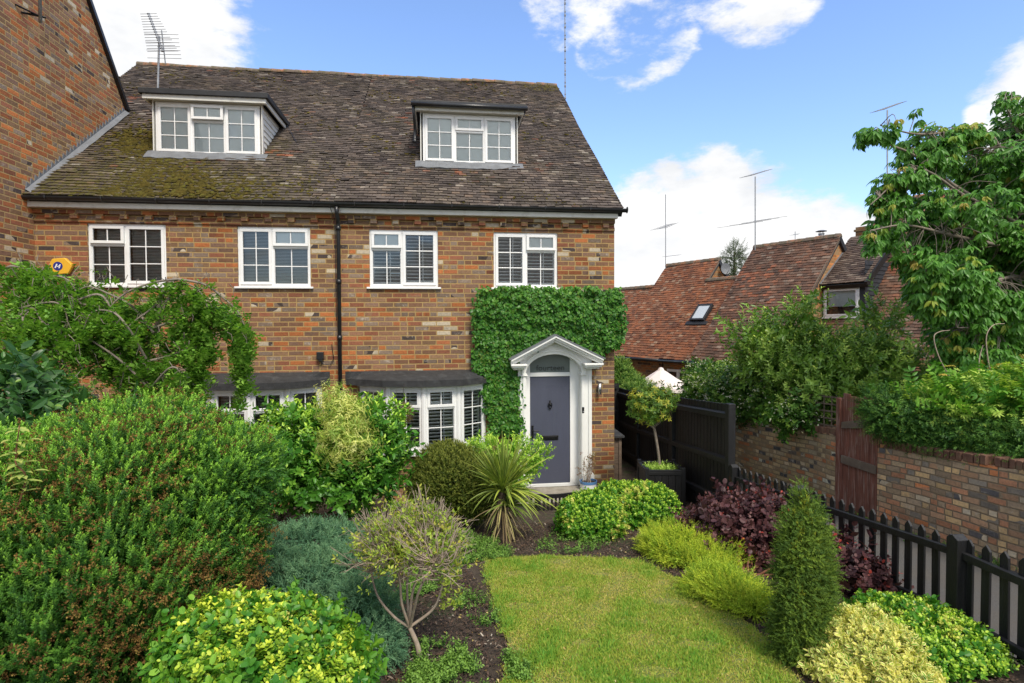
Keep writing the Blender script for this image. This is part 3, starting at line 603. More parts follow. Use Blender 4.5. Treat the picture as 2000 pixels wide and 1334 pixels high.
def in_dormer(P,d): return (P[:,0]>d[0]+.03)&(P[:,0]<d[1]-.03)&(P[:,1]>d[2]+.03)&(P[:,1]<d[2]+1.42)
def mossmap(P):
    x,y=P[:,0],P[:,1]; lo=1/(1+np.exp((y-11.65-.3*np.sin(x*2.1))*3.2)); le=1/(1+np.exp((x+2.9)*1.4))
    a=lo*le*1.0; b=np.exp(-(((x+5.9)/.75)**2+((y-12.0)/.9)**2))*.9; c=np.exp(-(((x+3.3)/.3)**2+((y-12.)/.5)**2))*.7; f=.22+.0*x; g=np.exp(-((x-3.0)/.6)**2-((y-16.1)/.4)**2)*.8
    return np.clip(np.maximum.reduce([a,b,c,f*(.6+.4*np.sin(x*3+y*5)),g]),0,1)
def roofpart(parent,x0,x1,holes,keep,seed):
    P0=(x0,EY,EZ)
    o=tileobj('roof',parent,M['tile'],[tiles(P0,(1,0,0),SLP,RN,x1-x0,RLEN+.03,keep,moss=mossmap,seed=seed)])
    T=lambda u,v,w:tuple(np.array((0,EY,EZ))+np.array((u,0,0))+SLP*v+RN*w)
    T0=T; T=lambda u,v,w:T0(u,v,w-.035); mb=MB(T); hs=[(d[0]+.05,d[1]-.05,(d[2]+.05-EY)/math.cos(RA),(d[2]+1.38-EY)/math.cos(RA)) for d in holes]
    wall_holes(mb,max(x0,-6.74) if x0<-7 else x0,x1,0.02,RLEN,hs,.12)
    if x0<-7: mb.box(x0,-6.74,(13.45-EY)/math.cos(RA),RLEN,-.12,0)
    # back slope
    T2=lambda u,v,w:(u,2*RIDY-T(u,v,w)[1],T(u,v,w)[2]); mb.T=T2; mb.box(x0,x1,0,RLEN,-.12,0)
    mb.build('roof_deck',M['darkclad'],o,uv=False)
    # ridge tiles
    mb=MB(); g=np.random.default_rng(seed); x=x0
    while x<x1-.02:
        L=min(.31,x1-x); dz=.012*math.sin(x*1.3)+g.normal()*.006; pts=[]
        V=[];n=8
        for xx,rr in ((x,.118),(x+L-.006,.105)):
            for k in range(n+1):
                a=math.pi*(-.08+1.16*k/n); V.append((xx,RIDY+math.cos(a)*rr*1.05,10.085+dz+math.sin(a)*rr*.8-.02))
        mb.add(V,[(k,k+1,n+2+k,n+1+k) for k in range(n)]+[tuple(range(n+1)),tuple(range(n+1,2*n+2))[::-1]]); x+=L
    mb.build('ridge',M['ridge'],o,smooth=False,uv=False)
    # moss cushions
    n=30000; xx=rng.uniform(x0,x1,n); yy=rng.uniform(EY+.02,RIDY,n); P=np.stack([xx,yy,EZ+(yy-EY)*RT],-1)
    mm=mossmap(P); pat=.5+.5*np.sin(xx*9+np.sin(yy*7)*2)*np.sin(yy*11+xx*3); k=(rng.uniform(0,1,n)<(mm**1.3)*(.3+.7*pat)*1.0*np.where(mm<.24,.42,1))&keep(P); P=P[k]; mm=mm[k]; n=len(P)
    g=np.random.default_rng(3); tps=[]
    for s in range(4):
        V=[(0,0,.5)]; 
        for r,z in ((.5,.42),(.95,.1),(1.0,-.2)):
            for a in range(7): V.append((r*math.cos(a*.898)*g.uniform(.8,1.15),r*math.sin(a*.898)*g.uniform(.8,1.15),z*g.uniform(.8,1.2)))
        Fc=[(0,1+a,1+(a+1)%7) for a in range(7)]
        for L in (0,1):
            for a in range(7): i=1+L*7+a; j=1+L*7+(a+1)%7; Fc+= [(i,i+7,j+7),(i,j+7,j)]
        tps.append((np.array(V),np.array(Fc),np.zeros(len(V)),np.zeros(len(V))))
    R=np.stack([np.tile([1.,0,0],(n,1)),np.tile(SLP,(n,1)),np.tile(RN,(n,1))],-1); a=rng.uniform(0,6.28,n); c,s=np.cos(a)[:,None],np.sin(a)[:,None]; R=np.stack([R[:,:,0]*c+R[:,:,1]*s,R[:,:,1]*c-R[:,:,0]*s,R[:,:,2]],-1)
    sz=rng.uniform(.016,.046,n)*(.6+.6*mm); sc=np.stack([sz*rng.uniform(.9,1.7,n),sz*rng.uniform(.7,1.1,n),sz*rng.uniform(.5,.9,n)],-1)
    if n: foliage('moss',o,M['moss'],[inst(tps,rng.integers(0,4,n),P+RN*.034,R,sc,rng.uniform(0,1,n))],smooth=True)['kind']='stuff'
    return o
m,t,b=newmat('roof_moss'); co=t.new('ShaderNodeTexCoord').outputs['Object']
t.put(b.inputs['Base Color'],t.mix(t.noise(co,90,3,.7),t.ramp(t.attr('rnd'),[(0,(.030,.034,.009)),(.4,(.07,.065,.013)),(.75,(.125,.095,.018)),(1,(.15,.16,.03))]),(.10,.075,.02))); b.inputs['Roughness'].default_value=1; b.inputs['Specular IOR Level'].default_value=.1; t.put(b.inputs['Normal'],t.bump(t.noise(co,160,4,.8),1,.02)); M['moss']=m
m,t,b=newmat('old_ridge_tile'); co=t.new('ShaderNodeTexCoord').outputs['Object']
c=t.ramp(t.noise(co,2.3,3,.6),[(.35,(.12,.095,.075)),(.5,(.17,.13,.10)),(.6,(.34,.15,.08))],'LINEAR'); c=t.mix(t.ramp(t.noise(co,12,5,.7),[(.48,0.),(.6,.85)]),c,(.10,.09,.04)); t.put(b.inputs['Base Color'],c); b.inputs['Roughness'].default_value=.9; t.put(b.inputs['Normal'],t.bump(t.noise(co,60,4,.7),.5,.01)); M['ridge']=m
def dormer(parent,d,gut,label):
    x0,x1,y,z0,z1=d
    f=MB(lambda u,v,w:(u,v,w))
    cy=lambda z:EY+(z-EZ)/RT+.02      # where the roof meets height z
    f.box(x0+.001,x1-.001,y+.0,y+.07,z1-.02,z1+.06)
    o=f.build('dormer',M['fascia'],parent,uv=False,label=label)
    nb=9; h=(z1-z0)/nb
    for sx,xx in ((-1,x0),(1,x1)):
        f=MB(lambda u,v,w:(u,v,w))
        for k in range(nb):
            a=z0+k*h; 
            f.add([(xx+sx*.0,y,a),(xx+sx*.016,y,a),(xx+sx*.0,y,a+h),(xx+sx*.0,cy(a),a),(xx+sx*.016,cy(a),a),(xx+sx*.0,cy(a+h)+.02,a+h)],[(0,1,2),(3,5,4),(0,3,4,1),(1,4,5,2)])
        f.box(xx-.03 if sx>0 else xx,xx if sx>0 else xx+.03,y+.03,cy(z0),z0-.06,z1)if 0 else None
        f.box(min(xx,xx+sx*.02),max(xx,xx+sx*.02),y-.012,y+.07,z0-.01,z1)
        f.build('cheek',M['fascia'],o,uv=False)
    T=TF((0,y,0),(1,0,0),(0,-1,0))
    rf=MB(lambda u,v,w:(u,v,w)); e=.17
    rf.box(x0-e,x1+e,y-.19,cy(z1+.13)+.15,z1+.07,z1+.145); rf.box(x0-e-.012,x1+e+.012,y-.205,y-.17,z1+.055,z1+.155); 
    for xx in (x0-e-.012,x1+e-.016): rf.box(xx,xx+.028,y-.17,cy(z1+.1)+.1,z1+.055,z1+.157)
    rf.build('dormer_roof',M['rubber'],o,uv=False,bevel=.008)
    fa=MB(lambda u,v,w:(u,v,w)); fa.box(x0-.13,x1+.13,y-.155,y-.125,z1-.03,z1+.058); fa.box(x0-.13,x1+.13,y-.125,y+.03,z1+.0,z1+.02)
    for xx in (x0-.13,x1+.10): fa.box(xx,xx+.03,y-.125,cy(z1)+.02,z1-.03,z1+.058)
    fa.build('fascia',M['fascia'],o,uv=False,bevel=.004)
    ld=MB(lambda u,v,w:tuple(np.array((u,EY,EZ))+SLP*v+RN*w)); v0=(y-.17-EY)/math.cos(RA); v1=(y+.03-EY)/math.cos(RA)
    for k in range(18):
        u=x0-.12+(x1-x0+.24)*k/18; ub=x0-.12+(x1-x0+.24)*(k+1)/18; w=.052+.008*math.sin(k*1.9); w2=.052+.008*math.sin(k*1.9+1.9); dv=.012*math.sin(k*2.3)
        ld.add([ld.T(u,v0+dv,w),ld.T(ub,v0+.012*math.sin(k*2.3+2.3),w2),ld.T(ub,v1,w2+.02),ld.T(u,v1,w+.02),ld.T(u,v0+dv,w-.03),ld.T(ub,v0+.012*math.sin(k*2.3+2.3),w2-.03)],[(0,1,2,3),(4,5,1,0)])
    ld.add([(x0-.01,y+.004,z0-.09),(x1+.01,y+.004,z0-.09),(x1+.01,y+.004,z0+.02),(x0-.01,y+.004,z0+.02)],[(0,1,2,3)])
    ld.build('lead_apron',M['lead'],o,uv=False)
    if gut:
        g=MB(); g.tube([(x0-.19,y-.235,z1+.06),(x1+.19,y-.235,z1+.06)],.042,10); g.tube([(x0-.15,y-.2,z1+.03),(x0-.13,y-.05,z1-.22),(x0-.13,y+.05,z1-.30),(x0-.13,y+.06,z1-.55),(x0-.13,y-.02,z1-.62)],.03,8); g.build('gutter',M['plastic'],o,uv=False,smooth=True)
    return o,T
def wall_mat_box(): pass
def terrace(x0,x1,name_label,loc,holes,right_gable,group,wh):
    r=thing('brick_house',name_label,'house',loc,group)
    mb=MB(TFAC); wall_holes(mb,x0,x1,-.15,5.12,holes,.30)
    if right_gable:
        n=10; mb.T=lambda u,v,w:(3.32-w,u,v)
        mb.prism([(YF+.31,-.15),(22.2,-.15),(22.2,5.1),(RIDY,9.95),(YF+.31,5.3)],0,.3)
    w=mb.build('wall',M['brick'],r)
    mb=MB(lambda u,v,w:(u,v,w)); mb.box(x0,x1,21.9,22.2,-.15,5.1); mb.build('rear_wall',M['brick'],r)
    if not right_gable:
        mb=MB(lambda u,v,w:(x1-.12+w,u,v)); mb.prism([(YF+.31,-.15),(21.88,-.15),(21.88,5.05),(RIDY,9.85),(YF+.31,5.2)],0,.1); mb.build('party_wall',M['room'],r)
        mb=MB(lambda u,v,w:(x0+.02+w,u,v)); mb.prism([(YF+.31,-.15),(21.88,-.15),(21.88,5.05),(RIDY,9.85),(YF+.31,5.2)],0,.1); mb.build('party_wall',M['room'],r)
        mb=MB(lambda u,v,w:(u,v,w)); mb.box(-7.9,-6.80,13.6,22,-.15,7.0); mb.build('side_wall',M['brick'],r)
    c=MB(TFAC); c.box(x0,x1,5.035,5.12,.001,.055); c.box(x0,x1,4.895,4.965,.001,.028)
    x=x0+.2
    while x<x1-.1: c.box(x,x+.115,4.955,5.037,.0015,.075+.01*math.sin(x*9)); x+=.392
    c.build('brick_cornice',M['brick'],w,bevel=.004)
    f=MB(TFAC); f.box(x0,x1+(0.02 if right_gable else 0),5.115,5.235,.06,.165); f.box(x0,x1,5.118,5.14,-.02,.06); f.build('fascia',M['fascia'],r,bevel=.004,uv=False)
    return r
M['dent']=simple('dentil_brick',(.20,.115,.08),.9,.45,5.3,bump=.5,bscale=40,dirt=((.36,.14,.055),.55,2.7,.8))
def gutter(parent,x0,x1):
    g=MB(); n=7; y,z,r=10.26,5.262,.062; k=24
    prof=[(math.cos(math.pi*(1+i/8)),math.sin(math.pi*(1+i/8))) for i in range(9)]
    V=[];sx=np.linspace(x0,x1,k)
    for xx in sx:
        for c,s in prof: V.append((xx,y+c*r,z+s*r+.01))
        for c,s in prof[::-1]: V.append((xx,y+c*(r-.006),z+s*(r-.006)+.012))
    L=18
    Fc=[(i*L+j,i*L+(j+1)%L,(i+1)*L+(j+1)%L,(i+1)*L+j) for i in range(k-1) for j in range(L)]+[tuple(range(L))[::-1],tuple((k-1)*L+j for j in range(L))]
    g.add(V,Fc); x=x0+.35
    while x<x1: g.tube([(x,y-.066,z+.02),(x,y-.066,z-.02),(x,y,z-.06),(x,y+.066,z-.02)],.011,6); x+=.85
    g.tube([(x1-.002,y,z-.005),(x1+.004,y,z-.005)],.062,14)
    return g.build('gutter',M['plastic'],parent,uv=False)
W1=(-5.964,-4.712,3.82,4.882); W2=(-3.535,-2.298,3.815,4.873); W3=(-1.264,-.031,3.815,4.857); W4=(.999,2.211,3.815,4.845)
BX=lambda *px:[(q(p,740,y)[0],y) for p,y in px]
BAYR=BX((701,YF),(757,10.13),(827,10.0),(895,10.12),(949,YF)); BAYL=BX((346,YF),(412,10.13),(484,10.0),(560,10.12),(630,YF))
BZ0,BZ1=.86,2.03
DO=(q(1027,800,10.42)[0],q(1136,800,10.42)[0],-.15,2.50)   # door opening
print('door opening',DO,BAYR,BAYL)
left=terrace(-6.78,-1.825,'left brick cottage of the pair, with heavy moss on its tiles and white clad dormer','',[W1,W2,(BAYL[0][0]+.05,BAYL[-1][0]-.05,BZ0,BZ1)],False,'pair of brick cottages',0) if 0 else None
def build_cottage(x0,x1,lab,holes,rg,dm,gut,blind,wins,bay,label_d,seed):
    r=terrace(x0,x1,lab,((x0+x1)/2,YF,0),holes,rg,'pair of brick cottages',0)
    xr=-7.92 if not rg else x0
    keep=(lambda P:~in_dormer(P,dm)) if rg else (lambda P:~in_dormer(P,dm)&~((P[:,0]<-6.76)&(P[:,1]<13.45)))
    roofpart(r,xr,x1+(.10 if rg else 0),[dm],keep,seed)
    gutter(r,x0-(.0 if rg else .0),x1+(.17 if rg else 0))
    d,T=dormer(r,dm,gut,label_d)
    window(r,T,dm[0]+.03,dm[1]-.03,dm[3],dm[4]-.03,[(.33,'tall'),(.34,'split'),(.33,'tall')],'roller' ,sill=False,w=.0,fw=.055,openw=.05 if not rg else 0)
    for (wd,cols,tb) in wins: window(r,TFAC,*wd,cols,blind,w=-.028,topblind=tb,openw=.02)
    # bow window
    f=MB(lambda u,v,w:(u,v,w)); pts=bay
    for i,(x,y) in enumerate(pts): 
        if 0<i<4: f.tube([(x,y+.02,BZ0),(x,y+.02,BZ1)],.05,8)
    bw=f.build('bow_window',M['upvc'],r,uv=False)
    out=[]
    for i in range(4):
        a=np.array([*pts[i],0.]);c=np.array([*pts[i+1],0.]); Uv=(c-a); L=np.linalg.norm(Uv); Uv/=L; Nn=np.array([Uv[1],-Uv[0],0]); T=TF(a,Uv,Nn)
        window(r,T,.012,L-.012,BZ0+.03,BZ1,[(1,'tall' if i in (0,3) else 'split')],blind,sill=False,w=.0,fw=.062,name='window')
        out.append((a,Uv,Nn,L))
    ap=MB(lambda u,v,w:(u,v,w)); V=[(x,y,z) for z in (-.12,BZ0-.055) for x,y in pts]+[(pts[0][0],YF+.1,z) for z in (-.12,BZ0-.055)]; n=5
    ap.add([(x,y+.03,z) for z in (-.12,BZ0-.05) for x,y in pts],[(i,i+1,i+6,i+5) for i in range(4)]+[(5,6,7,8,9)]); ap.build('bow_base',M['brick'],bw)
    s=MB(lambda u,v,w:(u,v,w)); ex=[(pts[0][0]-.06,YF)]+[(x+(x-(pts[0][0]+pts[4][0])/2)*.05,y-.06) for x,y in pts[1:4]]+[(pts[4][0]+.06,YF)]
    n=5; s.add([(x,y,z) for z in (BZ0-.05,BZ0+.028) for x,y in ex],[(0,1,2,3,4)[::-1],(5,6,7,8,9)]+[(i,(i+1)%5,5+(i+1)%5,5+i) for i in range(5)]); s.build('sill',M['upvc'],bw,bevel=.008,uv=False)
    cx=(pts[0][0]+pts[4][0])/2; ro=MB(lambda u,v,w:(u,v,w)); ov=[(pts[0][0]-.24,YF-.003)]+[(cx+(x-cx)*1.12,y-.15) for x,y in pts[1:4]]+[(pts[4][0]+.13,YF-.003)]
    arc=[]
    for i in range(4):
        for k in range(4): s_=k/4; arc.append((ov[i][0]*(1-s_)+ov[i+1][0]*s_,ov[i][1]*(1-s_)+ov[i+1][1]*s_))
    arc.append(ov[4]); n=len(arc)
    V=[(x,y,BZ1+.012) for x,y in arc]+[(x,y,BZ1+.125) for x,y in arc]+[(x,min(y+.10+(YF-y)*.12,YF-.003),BZ1+.16+.04*(YF-y)) for x,y in arc]+[(x,YF-.003,BZ1+.255+.0*x) for x,y in arc]
    Fq=[]
    for L_ in range(3):
        for i in range(n-1): Fq.append((L_*n+i,L_*n+i+1,(L_+1)*n+i+1,(L_+1)*n+i))
    Fq.append(tuple(range(n))[::-1]); ro.add(V,Fq); ro.build('bow_roof',M['felt'],bw,uv=False)
    tr=MB(lambda u,v,w:(u,v,w)); iv=[(pts[0][0]-.03,YF)]+[(cx+(x-cx)*1.03,y-.045) for x,y in pts[1:4]]+[(pts[4][0]+.03,YF)]
    tr.add([(x,y,z) for z in (BZ1-.012,BZ1+.02) for x,y in iv],[(0,1,2,3,4)[::-1],(5,6,7,8,9)]+[(i,(i+1)%5,5+(i+1)%5,5+i) for i in range(5)]); tr.build('head_trim',M['fascia'],bw,uv=False)
    return r
left=build_cottage(-6.78,-1.825,'left brick cottage of the pair, with heavy moss on its tiles',[W1,W2,(BAYL[0][0]+.05,BAYL[-1][0]-.05,BZ0,BZ1)],False,D1,False,'venetian',
   [(W1,[(.47,'split'),(.53,'tall')],None),(W2,[(.47,'tall'),(.53,'split')],'roller')],BAYL,'white boarded dormer with its small top light open',11)
right=build_cottage(-1.825,3.32,'right brick cottage of the pair, with the slate blue front door and clipped climber',[W3,W4,(BAYR[0][0]+.05,BAYR[-1][0]-.05,BZ0,BZ1),(DO[0]-.02,DO[1]+.02,-.15,2.60)],True,D2,True,'shutter',
   [(W3,[(.47,'split'),(.53,'tall')],'roller'),(W4,[(.5,'tall'),(.5,'split')],'roller')],BAYR,'white dormer with a black gutter along its front',12)
# rainwater pipe between the two
mb=MB(); xp=-1.79; mb.tube([(xp,10.26,5.21),(xp,10.27,5.1),(xp,10.38,4.98),(xp,10.40,4.9),(xp,10.40,0)],.036,12)
for z in (4.85,3.9,2.9,1.9,.9): mb.tube([(xp,10.40,z-.04),(xp,10.40,z+.04)],.046,12)
mb.build('downpipe',M['plastic'],right,uv=False,smooth=True)
mb=MB(); p=[onY(561,245,12.9),onY(590,300,11.9),onY(640,375,10.6),onY(657,398,10.25),(-1.9,10.22,5.2),(-1.84,10.36,5.0),(-1.84,10.40,3.2)]; mb.tube(p,.006,5); mb.build('cable',M['plastic'],left,uv=False)
jb=onY(626,695,10.46); mb=MB(lambda u,v,w:(u,v,w)); mb.box(jb[0]-.06,jb[0]+.06,10.40,10.5,jb[2]-.06,jb[2]+.07); mb.box(jb[0]-.03,jb[0]+.04,10.41,10.5,jb[2]-.1,jb[2]-.06); mb.build('junction_box',M['plastic'],left,uv=False,bevel=.008)
mb=MB(); mb.tube([onY(626,703,10.47),onY(632,712,10.47),onY(645,713,10.47),onY(652,700,10.47),onY(648,672,10.47)],.006,5); mb.build('cable',M['plastic'],left,uv=False)
# ---------------------------------------------------------------- doorway
def doorway():
    YS=10.42; Q=lambda x,y:q(x,y,YS)
    xl,xr=DO[0],DO[1]; cx=(xl+xr)/2; zs=Q(1085,730)[1]  # springing
    rx=(xr-xl)/2; rz=.37
    xo0,xo1=Q(1012,800)[0],Q(1156,800)[0]
    apx=onY(1085,655,10.18); pl=onY(998,705,10.18); pr=onY(1178,697,10.18)
    T=TF((0,YS,0),(1,0,0),(0,-1,0)); s=MB(T)
    # flat surround with an arched opening
    n=16; ztop=lambda x: 2.62+ (1-abs(x-cx)/((xo1-xo0)/2))*.34
    arch=[(cx-rx*math.cos(math.pi*k/n),zs+rz*math.sin(math.pi*k/n)) for k in range(n+1)]
    for (x0_,z0_),(x1_,z1_) in zip(arch[:-1],arch[1:]):
        for w in (0,-.05): s.add([T(x0_,z0_,w),T(x1_,z1_,w),T(x1_,ztop(x1_),w),T(x0_,ztop(x0_),w)],[(0,1,2,3)])
        s.add([T(x0_,z0_,0),T(x1_,z1_,0),T(x1_,z1_,-.30),T(x0_,z0_,-.30)],[(0,1,2,3)])
    s.prism([(xo0,-.02),(xl,-.02),(xl,zs),(xl,ztop(xl)),(xo0,ztop(xo0))],-.08,0); s.prism([(xr,-.02),(xo1,-.02),(xo1,ztop(xo1)),(xr,ztop(xr)),(xr,zs)],-.08,0)
    for a,b in ((xl-.001,xl+.012),(xr-.012,xr+.001)): s.box(a,b,.02,zs,-.30,-.001)
    sur=s.build('door_surround',M['paint'],right,uv=False)
    m=MB(T)
    for a,b in ((xo0+.03,xo0+.07),(xl-.055,xl-.0),(xr,xr+.055),(xo1-.07,xo1-.03)): m.box(a,b,.2,zs-.02,.0,.022)
    for a,b in ((xl-.09,xl+.035),(xr-.035,xr+.09)): m.box(a,b,zs-.035,zs-.015,-.28,.045); m.box(a+.01,b-.01,zs-.015,zs+.012,-.28,.032)
    for a,b in ((xo0-.02,xl+.0),(xr-.0,xo1+.03)): m.box(a,b,-.05,.26,-.06,.07); m.box(a+.012,b-.012,.26,.285,-.06,.055)
    # archivolt: two stepped rings
    for r0,r1,w in ((0,.05,.03),(.05,.085,.042)):
        for k in range(n):
            a0,a1=math.pi*k/n,math.pi*(k+1)/n; P=[]
            for w_ in (0,w):
                for rr,a in ((r0,a0),(r1,a0),(r1,a1),(r0,a1)): P.append(T(cx-(rx+rr)*math.cos(a),zs+(rz+rr)*math.sin(a),w_))
            m.add(P,[(4,5,6,7),(0,4,7,3),(1,2,6,5)])
    m.build('moulding',M['paint'],sur,uv=False,bevel=.006)
    # pediment: raking cornices with returns and little sloping roof
    pe=MB(TF((0,YS,0),(1,0,0),(0,-1,0))); cxp=apx[0]; za=float(apx[2]); zl=float((pl[2]+pr[2])/2); x0_,x1_=float(pl[0]),float(pr[0])
    for sx,xe in ((-1,x0_),(1,x1_)):
        for (t0,t1,w) in ((0,.045,.29),(.045,.085,.25),(.085,.125,.20)):
            pe.prism([(cxp,za-t0),(xe,zl-t0),(xe,zl-t1),(cxp,za-t1)] if sx<0 else [(cxp,za-t0),(cxp,za-t1),(xe,zl-t1),(xe,zl-t0)],-.02,w)
        a,b=(xe,xe+.30) if sx<0 else (xe-.36,xe)
        pe.box(a+.02,b-.02,zl-.165,zl-.12,-.02,.24); pe.box(a+.05,b-.05,zl-.20,zl-.165,-.02,.17); pe.box(a,b,zl-.125,zl-.09,-.02,.28)
    pe.build('pediment',M['paint'],sur,uv=False,bevel=.005)
    lr=MB(TF((0,YS,0),(1,0,0),(0,-1,0)))
    for xe,xq in ((x0_-.03,x0_),(x1_+.03,x1_)):
        sl_=(za-zl)/abs(cxp-xq)*.03; lr.prism([(cxp,za+.003),(cxp,za+.024),(xe,zl-sl_+.022),(xe,zl-sl_+.003)] if xe<cxp else [(cxp,za+.003),(xe,zl-sl_+.003),(xe,zl-sl_+.022),(cxp,za+.024)],-.07,.305)
    lr.build('pediment_roof',M['lead'],sur,uv=False)
    # frame and leaf, set back
    YD=10.66; TD=TF((0,YD,0),(1,0,0),(0,-1,0)); f=MB(TD); dl,dr=q(1035,800,YD)[0],q(1113,800,YD)[0]; zt=q(1075,735,YD)[1]; zb=q(1075,944,YD)[1]
    f.box(xl-.05,dl,zb-.06,2.55,-.06,.02); f.box(dr,xr+.05,zb-.06,2.55,-.06,.02); f.box(dl,dr,zt,zt+.075,-.055,.019); f.box(dl,dr,zb-.06,zb,-.055,.03); f.box(xl-.02,xr+.02,zb-.14,zb-.055,-.06,.10)
    fr=f.build('door_frame',M['upvc'],sur,uv=False,bevel=.005)
    g=MB(TD); g.add([TD(xl-.02,zt+.07,-.01),TD(xr+.02,zt+.07,-.01),TD(xr+.02,2.66,-.01),TD(xl-.02,2.66,-.01)],[(0,1,2,3)]); fl=g.build('fanlight',M['frost'],right,uv=False)
    tc=bpy.data.curves.new('lettering','FONT'); tc.body='fourteen'; tc.size=.165; tc.align_x='CENTER'; tc.extrude=.002; tc.space_character=1.06
    to=bpy.data.objects.new('lettering',tc); COL.objects.link(to); dg=bpy.context.evaluated_depsgraph_get(); me=bpy.data.meshes.new_from_object(to.evaluated_get(dg)); bpy.data.objects.remove(to)
    fx=(dl+dr)/2+.01; k=.54/max(v.co.x for v in me.vertices)/2
    for v in me.vertices: x,y,z=v.co; v.co=(fx+x*k-wl(right)[0],YD-.004-z-wl(right)[1]+.002-.0,zt+.115+y*k-wl(right)[2])
    # small slab serifs on the feet of the letters
    lo=link('lettering',me,fl,M['etch'])
    d=MB(TD); d.box(dl+.004,dr-.004,zb+.004,zt-.004,-.05,-.004); 
    leaf=d.build('door',M['door'],right,uv=False,bevel=.003)
    pnl=MB(TD); 
    for a,b in ((zb+.22,zb+.225),(zt-.20,zt-.195)): pnl.box(dl+.13,dr-.13,a,b,-.006,-.0015)
    for x in np.linspace(dl+.13,dr-.13,6): pnl.box(x-.0025,x+.0025,zb+.22,zt-.195,-.006,-.0025)
    pnl.build('door_panel',M['door'],leaf,uv=False)
    h=MB(TD); hx,hz=q(1040,843,YD); h.box(hx-.02,hx+.02,hz-.13,hz+.12,-.003,.012); h.tube([TD(hx,hz+.02,.01),TD(hx,hz+.02,.05),TD(hx+.03,hz+.02,.055),TD(hx+.12,hz+.018,.055)],.011,8); h.lathe((0,0,0),[(0,0)]) if 0 else None
    h.build('handle',M['blackmetal'],leaf,uv=False,bevel=.003)
    l=MB(TD); lx,lz=q(1074,855,YD); l.box(lx-.165,lx+.165,lz-.045,lz+.045,-.003,.008); l.box(lx-.14,lx+.14,lz-.026,lz+.026,.008,.018); l.build('letter_plate',M['blackmetal'],leaf,uv=False,bevel=.004)
    k=MB(TD); kx,kz=q(1074,791,YD); k.tube([TD(kx,kz+.09,0),TD(kx,kz+.085,.015),TD(kx,kz+.05,.02)],[.008,.014,.012],8)
    ring=[TD(kx+.036*math.sin(a)*(1-.25*math.cos(a)),kz-.01-.055*math.cos(a),.022) for a in np.linspace(0,2*math.pi,17)]; k.tube(ring,.008,6); k.tube([TD(kx,kz+.045,.01),TD(kx,kz+.01,.03),TD(kx,kz-.025,.02)],[.012,.02,.009],8); k.tube([TD(kx,kz-.07,0),TD(kx,kz-.07,.022)],.014,8); k.build('knocker',M['blackmetal'],leaf,uv=False,smooth=True)
    b=MB(T); bx,bz=q(1139,801,10.40); b.box(bx-.024,bx+.024,bz-.062,bz+.062,.001,.024); bo=b.build('doorbell',M['blackmetal'],right,uv=False,bevel=.008)
    b=MB(T); b.tube([T(bx,bz-.025,.02),T(bx,bz-.025,.028)],.013,12); b.build('button',M['galv'],bo,uv=False)
    # tubular wall lamp on the brick pier
    wx,wz=q(1171,760,10.42); a=MB(); a.tube([(wx,10.41,wz-.10),(wx,10.41,wz+.11)],.034,16); ao=a.build('wall_lamp',M['steel'],right,uv=False,smooth=True); a=MB(lambda u,v,w:(u,v,w)); a.box(wx-.02,wx+.02,10.43,10.5,wz-.05,wz+.06); a.build('bracket',M['blackmetal'],ao,uv=False)
    # threshold step
    st=MB(lambda u,v,w:(u,v,w)); st.box(xl-.15,xr+.12,9.95,10.47,.02,zb-.14); st.build('door_step',M['concrete'],right,bevel=.012)
    return cx,zb,xl,xr
DCX,DZB,DXL,DXR=doorway()
# ---------------------------------------------------------------- tall house to the left, gable end
wing=thing('brick_house','tall brick house at the left edge, showing its plain gable end wall','house',(-8.5,9.6,0))
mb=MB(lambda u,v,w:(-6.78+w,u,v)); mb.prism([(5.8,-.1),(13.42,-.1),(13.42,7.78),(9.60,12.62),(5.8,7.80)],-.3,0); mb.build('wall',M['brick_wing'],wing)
v=MB(lambda u,v,w:(-6.78+w,u,v)); 
for a,b in (((13.50,7.72),(9.60,12.67)),((9.60,12.67),(5.6,7.6))): 
    d=np.array(b)-np.array(a); d/=np.linalg.norm(d); nn=np.array([-d[1],d[0]]); nn=nn if nn[1]>0 else -nn; A,B=np.array(a),np.array(b)
    v.prism([tuple(A-nn*.015),tuple(B-nn*.015),tuple(B+nn*.06),tuple(A+nn*.06)],-.28,.07)
v.build('verge',M['plastic'],wing,uv=False)
v=MB(lambda u,v,w:(-6.78+w,u,v)); v.prism([(13.52,7.80),(9.60,12.78),(5.6,7.7),(5.6,7.62),(9.6,12.70),(13.52,7.72)],-6,.04); v.build('roof',M['tilesimple'] if 'tilesimple' in M else M['ridge'],wing,uv=False)
fl=MB(lambda u,v,w:(-6.775+w,u,v)); zr=lambda y:EZ+(y-EY)*RT+.05
y=10.30; k=0
while y<13.30:
    zt=zr(y); fl.add([(-6.776,y,zt-.06),(-6.776,y+.105,zt-.06+.105*RT),(-6.776,y+.105,zt+.06+.105*RT),(-6.776,y,zt+.075),(-6.776,y+.02,zt+.175),(-6.762,y,zt-.06),(-6.762,y+.105,zt-.06+.105*RT),(-6.762,y+.105,zt+.06+.105*RT),(-6.762,y,zt+.075),(-6.762,y+.02,zt+.175)],[(5,6,7,9,8),(5,8,3,0),(8,9,4,3),(7,9,4,2)]); y+=.105
for i in range(30):
    a=10.28+i*.102; fl.add([(-6.77,a,zr(a)-.005),(-6.77,a+.102,zr(a+.102)-.005),(-6.665,a+.102,zr(a+.102)+.004+.006*math.sin(i)),(-6.665,a,zr(a)+.004+.006*math.sin(i-1)),(-6.77,a,zr(a)+.06),(-6.77,a+.102,zr(a+.102)+.06)],[(0,1,2,3),(0,1,5,4),(4,5,2,3)])
fl.build('lead_flashing',M['lead'],wing,uv=False)
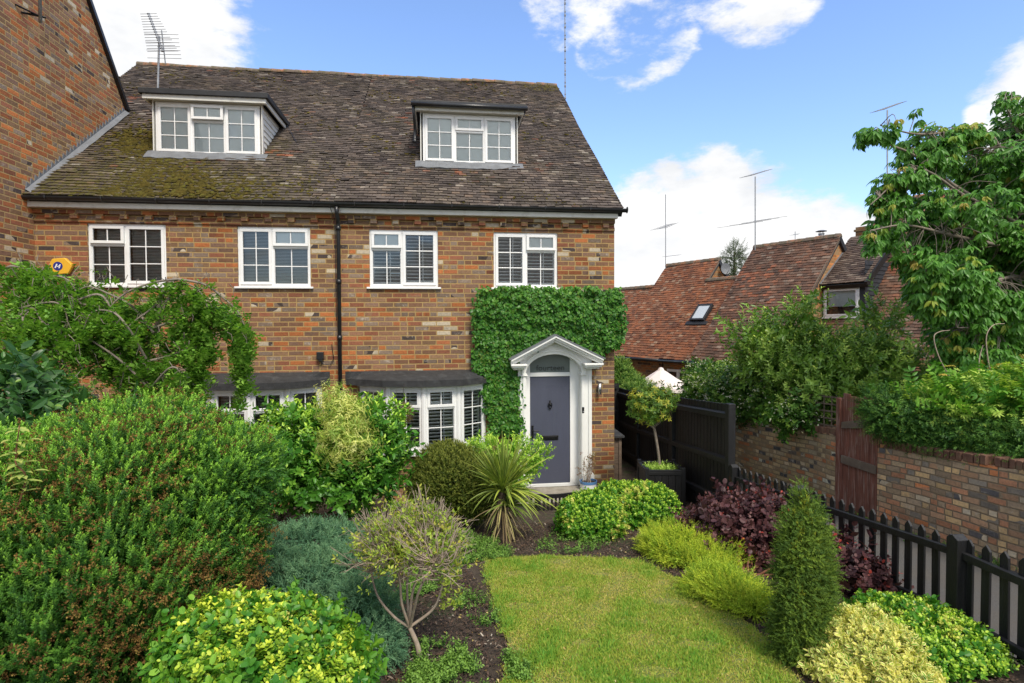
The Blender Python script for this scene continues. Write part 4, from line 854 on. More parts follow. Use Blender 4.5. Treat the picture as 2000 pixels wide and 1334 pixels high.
pp=onX(79,0,-6.60); mb=MB(); pb=onX(79,44,-6.60); mb.tube([(pb[0],pb[1],pb[2]),(pb[0],pb[1],pb[2]+2.2)],.027,10); mb.build('aerial_pole',M['galv'],wing,uv=False,smooth=True)
pk=onX(82,33,-6.6); pj=onX(40,24,-6.78); mb=MB(); mb.tube([(-6.77,pj[1],pj[2]),(-6.62,pk[1]-.02,pk[2]),(-6.55,pk[1]+.02,pk[2]-.0)],.018,6); mb.tube([(-6.77,pk[1]-.35,pk[2]),(-6.62,pk[1],pk[2])],.014,6); mb.build('bracket',M['blackmetal'],wing,uv=False)
# alarm box
ax,az=q(118,520,10.44); al_=thing('alarm_box','yellow hexagonal alarm box with a blue badge on the brick wall','alarm box',(ax,10.46,az))
T=TF((0,10.5,0),(1,0,0),(0,-1,0)); mb=MB(T); hexp=[(ax+.20*math.cos(a+.12),az+.155*math.sin(a+.12)) for a in np.arange(6)*math.pi/3]; mb.prism(hexp,.005,.075); mb.build('case',M['yellow'],al_,uv=False,bevel=.012)
mb=MB(T); mb.prism([(ax-.03+.075*math.cos(a),az+.075*math.sin(a)) for a in np.linspace(0,6.28,17)[:-1]],.076,.079); mb.build('badge',M['blue'],al_,uv=False)
mb=MB(T); mb.prism([(ax-.08,az-.03),(ax-.05,az+.04),(ax-.03,az+.035),(ax-.06,az-.035)],.0795,.082); mb.prism([(ax-.02,az-.035),(ax+.0,az+.03),(ax+.02,az+.03),(ax,az-.035)],.0795,.082); mb.prism([(ax-.04,az+.0),(ax+.01,az+.015),(ax+.01,az+.0),(ax-.04,az-.015)],.0825,.084); mb.build('emblem',M['white'],al_,uv=False)
mb=MB(T); mb.box(ax-.06,ax+.05,az-.175,az-.13,.012,.06); mb.build('strobe',M['blue'],al_,uv=False,bevel=.01)
# ================================================================ neighbouring cottages beyond the lane
UB=np.array([.407,-.914,0.]); UB/=np.linalg.norm(UB); NB=np.array([-.914,-.407,0.]); NB/=np.linalg.norm(NB)
P50=math.radians(49.3); SB=-NB*math.cos(P50)+np.array([0,0,math.sin(P50)]); RNB=NB*math.sin(P50)+np.array([0,0,math.cos(P50)])
def nb_roof(parent,E,L,zr,mat,seed,lpiece=None,name='roof',keep=None,moss=None):
    """E: eaves corner, L: length, zr: ridge height"""
    E=np.array(E,float); ln=(zr-E[2])/math.sin(P50)
    parts=[tiles(E,UB,SB,RNB,L,ln,keep,gauge=.112,tw=.175,wav=.018,seed=seed,moss=moss)]
    o=tileobj(name,parent,mat,parts)
    T=lambda u,v,w:tuple(E+UB*u+SB*v+RNB*w); mb=MB(T)
    if keep is None: mb.box(.02,L-.03,.02,ln,-.12,-.045)
    R=E+SB*ln; S2=NB*-1*math.cos(P50)-np.array([0,0,math.sin(P50)]); T2=lambda u,v,w:tuple(R+UB*u+S2*v+(np.array([0,0,1])*math.cos(P50)-NB*math.sin(P50))*w); mb.T=T2; mb.box(.0,L,.0,ln*.97,-.10,.03)
    mb.build('roof_deck',M['darkclad'],o,uv=False)
    rd=MB(); x=0
    while x<L-.02:
        l=min(.31,L-x); rd.tube([R+UB*x+np.array([0,0,.0]),R+UB*(x+l-.008)],[.115,.10],8); x+=l
    rd.build('ridge',M['ridge'],o,uv=False)
    return o,R
mossN=lambda z0,k:(lambda P:np.clip((P[:,2]-z0)*k,0,.85))
def nb_house(lab,E,L,zr,mat,seed,ridge_u=None,moss=None,depth=None):
    E=np.array(E,float); r=thing('brick_house',lab,'house',(E[0],E[1],0),'terrace of small tiled cottages behind the garden wall')
    nb_roof(r,E,L,zr,mat,seed,moss=moss)
    run=(zr-E[2])/math.tan(P50); B=E-NB*.16
    T=TF(B,UB,NB); mb=MB(T)
    mb.box(0.02,L-.06,-3.0,-.02,-.28,0)
    # gable walls
    for u in (.02,L-.34):
        V=[]
        for uu in (u,u+.26): V+=[T(uu,-3,-.3),T(uu,-3,-2*run+.4),T(uu,0,-2*run+.2),T(uu,zr-E[2]-.12,-run+.16),T(uu,-.05,-.0)]
        mb.add(V,[(0,1,2,3,4),(9,8,7,6,5)]+[(i,(i+1)%5,5+(i+1)%5,5+i) for i in range(5)])
    w=mb.build('wall',M['brick_nb'],r)
    # verge boards either end
    vb=MB(lambda u,v,w_:tuple(E+UB*u+SB*v+RNB*w_)); ln=(zr-E[2])/math.sin(P50)
    vb.box(L-.045,L-.005,0,ln,-.05,.012); vb.build('verge',M['greywood'],r,uv=False)
    g=MB(); g.tube([E+NB*.05+UB*0+np.array([0,0,-.035]),E+NB*.05+UB*L+np.array([0,0,-.035])],.055,10); g.build('gutter',M['plastic'],r,uv=False,smooth=True)
    return r,run
E_A=np.array([6.533,21.297,1.9]); E_B=np.array([7.873,17.134,1.93])
# far cottage
Ez=E_A-UB*4.6-NB*.1; zz=float(onPl(1240,566,E_A-NB*3.0,NB)[2])
nb_house('farthest tiled cottage, its red roof just showing past the corner of the brick house',Ez,4.6,zz,M['tile_red'],31,moss=mossN(zz-.5,1.2))
hA,runA=nb_house('red tiled cottage with a rooflight and a small gable with a grey dish',E_A,2.66,5.55,M['tile_red'],32,moss=mossN(5.1,1.0))
# lower continuation of its roof towards the next cottage
EA2=E_A+UB*2.66; zA2=float(onPl(1425,546,EA2-NB*2.6,NB)[2]); nb_roof(hA,EA2,2.6,zA2,M['tile_red'],33,name='lower_roof'); 
mb=MB(TF(EA2-NB*.16,UB,NB)); mb.box(0,2.5,-3,-.02,-.28,0); mb.build('wall',M['brick_nb'],hA)
g=MB(); g.tube([EA2+NB*.05+np.array([0,0,-.035]),EA2+NB*.05+UB*2.6+np.array([0,0,-.035])],.055,10); g.build('gutter',M['plastic'],hA,uv=False,smooth=True)
# grey dish on the little gable
gp=onPl(1413,527,EA2,UB); mb=MB(); ax=norm(UB+NB*.5+np.array([0,0,.15])); fx=norm(np.cross(ax,[0,0,1])); fy=np.cross(fx,ax); V=[];n=16
for r_,d_ in ((0,0),(.11,.015),(.19,.04)):
    for k in range(n): a=k*2*math.pi/n; V.append(tuple(gp+ax*(.16+d_)+fx*r_*math.cos(a)+fy*r_*1.15*math.sin(a)))
mb.add(V,[(i*n+k,i*n+(k+1)%n,(i+1)*n+(k+1)%n,(i+1)*n+k) for i in range(2) for k in range(n)]); mb.tube([gp,gp+ax*.16],.02,6); mb.tube([gp+ax*.17-fy*.25,gp+ax*.42-fy*.12],.012,6); mb.build('satellite_dish',M['lead'],hA,uv=False,smooth=True)
# rooflight
def on_roof(px,py,E): return onPl(px,py,E,RNB)
c=[on_roof(1349,629,E_A),on_roof(1377,629,E_A),on_roof(1396,597,E_A),on_roof(1367,599,E_A)]
c0=c[0]; uw=float((c[1]-c[0])@UB); sl=float(((c[2]+c[3])/2-(c[0]+c[1])/2)@SB); T=lambda u,v,w:tuple(c0+UB*u+SB*v+RNB*w)
mb=MB(T); fwid=.075
mb.box(0,uw,0,fwid,.0,.13); mb.box(0,uw,sl-fwid,sl,.0,.13); mb.box(0,fwid,fwid,sl-fwid,.0,.129); mb.box(uw-fwid,uw,fwid,sl-fwid,0,.129); mb.box(-.15,uw+.15,-.16,-.0,.03,.055); rl=mb.build('rooflight',M['rubber'],hA,uv=False,bevel=.01)
mb=MB(T); mb.add([T(fwid,fwid,.11),T(uw-fwid,fwid,.11),T(uw-fwid,sl-fwid,.11),T(fwid,sl-fwid,.11)],[(0,1,2,3)]); mb.build('pane',M['skyglass'],rl,uv=False)
# window under its eaves
T=TF(EA2-NB*.16,UB,NB); 
def Tloc(px,py): p=onPl(px,py,EA2-NB*.16,NB); return float((p-(EA2-NB*.16))@UB),float(p[2])
a,b_=Tloc(1303,720),Tloc(1326,772); T=TF([*(EA2-NB*.16)[:2],0],UB,NB); window(hA,T,a[0],b_[0]+.5,b_[1]-.3,a[1],[(.5,'plain'),(.5,'plain')],None,w=.02,bars=False)
mb=MB(T); mb.box(a[0]+.03,b_[0]+.47,b_[1]-.27,a[1]-.03,-.0,.004); mb.build('dark_window_back',M['room'],hA,uv=False)  # flat dark sheet on the solid wall, standing in for the unlit room
# cottage B
zB=5.767; hB,runB=nb_house('tall brown tiled cottage with a metal flue and a round vent in its brick gable',E_B,2.95,zB,M['tile_mid'],34,moss=lambda P:np.clip(np.exp(-(((P-(E_B+SB*4.8))@UB)/.7)**2)*np.clip((P[:,2]-zB+.55)*2,0,1),0,1))
RB0=E_B+SB*((zB-E_B[2])/math.sin(P50))
fp=onPl(1604,467,RB0-NB*.3,NB); mb=MB(); mb.tube([fp-np.array([0,0,.5]),fp+np.array([0,0,.16])],.085,14); mb.tube([fp+np.array([0,0,.16]),fp+np.array([0,0,.175])],.095,14)
for k in range(4): a=k*1.57+.5; o_=np.array([math.cos(a),math.sin(a),0])*.07; mb.tube([fp+o_+np.array([0,0,.16]),fp+o_+np.array([0,0,.26])],.007,5)
mb.lathe(fp+np.array([0,0,.26]),[(.001,.03),(.09,.02),(.17,-.012),(.165,-.02),(.001,.0)],18); mb.build('flue',M['galv'],hB,uv=False)
EG=E_B+UB*(2.95-.08); vp=onPl(1650,498,EG,UB); mb=MB(); mb.tube([vp-UB*.05,vp+UB*.16],.11,16); mb.tube([vp+UB*.16,vp+UB*.2],[.13,.10],16); mb.build('vent_hood',M['galv'],hB,uv=False)
# cottage D, set back, with the dormer C against B's gable
ED=E_B+UB*2.95-NB*.85; zD=7.0
rD=thing('brick_house','near tiled cottage behind the cherry tree, with a dark boarded dormer','house',(ED[0],ED[1],0),'terrace of small tiled cottages behind the garden wall')
ED[2]=1.3
nb_roof(rD,ED,9.0,zD,M['tile_mid'],35,moss=None)
mb=MB(TF(ED-NB*.16,UB,NB)); mb.box(-.3,8.9,-2.5,-.02,-.28,0); mb.build('wall',M['brick_nb'],rD)
# dormer C
wb=on_roof(1645,624,ED); yC=float((wb-ED)@NB)  # distance of the front plane along NB (negative = back)
PC=ED+NB*(yC+.02); OC=np.array([PC[0],PC[1],0]); TC=TF(OC,UB,NB)
def C(px,py): p=onPl(px,py,OC,NB); return float((p-OC)@UB),float(p[2])
cl,cb=C(1609,620); cr,ct=C(1679,560); e0=C(1601,556); e1=C(1693,549)
dm=MB(TC); ztop=(e0[1]+e1[1])/2
dm.box(e0[0],cl-.0,cb-.1,ztop,-.15,0); dm.box(cr,e1[0]-.06,cb-.1,ztop,-.15,0); dm.box(cl,cr,ct,ztop,-.15,0); dm.box(cl,cr,cb-.12,cb,-.15,0)
run=3.2; ur=e1[0]-.06
for k in range(14): # boarded cheek
    z=cb-.1+k*.12; 
    if z<ztop+1.4: dm.add([TC(ur,z,0),TC(ur+.02,z,0),TC(ur,z+.125,0),TC(ur,z,-run),TC(ur+.02,z,-run),TC(ur,z+.125,-run)],[(0,1,2),(0,3,4,1),(1,4,5,2)])
dC=dm.build('dormer',M['darkclad'],rD,uv=False)
p38=math.radians(40); SC=-NB*math.cos(p38)+np.array([0,0,math.sin(p38)]); RC=NB*math.sin(p38)+np.array([0,0,math.cos(p38)])
E0=OC+UB*(e0[0]-.02)+NB*.16+np.array([0,0,ztop-.04]); LC=e1[0]-e0[0]+.08; 
top=onPl(1664,497,E0,RC); lc=float((top-E0)@SC); lc2=lc+1.0
tileobj('dormer_roof',dC,M['tile_dark'],[tiles(E0,UB,SC,RC,LC,lc2,None,gauge=.10,tw=.17,wav=.015,seed=36,moss=None)])
mb=MB(lambda u,v,w:tuple(E0+UB*u+SC*v+RC*w)); mb.box(0,LC,0,lc2,-.07,0); mb.box(LC-.02,LC+.05,-.05,lc2,-.12,.06); mb.box(-.0,LC,-.04,.02,-.13,.0); mb.build('verge',M['blackwood'],dC,uv=False)
z=MB(lambda u,v,w:tuple(E0+UB*u+SC*v+RC*w)); vv=0
while vv<lc: z.prism([(-.03,vv),(.16,vv),(.16,vv+.12),(-.03,vv+.12)],.035,.05); z.add([z.T(-.03,vv,.05),z.T(-.03,vv+.12,.05),z.T(-.03,vv+.10,.17)],[(0,1,2)]); vv+=.12
z.build('lead_flashing',M['lead'],dC,uv=False)
window(rD,TC,cl,cr,cb,ct,[(1,'plain')],'halfroller',w=.03,bars=False,fw=.05,name='window')
mb=MB(TC); mb.box(cl,cr,cb,ct,-.3,-.29); mb.build('dark_window_back',M['room'],dC,uv=False)  # dark sheet behind the pane, its colour stands in for the room's gloom
# its second dormer, white, half hidden in the cherry tree
w0=on_roof(1890,600,ED); PE=ED+NB*float((w0-ED)@NB); OE=np.array([PE[0],PE[1],0]); TE=TF(OE,UB,NB)
def C2(px,py): p=onPl(px,py,OE,NB); return float((p-OE)@UB),float(p[2])
l,bz=C2(1842,618); r_,tz=C2(1932,585); mb=MB(TE); mb.box(l-.1,r_+.1,bz-.02,tz+.12,-.9,0); mb.box(l-.2,r_+.2,tz+.12,tz+.2,-1.2,.15); d2=mb.build('dormer',M['fascia'],rD,uv=False); window(rD,TE,l,r_,bz+.02,tz+.08,[(.5,'plain'),(.5,'plain')],None,w=.04,bars=False)
# ridge stack of cottage D seen through the leaves
cp=onPl(1697,440,ED-NB*5.2,NB); mb=MB(TF(cp,UB,NB)); mb.box(-.3,.3,-1.9,-.05,-.25,.25); mb.box(-.34,.34,-.2,-.13,-.29,.29); ch=mb.build('chimney',M['brick_nb'],rD)
# ================================================================ aerials
def rod(mb,a,b,r=.008): mb.tube([a,b],r,6)
def mast(lab,base,top,group,yagis,r=.02,Y=None,thk=.006):
    base=np.array(base);top=np.array(top); t_=thing('tv_aerial',lab,'aerial',base,group)
    mb=MB(); mb.tube([base,top],r,8); mb.build('mast',M['galv'],t_,uv=False)
    for (c,d,L,n,el,edir) in yagis:
        c=np.array(c);d=norm(np.array(d,float)); ed=norm(np.array(edir,float)); mb=MB(); rod(mb,c-d*L/2,c+d*L/2,.011)
        for k in range(n):
            p=c+d*L*(k/(max(n-1,1))-.5); h=el*(1-.35*k/max(n,1))/2; rod(mb,p-ed*h,p+ed*h,thk)
        mb.build('antenna',M['galv'],t_,uv=False)
    return t_
Y1=13.45; b_=onY(306,185,Y1); tp=onY(311,70,Y1)
t_=mast('many-barred television aerial on a pole behind the white boarded dormer',(b_[0],b_[1],EZ+(b_[1]-EY)*RT),tp,'television aerials on the roofs',[],r=.022)
mb=MB(); B0=onY(290,27,Y1+.45); B1=onY(318,100,Y1-.35); mb.tube([B0,B1],.016,6)
for k in range(15):
    s=k/14; p=B0*(1-s)+B1*s; L=.20+.16*s; e=norm(np.array([1,-.25,-.05])); rod(mb,p-e*L,p+e*L,.0055)
    mb.tube([p-e*.03,p+e*.03],.02,5)
mb.build('antenna',M['galv'],t_,uv=False)
mb=MB(); rf=onY(316,82,Y1-.3)
for k in range(7):
    for s_ in (-1,):
        p=rf+np.array([0,.02*k,-.075*k+.15]); rod(mb,p-np.array([.12 if k%2 else .35,0,0]),p+np.array([.36,-.05,-.0]),.005)
rod(mb,rf+np.array([.0,0,.25]),rf+np.array([.02,.1,-.42]),.012); mb.build('reflector',M['galv'],t_,uv=False)
# tall thin mast behind the roof, jointed all the way up
a=onY(1104,260,19.0); c=onY(1103,-40,19.0); t_=thing('mast','tall thin jointed mast rising from behind the right end of the roof','mast',(a[0],19.0,0)); mb=MB(); mb.tube([(a[0],19,0),a,c],.017,6)
for k in range(14):
    z=a[2]+(c[2]-a[2])*k/13; mb.tube([(a[0],19,z-.03),(a[0],19,z+.03)],.034,6)
    mb.tube([(a[0],19,z+.10),(a[0],19,z+.14)],.03,6)
mb.build('mast_pole',M['galv'],t_,uv=False)
ex=np.array([1,-.1,0.2])
def mpx(lab,px,py0,py1,Yd,items,r):
    base=onY(px,py0,Yd); top=onY(px,py1,Yd); it=[]
    for (cx,cy,x0,y0,x1,y1,n,el) in items:
        A=onY(x0,y0,Yd-.3);B=onY(x1,y1,Yd+.3); it.append(((A+B)/2,B-A,float(np.linalg.norm(B-A)),n,el,(.55,-.8,0)))
    return mast(lab,base,top,'television aerials on the roofs',it,r=r)
mpx('thin aerial mast with one cross arm above the red tiled cottage',1300,525,380,21.5,[(0,0,1287,447,1313,437,6,.8),(0,0,1300,501,1325,498,2,.3)],.017)
mast2=mpx('tall aerial mast with two long antennas above the brown tiled cottage',1475,490,345,18.3,[(0,0,1457,345,1500,332,12,.45),(0,0,1444,439,1504,427,4,1.6)],.02)
mpx('aerial on a jointed pole poking out beside the top of the cherry tree',1733,470,215,15.5,[(0,0,1714,217,1761,200,12,.4)],.02)
mpx('small distant aerial just left of the metal flue',1553,480,452,30,[(0,0,1550,459,1556,457,3,.5)],.02)
# ================================================================ garden walls, gate, trellis
XW=6.15; XWN=XW
def gwall(lab,y0,y1,z0a,z1a,mat,cop):
    """z top runs from z0a at y0 to z1a at y1"""
    t_=thing('garden_wall',lab,'wall',(XW,(y0+y1)/2,float(G((y0+y1)/2))),'old brick garden walls along the lane')
    n=26; ys=np.linspace(y0,y1,n); V=[];wob=lambda y:.012*math.sin(y*2.3)+.008*math.sin(y*6)
    tops=[z0a+(z1a-z0a)*i/(n-1)+.012*math.sin(i*1.7) for i in range(n)]
    for y,zt in zip(ys,tops):
        V+=[(XW+wob(y),y,float(G(y))-.1),(XW+wob(y),y,zt),(XW+.24,y,zt),(XW+.24,y,float(G(y))-.1)]
    Fc=[]
    for i in range(n-1):
        for a,b in ((0,1),(1,2),(2,3)): Fc.append((4*i+a,4*i+b,4*i+4+b,4*i+4+a))
    Fc+=[(0,1,2,3),(4*n-4,4*n-3,4*n-2,4*n-1)]
    mb=MB(); mb.add(V,Fc); o=mb.build('brickwork',mat,t_,uv=False)
    # courses follow the fall of the lane
    me=o.data; L=me.uv_layers.new(name='UVMap'); off=wl(t_); sl=-.055
    for p in me.polygons:
        for li in p.loop_indices:
            c=np.array(me.vertices[me.loops[li].vertex_index].co)+off
            if abs(p.normal.x)>.5: L.data[li].uv=(c[1],c[2]-sl*c[1])
            elif abs(p.normal.z)>.5: L.data[li].uv=(c[1],c[0])
            else: L.data[li].uv=(c[0],c[2])
    g=np.random.default_rng(5); y=y0+.02; cp=MB(lambda u,v,w:(u,v,w)); k=0
    while y<y1-.1: # coping of bricks on edge
        zt=z0a+(z1a-z0a)*(y-y0)/(y1-y0); 
        if g.uniform()<.93:
            d=g.normal()*.006; cp.box(XW-.012+d,XW+.252,y,y+.066,zt-.01,zt+.095+g.normal()*.005)
        y+=.079
    cp.build('coping',cop,t_,bevel=.008,uv=False); return t_
M['cop']=simple('coping_brick',(.17,.085,.055),.9,.5,5,bump=.6,bscale=40,dirt=((.09,.10,.05),.5,5,.7))
gN0=onX(2000,1110,XW); 
gwall('near stretch of mottled red and grey brick garden wall to the right of the wooden gate',1.5,7.22,1.86,1.36,M['brick_old'],M['cop'])
gwall('far stretch of pale buff brick garden wall left of the wooden gate',8.05,13.0,1.36,1.02,M['brick_old2'],M['cop'])
# gate
gy0,gy1=7.24,8.03; gz=float(G(7.6)); gt=thing('wooden_gate','tall peeling red brown plank gate set in the old brick wall','gate',(XW,7.63,gz))
zt=2.02; T=lambda u,v,w:(XW-w,u,v); 
mb=MB(T); mb.box(gy1-.09,gy1,gz-.05,zt-.06,-.05,.05); mb.build('gate_post',M['gatewood'],gt,uv=False,bevel=.006)
nb=5; wd=(gy1-.10-gy0)/nb
for k in range(nb):
    mb=MB(T); a=gy0+k*wd; mb.box(a+.003,a+wd-.003,gz+.03,zt+.02*math.sin(k*2)+.0,-.02,.004+.002*(k%2)); mb.build('board',M['gatewood'],gt,uv=False,bevel=.003)
mb=MB(T); mb.box(gy0-.0,gy1-.11,gz+.75,gz+.87,.008,.045); mb.build('rail',M['greywood'],gt,uv=False,bevel=.004)
mb=MB(T); mb.add([T(a,b,w) for w in (.008,.04) for a,b in ((gy0,1.62),(gy1-.11,1.50),(gy1-.11,1.60),(gy0,1.76))],[(0,1,2,3),(7,6,5,4),(0,4,5,1),(1,5,6,2),(2,6,7,3),(3,7,4,0)]); mb.build('rail',M['greywood'],gt,uv=False)
# trellis on the far wall
tt=thing('trellis','weathered wooden lattice trellis on top of the buff brick wall','trellis',(XW+.05,8.7,1.3)); T=lambda u,v,w:(XW+.05-w,u,v)
y0,y1=8.08,9.35; zb=lambda y:1.47-.055*(y-8); 
mb=MB(T)
for k in range(8): y=y0+(y1-y0)*k/7; mb.box(y-.011,y+.011,zb(y)-.02,zb(y)+.50,-.008,.0)
for k in range(5):
    z=.02+k*.115; mb.add([T(a,zb(a)+z+d,w) for w in (.001,.012) for a,d in ((y0,-.01),(y1,-.01),(y1,.012),(y0,.012))],[(0,1,2,3),(7,6,5,4),(0,4,5,1),(1,5,6,2),(2,6,7,3),(3,7,4,0)])
mb.build('lattice',M['greywood'],tt,uv=False); mb=MB(T); mb.box(9.30,9.38,.9,2.02,-.03,.03); mb.build('post',M['greywood'],tt,uv=False,bevel=.004)
# ================================================================ black fences
XF=4.2
def copyo(o,parent,loc):
    c=o.copy(); COL.objects.link(c); c.parent=parent; c.location=loc; return c
PF=thing('picket_fence','low black picket fence between the garden and the lane','fence',(XF,5.0,float(G(5.0))))
off=wl(PF)
topz=lambda y:float(np.interp(y,[3.6,7.6],[1.385,1.055])); railz=lambda y:float(np.interp(y,[4.17,7.59],[1.21,.88])); rail2=lambda y:float(np.interp(y,[4.16,4.88],[.70,.615]))
rail2=lambda y:railz(y)-.525
# one picket
mb=MB(lambda u,v,w:(u,v,w)); V=[(.012 if s else -.010,a,b) for s in (0,1) for a,b in ((-.034,-.80),(.034,-.80),(.034,-.045),(0,0),(-.034,-.045))]
mb.add(V,[(0,1,2,3,4),(9,8,7,6,5)]+[(i,(i+1)%5,5+(i+1)%5,5+i) for i in range(5)]); pk=mb.build('picket',M['blackwood'],None,uv=False,bevel=.003); pk.parent=PF
posts=[7.63,6.12,4.08,2.05,0.0]; ys=[]; 
for a,b in zip(posts[1:],posts[:-1]):
    n=int(round((b-a-.06)/.142)); ys+= [a+.105+(b-a-.17)*(i)/(n-1) for i in range(n)]
first=True
for y in ys:
    l=(XF+.045-off[0],y-off[1],topz(y)-off[2]+random.uniform(-.006,.006))
    if first: pk.location=l; first=False; o_=pk
    else: o_=copyo(pk,PF,l)
    o_.rotation_euler=(random.uniform(-.012,.012),0,random.uniform(-.03,.03))
def slbar(mb,y0,y1,zf,x0,x1,h):
    V=[(x,y,zf(y)+d) for x in (x0,x1) for y,d in ((y0,0),(y1,0),(y1,h),(y0,h))]; mb.add(V,[(0,1,2,3),(7,6,5,4),(0,4,5,1),(1,5,6,2),(2,6,7,3),(3,7,4,0)])
for a,b in zip(posts[1:],posts[:-1]):
    for zf in (railz,rail2):
        mb=MB(); slbar(mb,a+.045,b-.045,lambda y:zf(y)-.03,XF-.012,XF+.032,.062); mb.build('rail',M['blackwood'],PF,uv=False,bevel=.004)
for y in posts[:]:
    mb=MB(lambda u,v,w:(u,v,w)); zt=topz(y)+.03; mb.box(XF-.052,XF+.052,y-.052,y+.052,float(G(y))-.1,zt-.035)
    mb.add([(XF-.052,y-.052,zt-.035),(XF+.052,y-.052,zt-.035),(XF+.052,y+.052,zt-.035),(XF-.052,y+.052,zt-.035),(XF-.052,y,zt),(XF+.052,y,zt)],[(0,1,5,4),(3,4,5,2),(0,4,3),(1,2,5)]); mb.build('post',M['blackwood'],PF,uv=False,bevel=.005)
BF=thing('board_fence','tall black close-boarded fence with rails between the house and the lane','fence',(XF,10.0,0))
tz=lambda y:float(np.interp(y,[7.70,12.4],[1.93,1.62]))
pb=[7.74,9.75,11.6,13.4]
for y0,y1 in zip(pb[:-1],pb[1:]):
    nbd=int((y1-y0-.1)/.11); wd=(y1-y0-.10)/nbd; mb=MB(lambda u,v,w:(u,v,w))
    for k in range(nbd):
        a=y0+.05+k*wd; g_=float(G(a))-.02; V=[(XF+x,a+yy,z) for z in (g_,tz(a)) for x,yy in ((.0,0),(.006,wd+.012),(.018,wd+.012),(.022,0))]; mb.add(V,[(0,1,2,3)[::-1],(4,5,6,7),(0,1,5,4),(1,2,6,5),(2,3,7,6),(3,0,4,7)])
    mb.build('panel',M['blackwood'],BF,uv=False)
    for dz in (-.16,-.83,-1.45):
        mb=MB(); V=[(XF+x,y,tz(y)+dz+z) for y in (y0+.05,y1-.05) for x,z in ((-.055,-.045),(0,-.055),(0,.055),(-.055,.03))]; mb.add(V,[(0,1,2,3)[::-1],(4,5,6,7),(0,1,5,4),(1,2,6,5),(2,3,7,6),(3,0,4,7)]); mb.build('rail',M['blackwood'],BF,uv=False,bevel=.004)
for y in pb:
    mb=MB(lambda u,v,w:(u,v,w)); mb.box(XF-.055,XF+.055,y-.055,y+.055,-.1,tz(y)+.02); mb.build('post',M['blackwood'],BF,uv=False,bevel=.006)
# black gate between house and fence
g_=thing('garden_gate','black boarded side gate between the house corner and the tall fence','gate',(3.75,12.9,0)); mb=MB(lambda u,v,w:(u,v,w))
for k in range(8): x=3.32+k*.11; mb.box(x,x+.106,12.9,12.925,.02,1.72)
mb.build('panel',M['blackwood'],g_,uv=False); 
for z in (.3,1.0,1.6):
    mb=MB(lambda u,v,w:(u,v,w)); mb.box(3.32,4.14,12.85,12.899,z,z+.09); mb.build('rail',M['blackwood'],g_,uv=False,bevel=.004)
mb=MB(); mb.tube([(4.0,12.84,.95),(4.0,12.84,1.1)],.012,6); mb.build('latch',M['blackmetal'],g_,uv=False)
# ================================================================ things by the door
# wooden store by the side wall
sb=thing('storage_box','brown wooden storage box with a grey lid beside the corner of the house','storage box',(3.60,11.2,0)); T=lambda u,v,w:(u,v,w)
zt_=float(onY(1212,850,10.75)[2]); xr_=float(onY(1214,900,10.75)[0])
mb=MB(T)
for k in range(8): z=.03+k*(zt_-.07)/8; mb.box(3.34,xr_-.045,10.765,10.79,z,z+(zt_-.07)/8-.006); mb.box(xr_-.055,xr_-.03,10.8,11.6,z,z+(zt_-.07)/8-.006)
mb.build('board',M['boxwood'],sb,uv=False,bevel=.003)
mb=MB(T); mb.box(xr_-.06,xr_,10.745,10.80,.0,zt_-.04); mb.box(3.34,3.40,10.745,10.79,.0,zt_-.04); mb.build('frame',M['boxwood'],sb,uv=False,bevel=.004)
mb=MB(T); V=[(a,b,z+(.05 if b>11 else 0)) for z in (zt_-.04,zt_) for a,b in ((3.33,10.68),(xr_+.04,10.68),(xr_+.04,11.65),(3.33,11.65))]; mb.add(V,[(0,1,2,3)[::-1],(4,5,6,7),(0,1,5,4),(1,2,6,5),(2,3,7,6),(3,0,4,7)]); mb.build('lid',M['felt'],sb,uv=False,bevel=.004)
# planter
pc=np.array([3.72,9.18]); aa=math.radians(-8); pu=np.array([math.cos(aa),math.sin(aa),0]); pn=np.array([-math.sin(aa),math.cos(aa),0]); hw=.33; gz0=float(G(9.18)); ztp=.70
pl_=thing('planter','square black timber planter standing on the paving in front of the tall fence','planter',(pc[0],pc[1],gz0)); P0=np.array([pc[0],pc[1],0.])
for (d0,d1) in ((pu,pn),(pn,-pu),(-pu,-pn),(-pn,pu)):
    T=TF(P0-d1*hw,d0,-d1); mb=MB(T); nbd=5; w_=(2*hw-.10)/nbd
    for k in range(nbd): a=-hw+.05+k*w_; mb.box(a+.002,a+w_-.002,gz0+.03,ztp-.04,-.035,-.012)
    mb.box(-hw+.05,hw-.05,ztp-.085,ztp-.03,-.012,-.001); mb.box(-hw+.05,hw-.05,gz0+.03,gz0+.09,-.012,-.001)
    mb.box(-hw+.02,hw-.02,ztp-.03,ztp,-.06,.0); mb.build('side',M['blackwood'],pl_,uv=False,bevel=.004)
for s in (-1,1):
    for s2 in (-1,1):
        T=TF(P0+pu*(hw-.03)*s+pn*(hw-.03)*s2,pu,pn); mb=MB(T); mb.box(-.034,.034,gz0-.0,ztp+.035,-.034,.034); mb.build('post',M['blackwood'],pl_,uv=False,bevel=.006)
T=TF(P0,pu,pn); mb=MB(T); mb.box(-hw+.05,hw-.05,ztp-.16,ztp-.09,-hw+.05,hw-.05); mb.build('soil',M['soil'],pl_,uv=False)
# door mat
mt=thing('door_mat','black half round rubber mat on the door step','door mat',(DCX,10.1,DZB-.13)); 
mb=MB(lambda u,v,w:(u,v,w)); zz_=DZB-.138; pts=[(DCX-.03+.44*math.cos(a),10.42-.40*math.sin(a)) for a in np.linspace(0,math.pi,20)]; V=[(x,y,z) for z in (zz_,zz_+.014) for x,y in pts]; n=20; mb.add(V,[tuple(range(n)),tuple(range(n,2*n))]+[(i,(i+1)%n,n+(i+1)%n,n+i) for i in range(n)]); mb.build('mat',M['matt'],mt,uv=False)
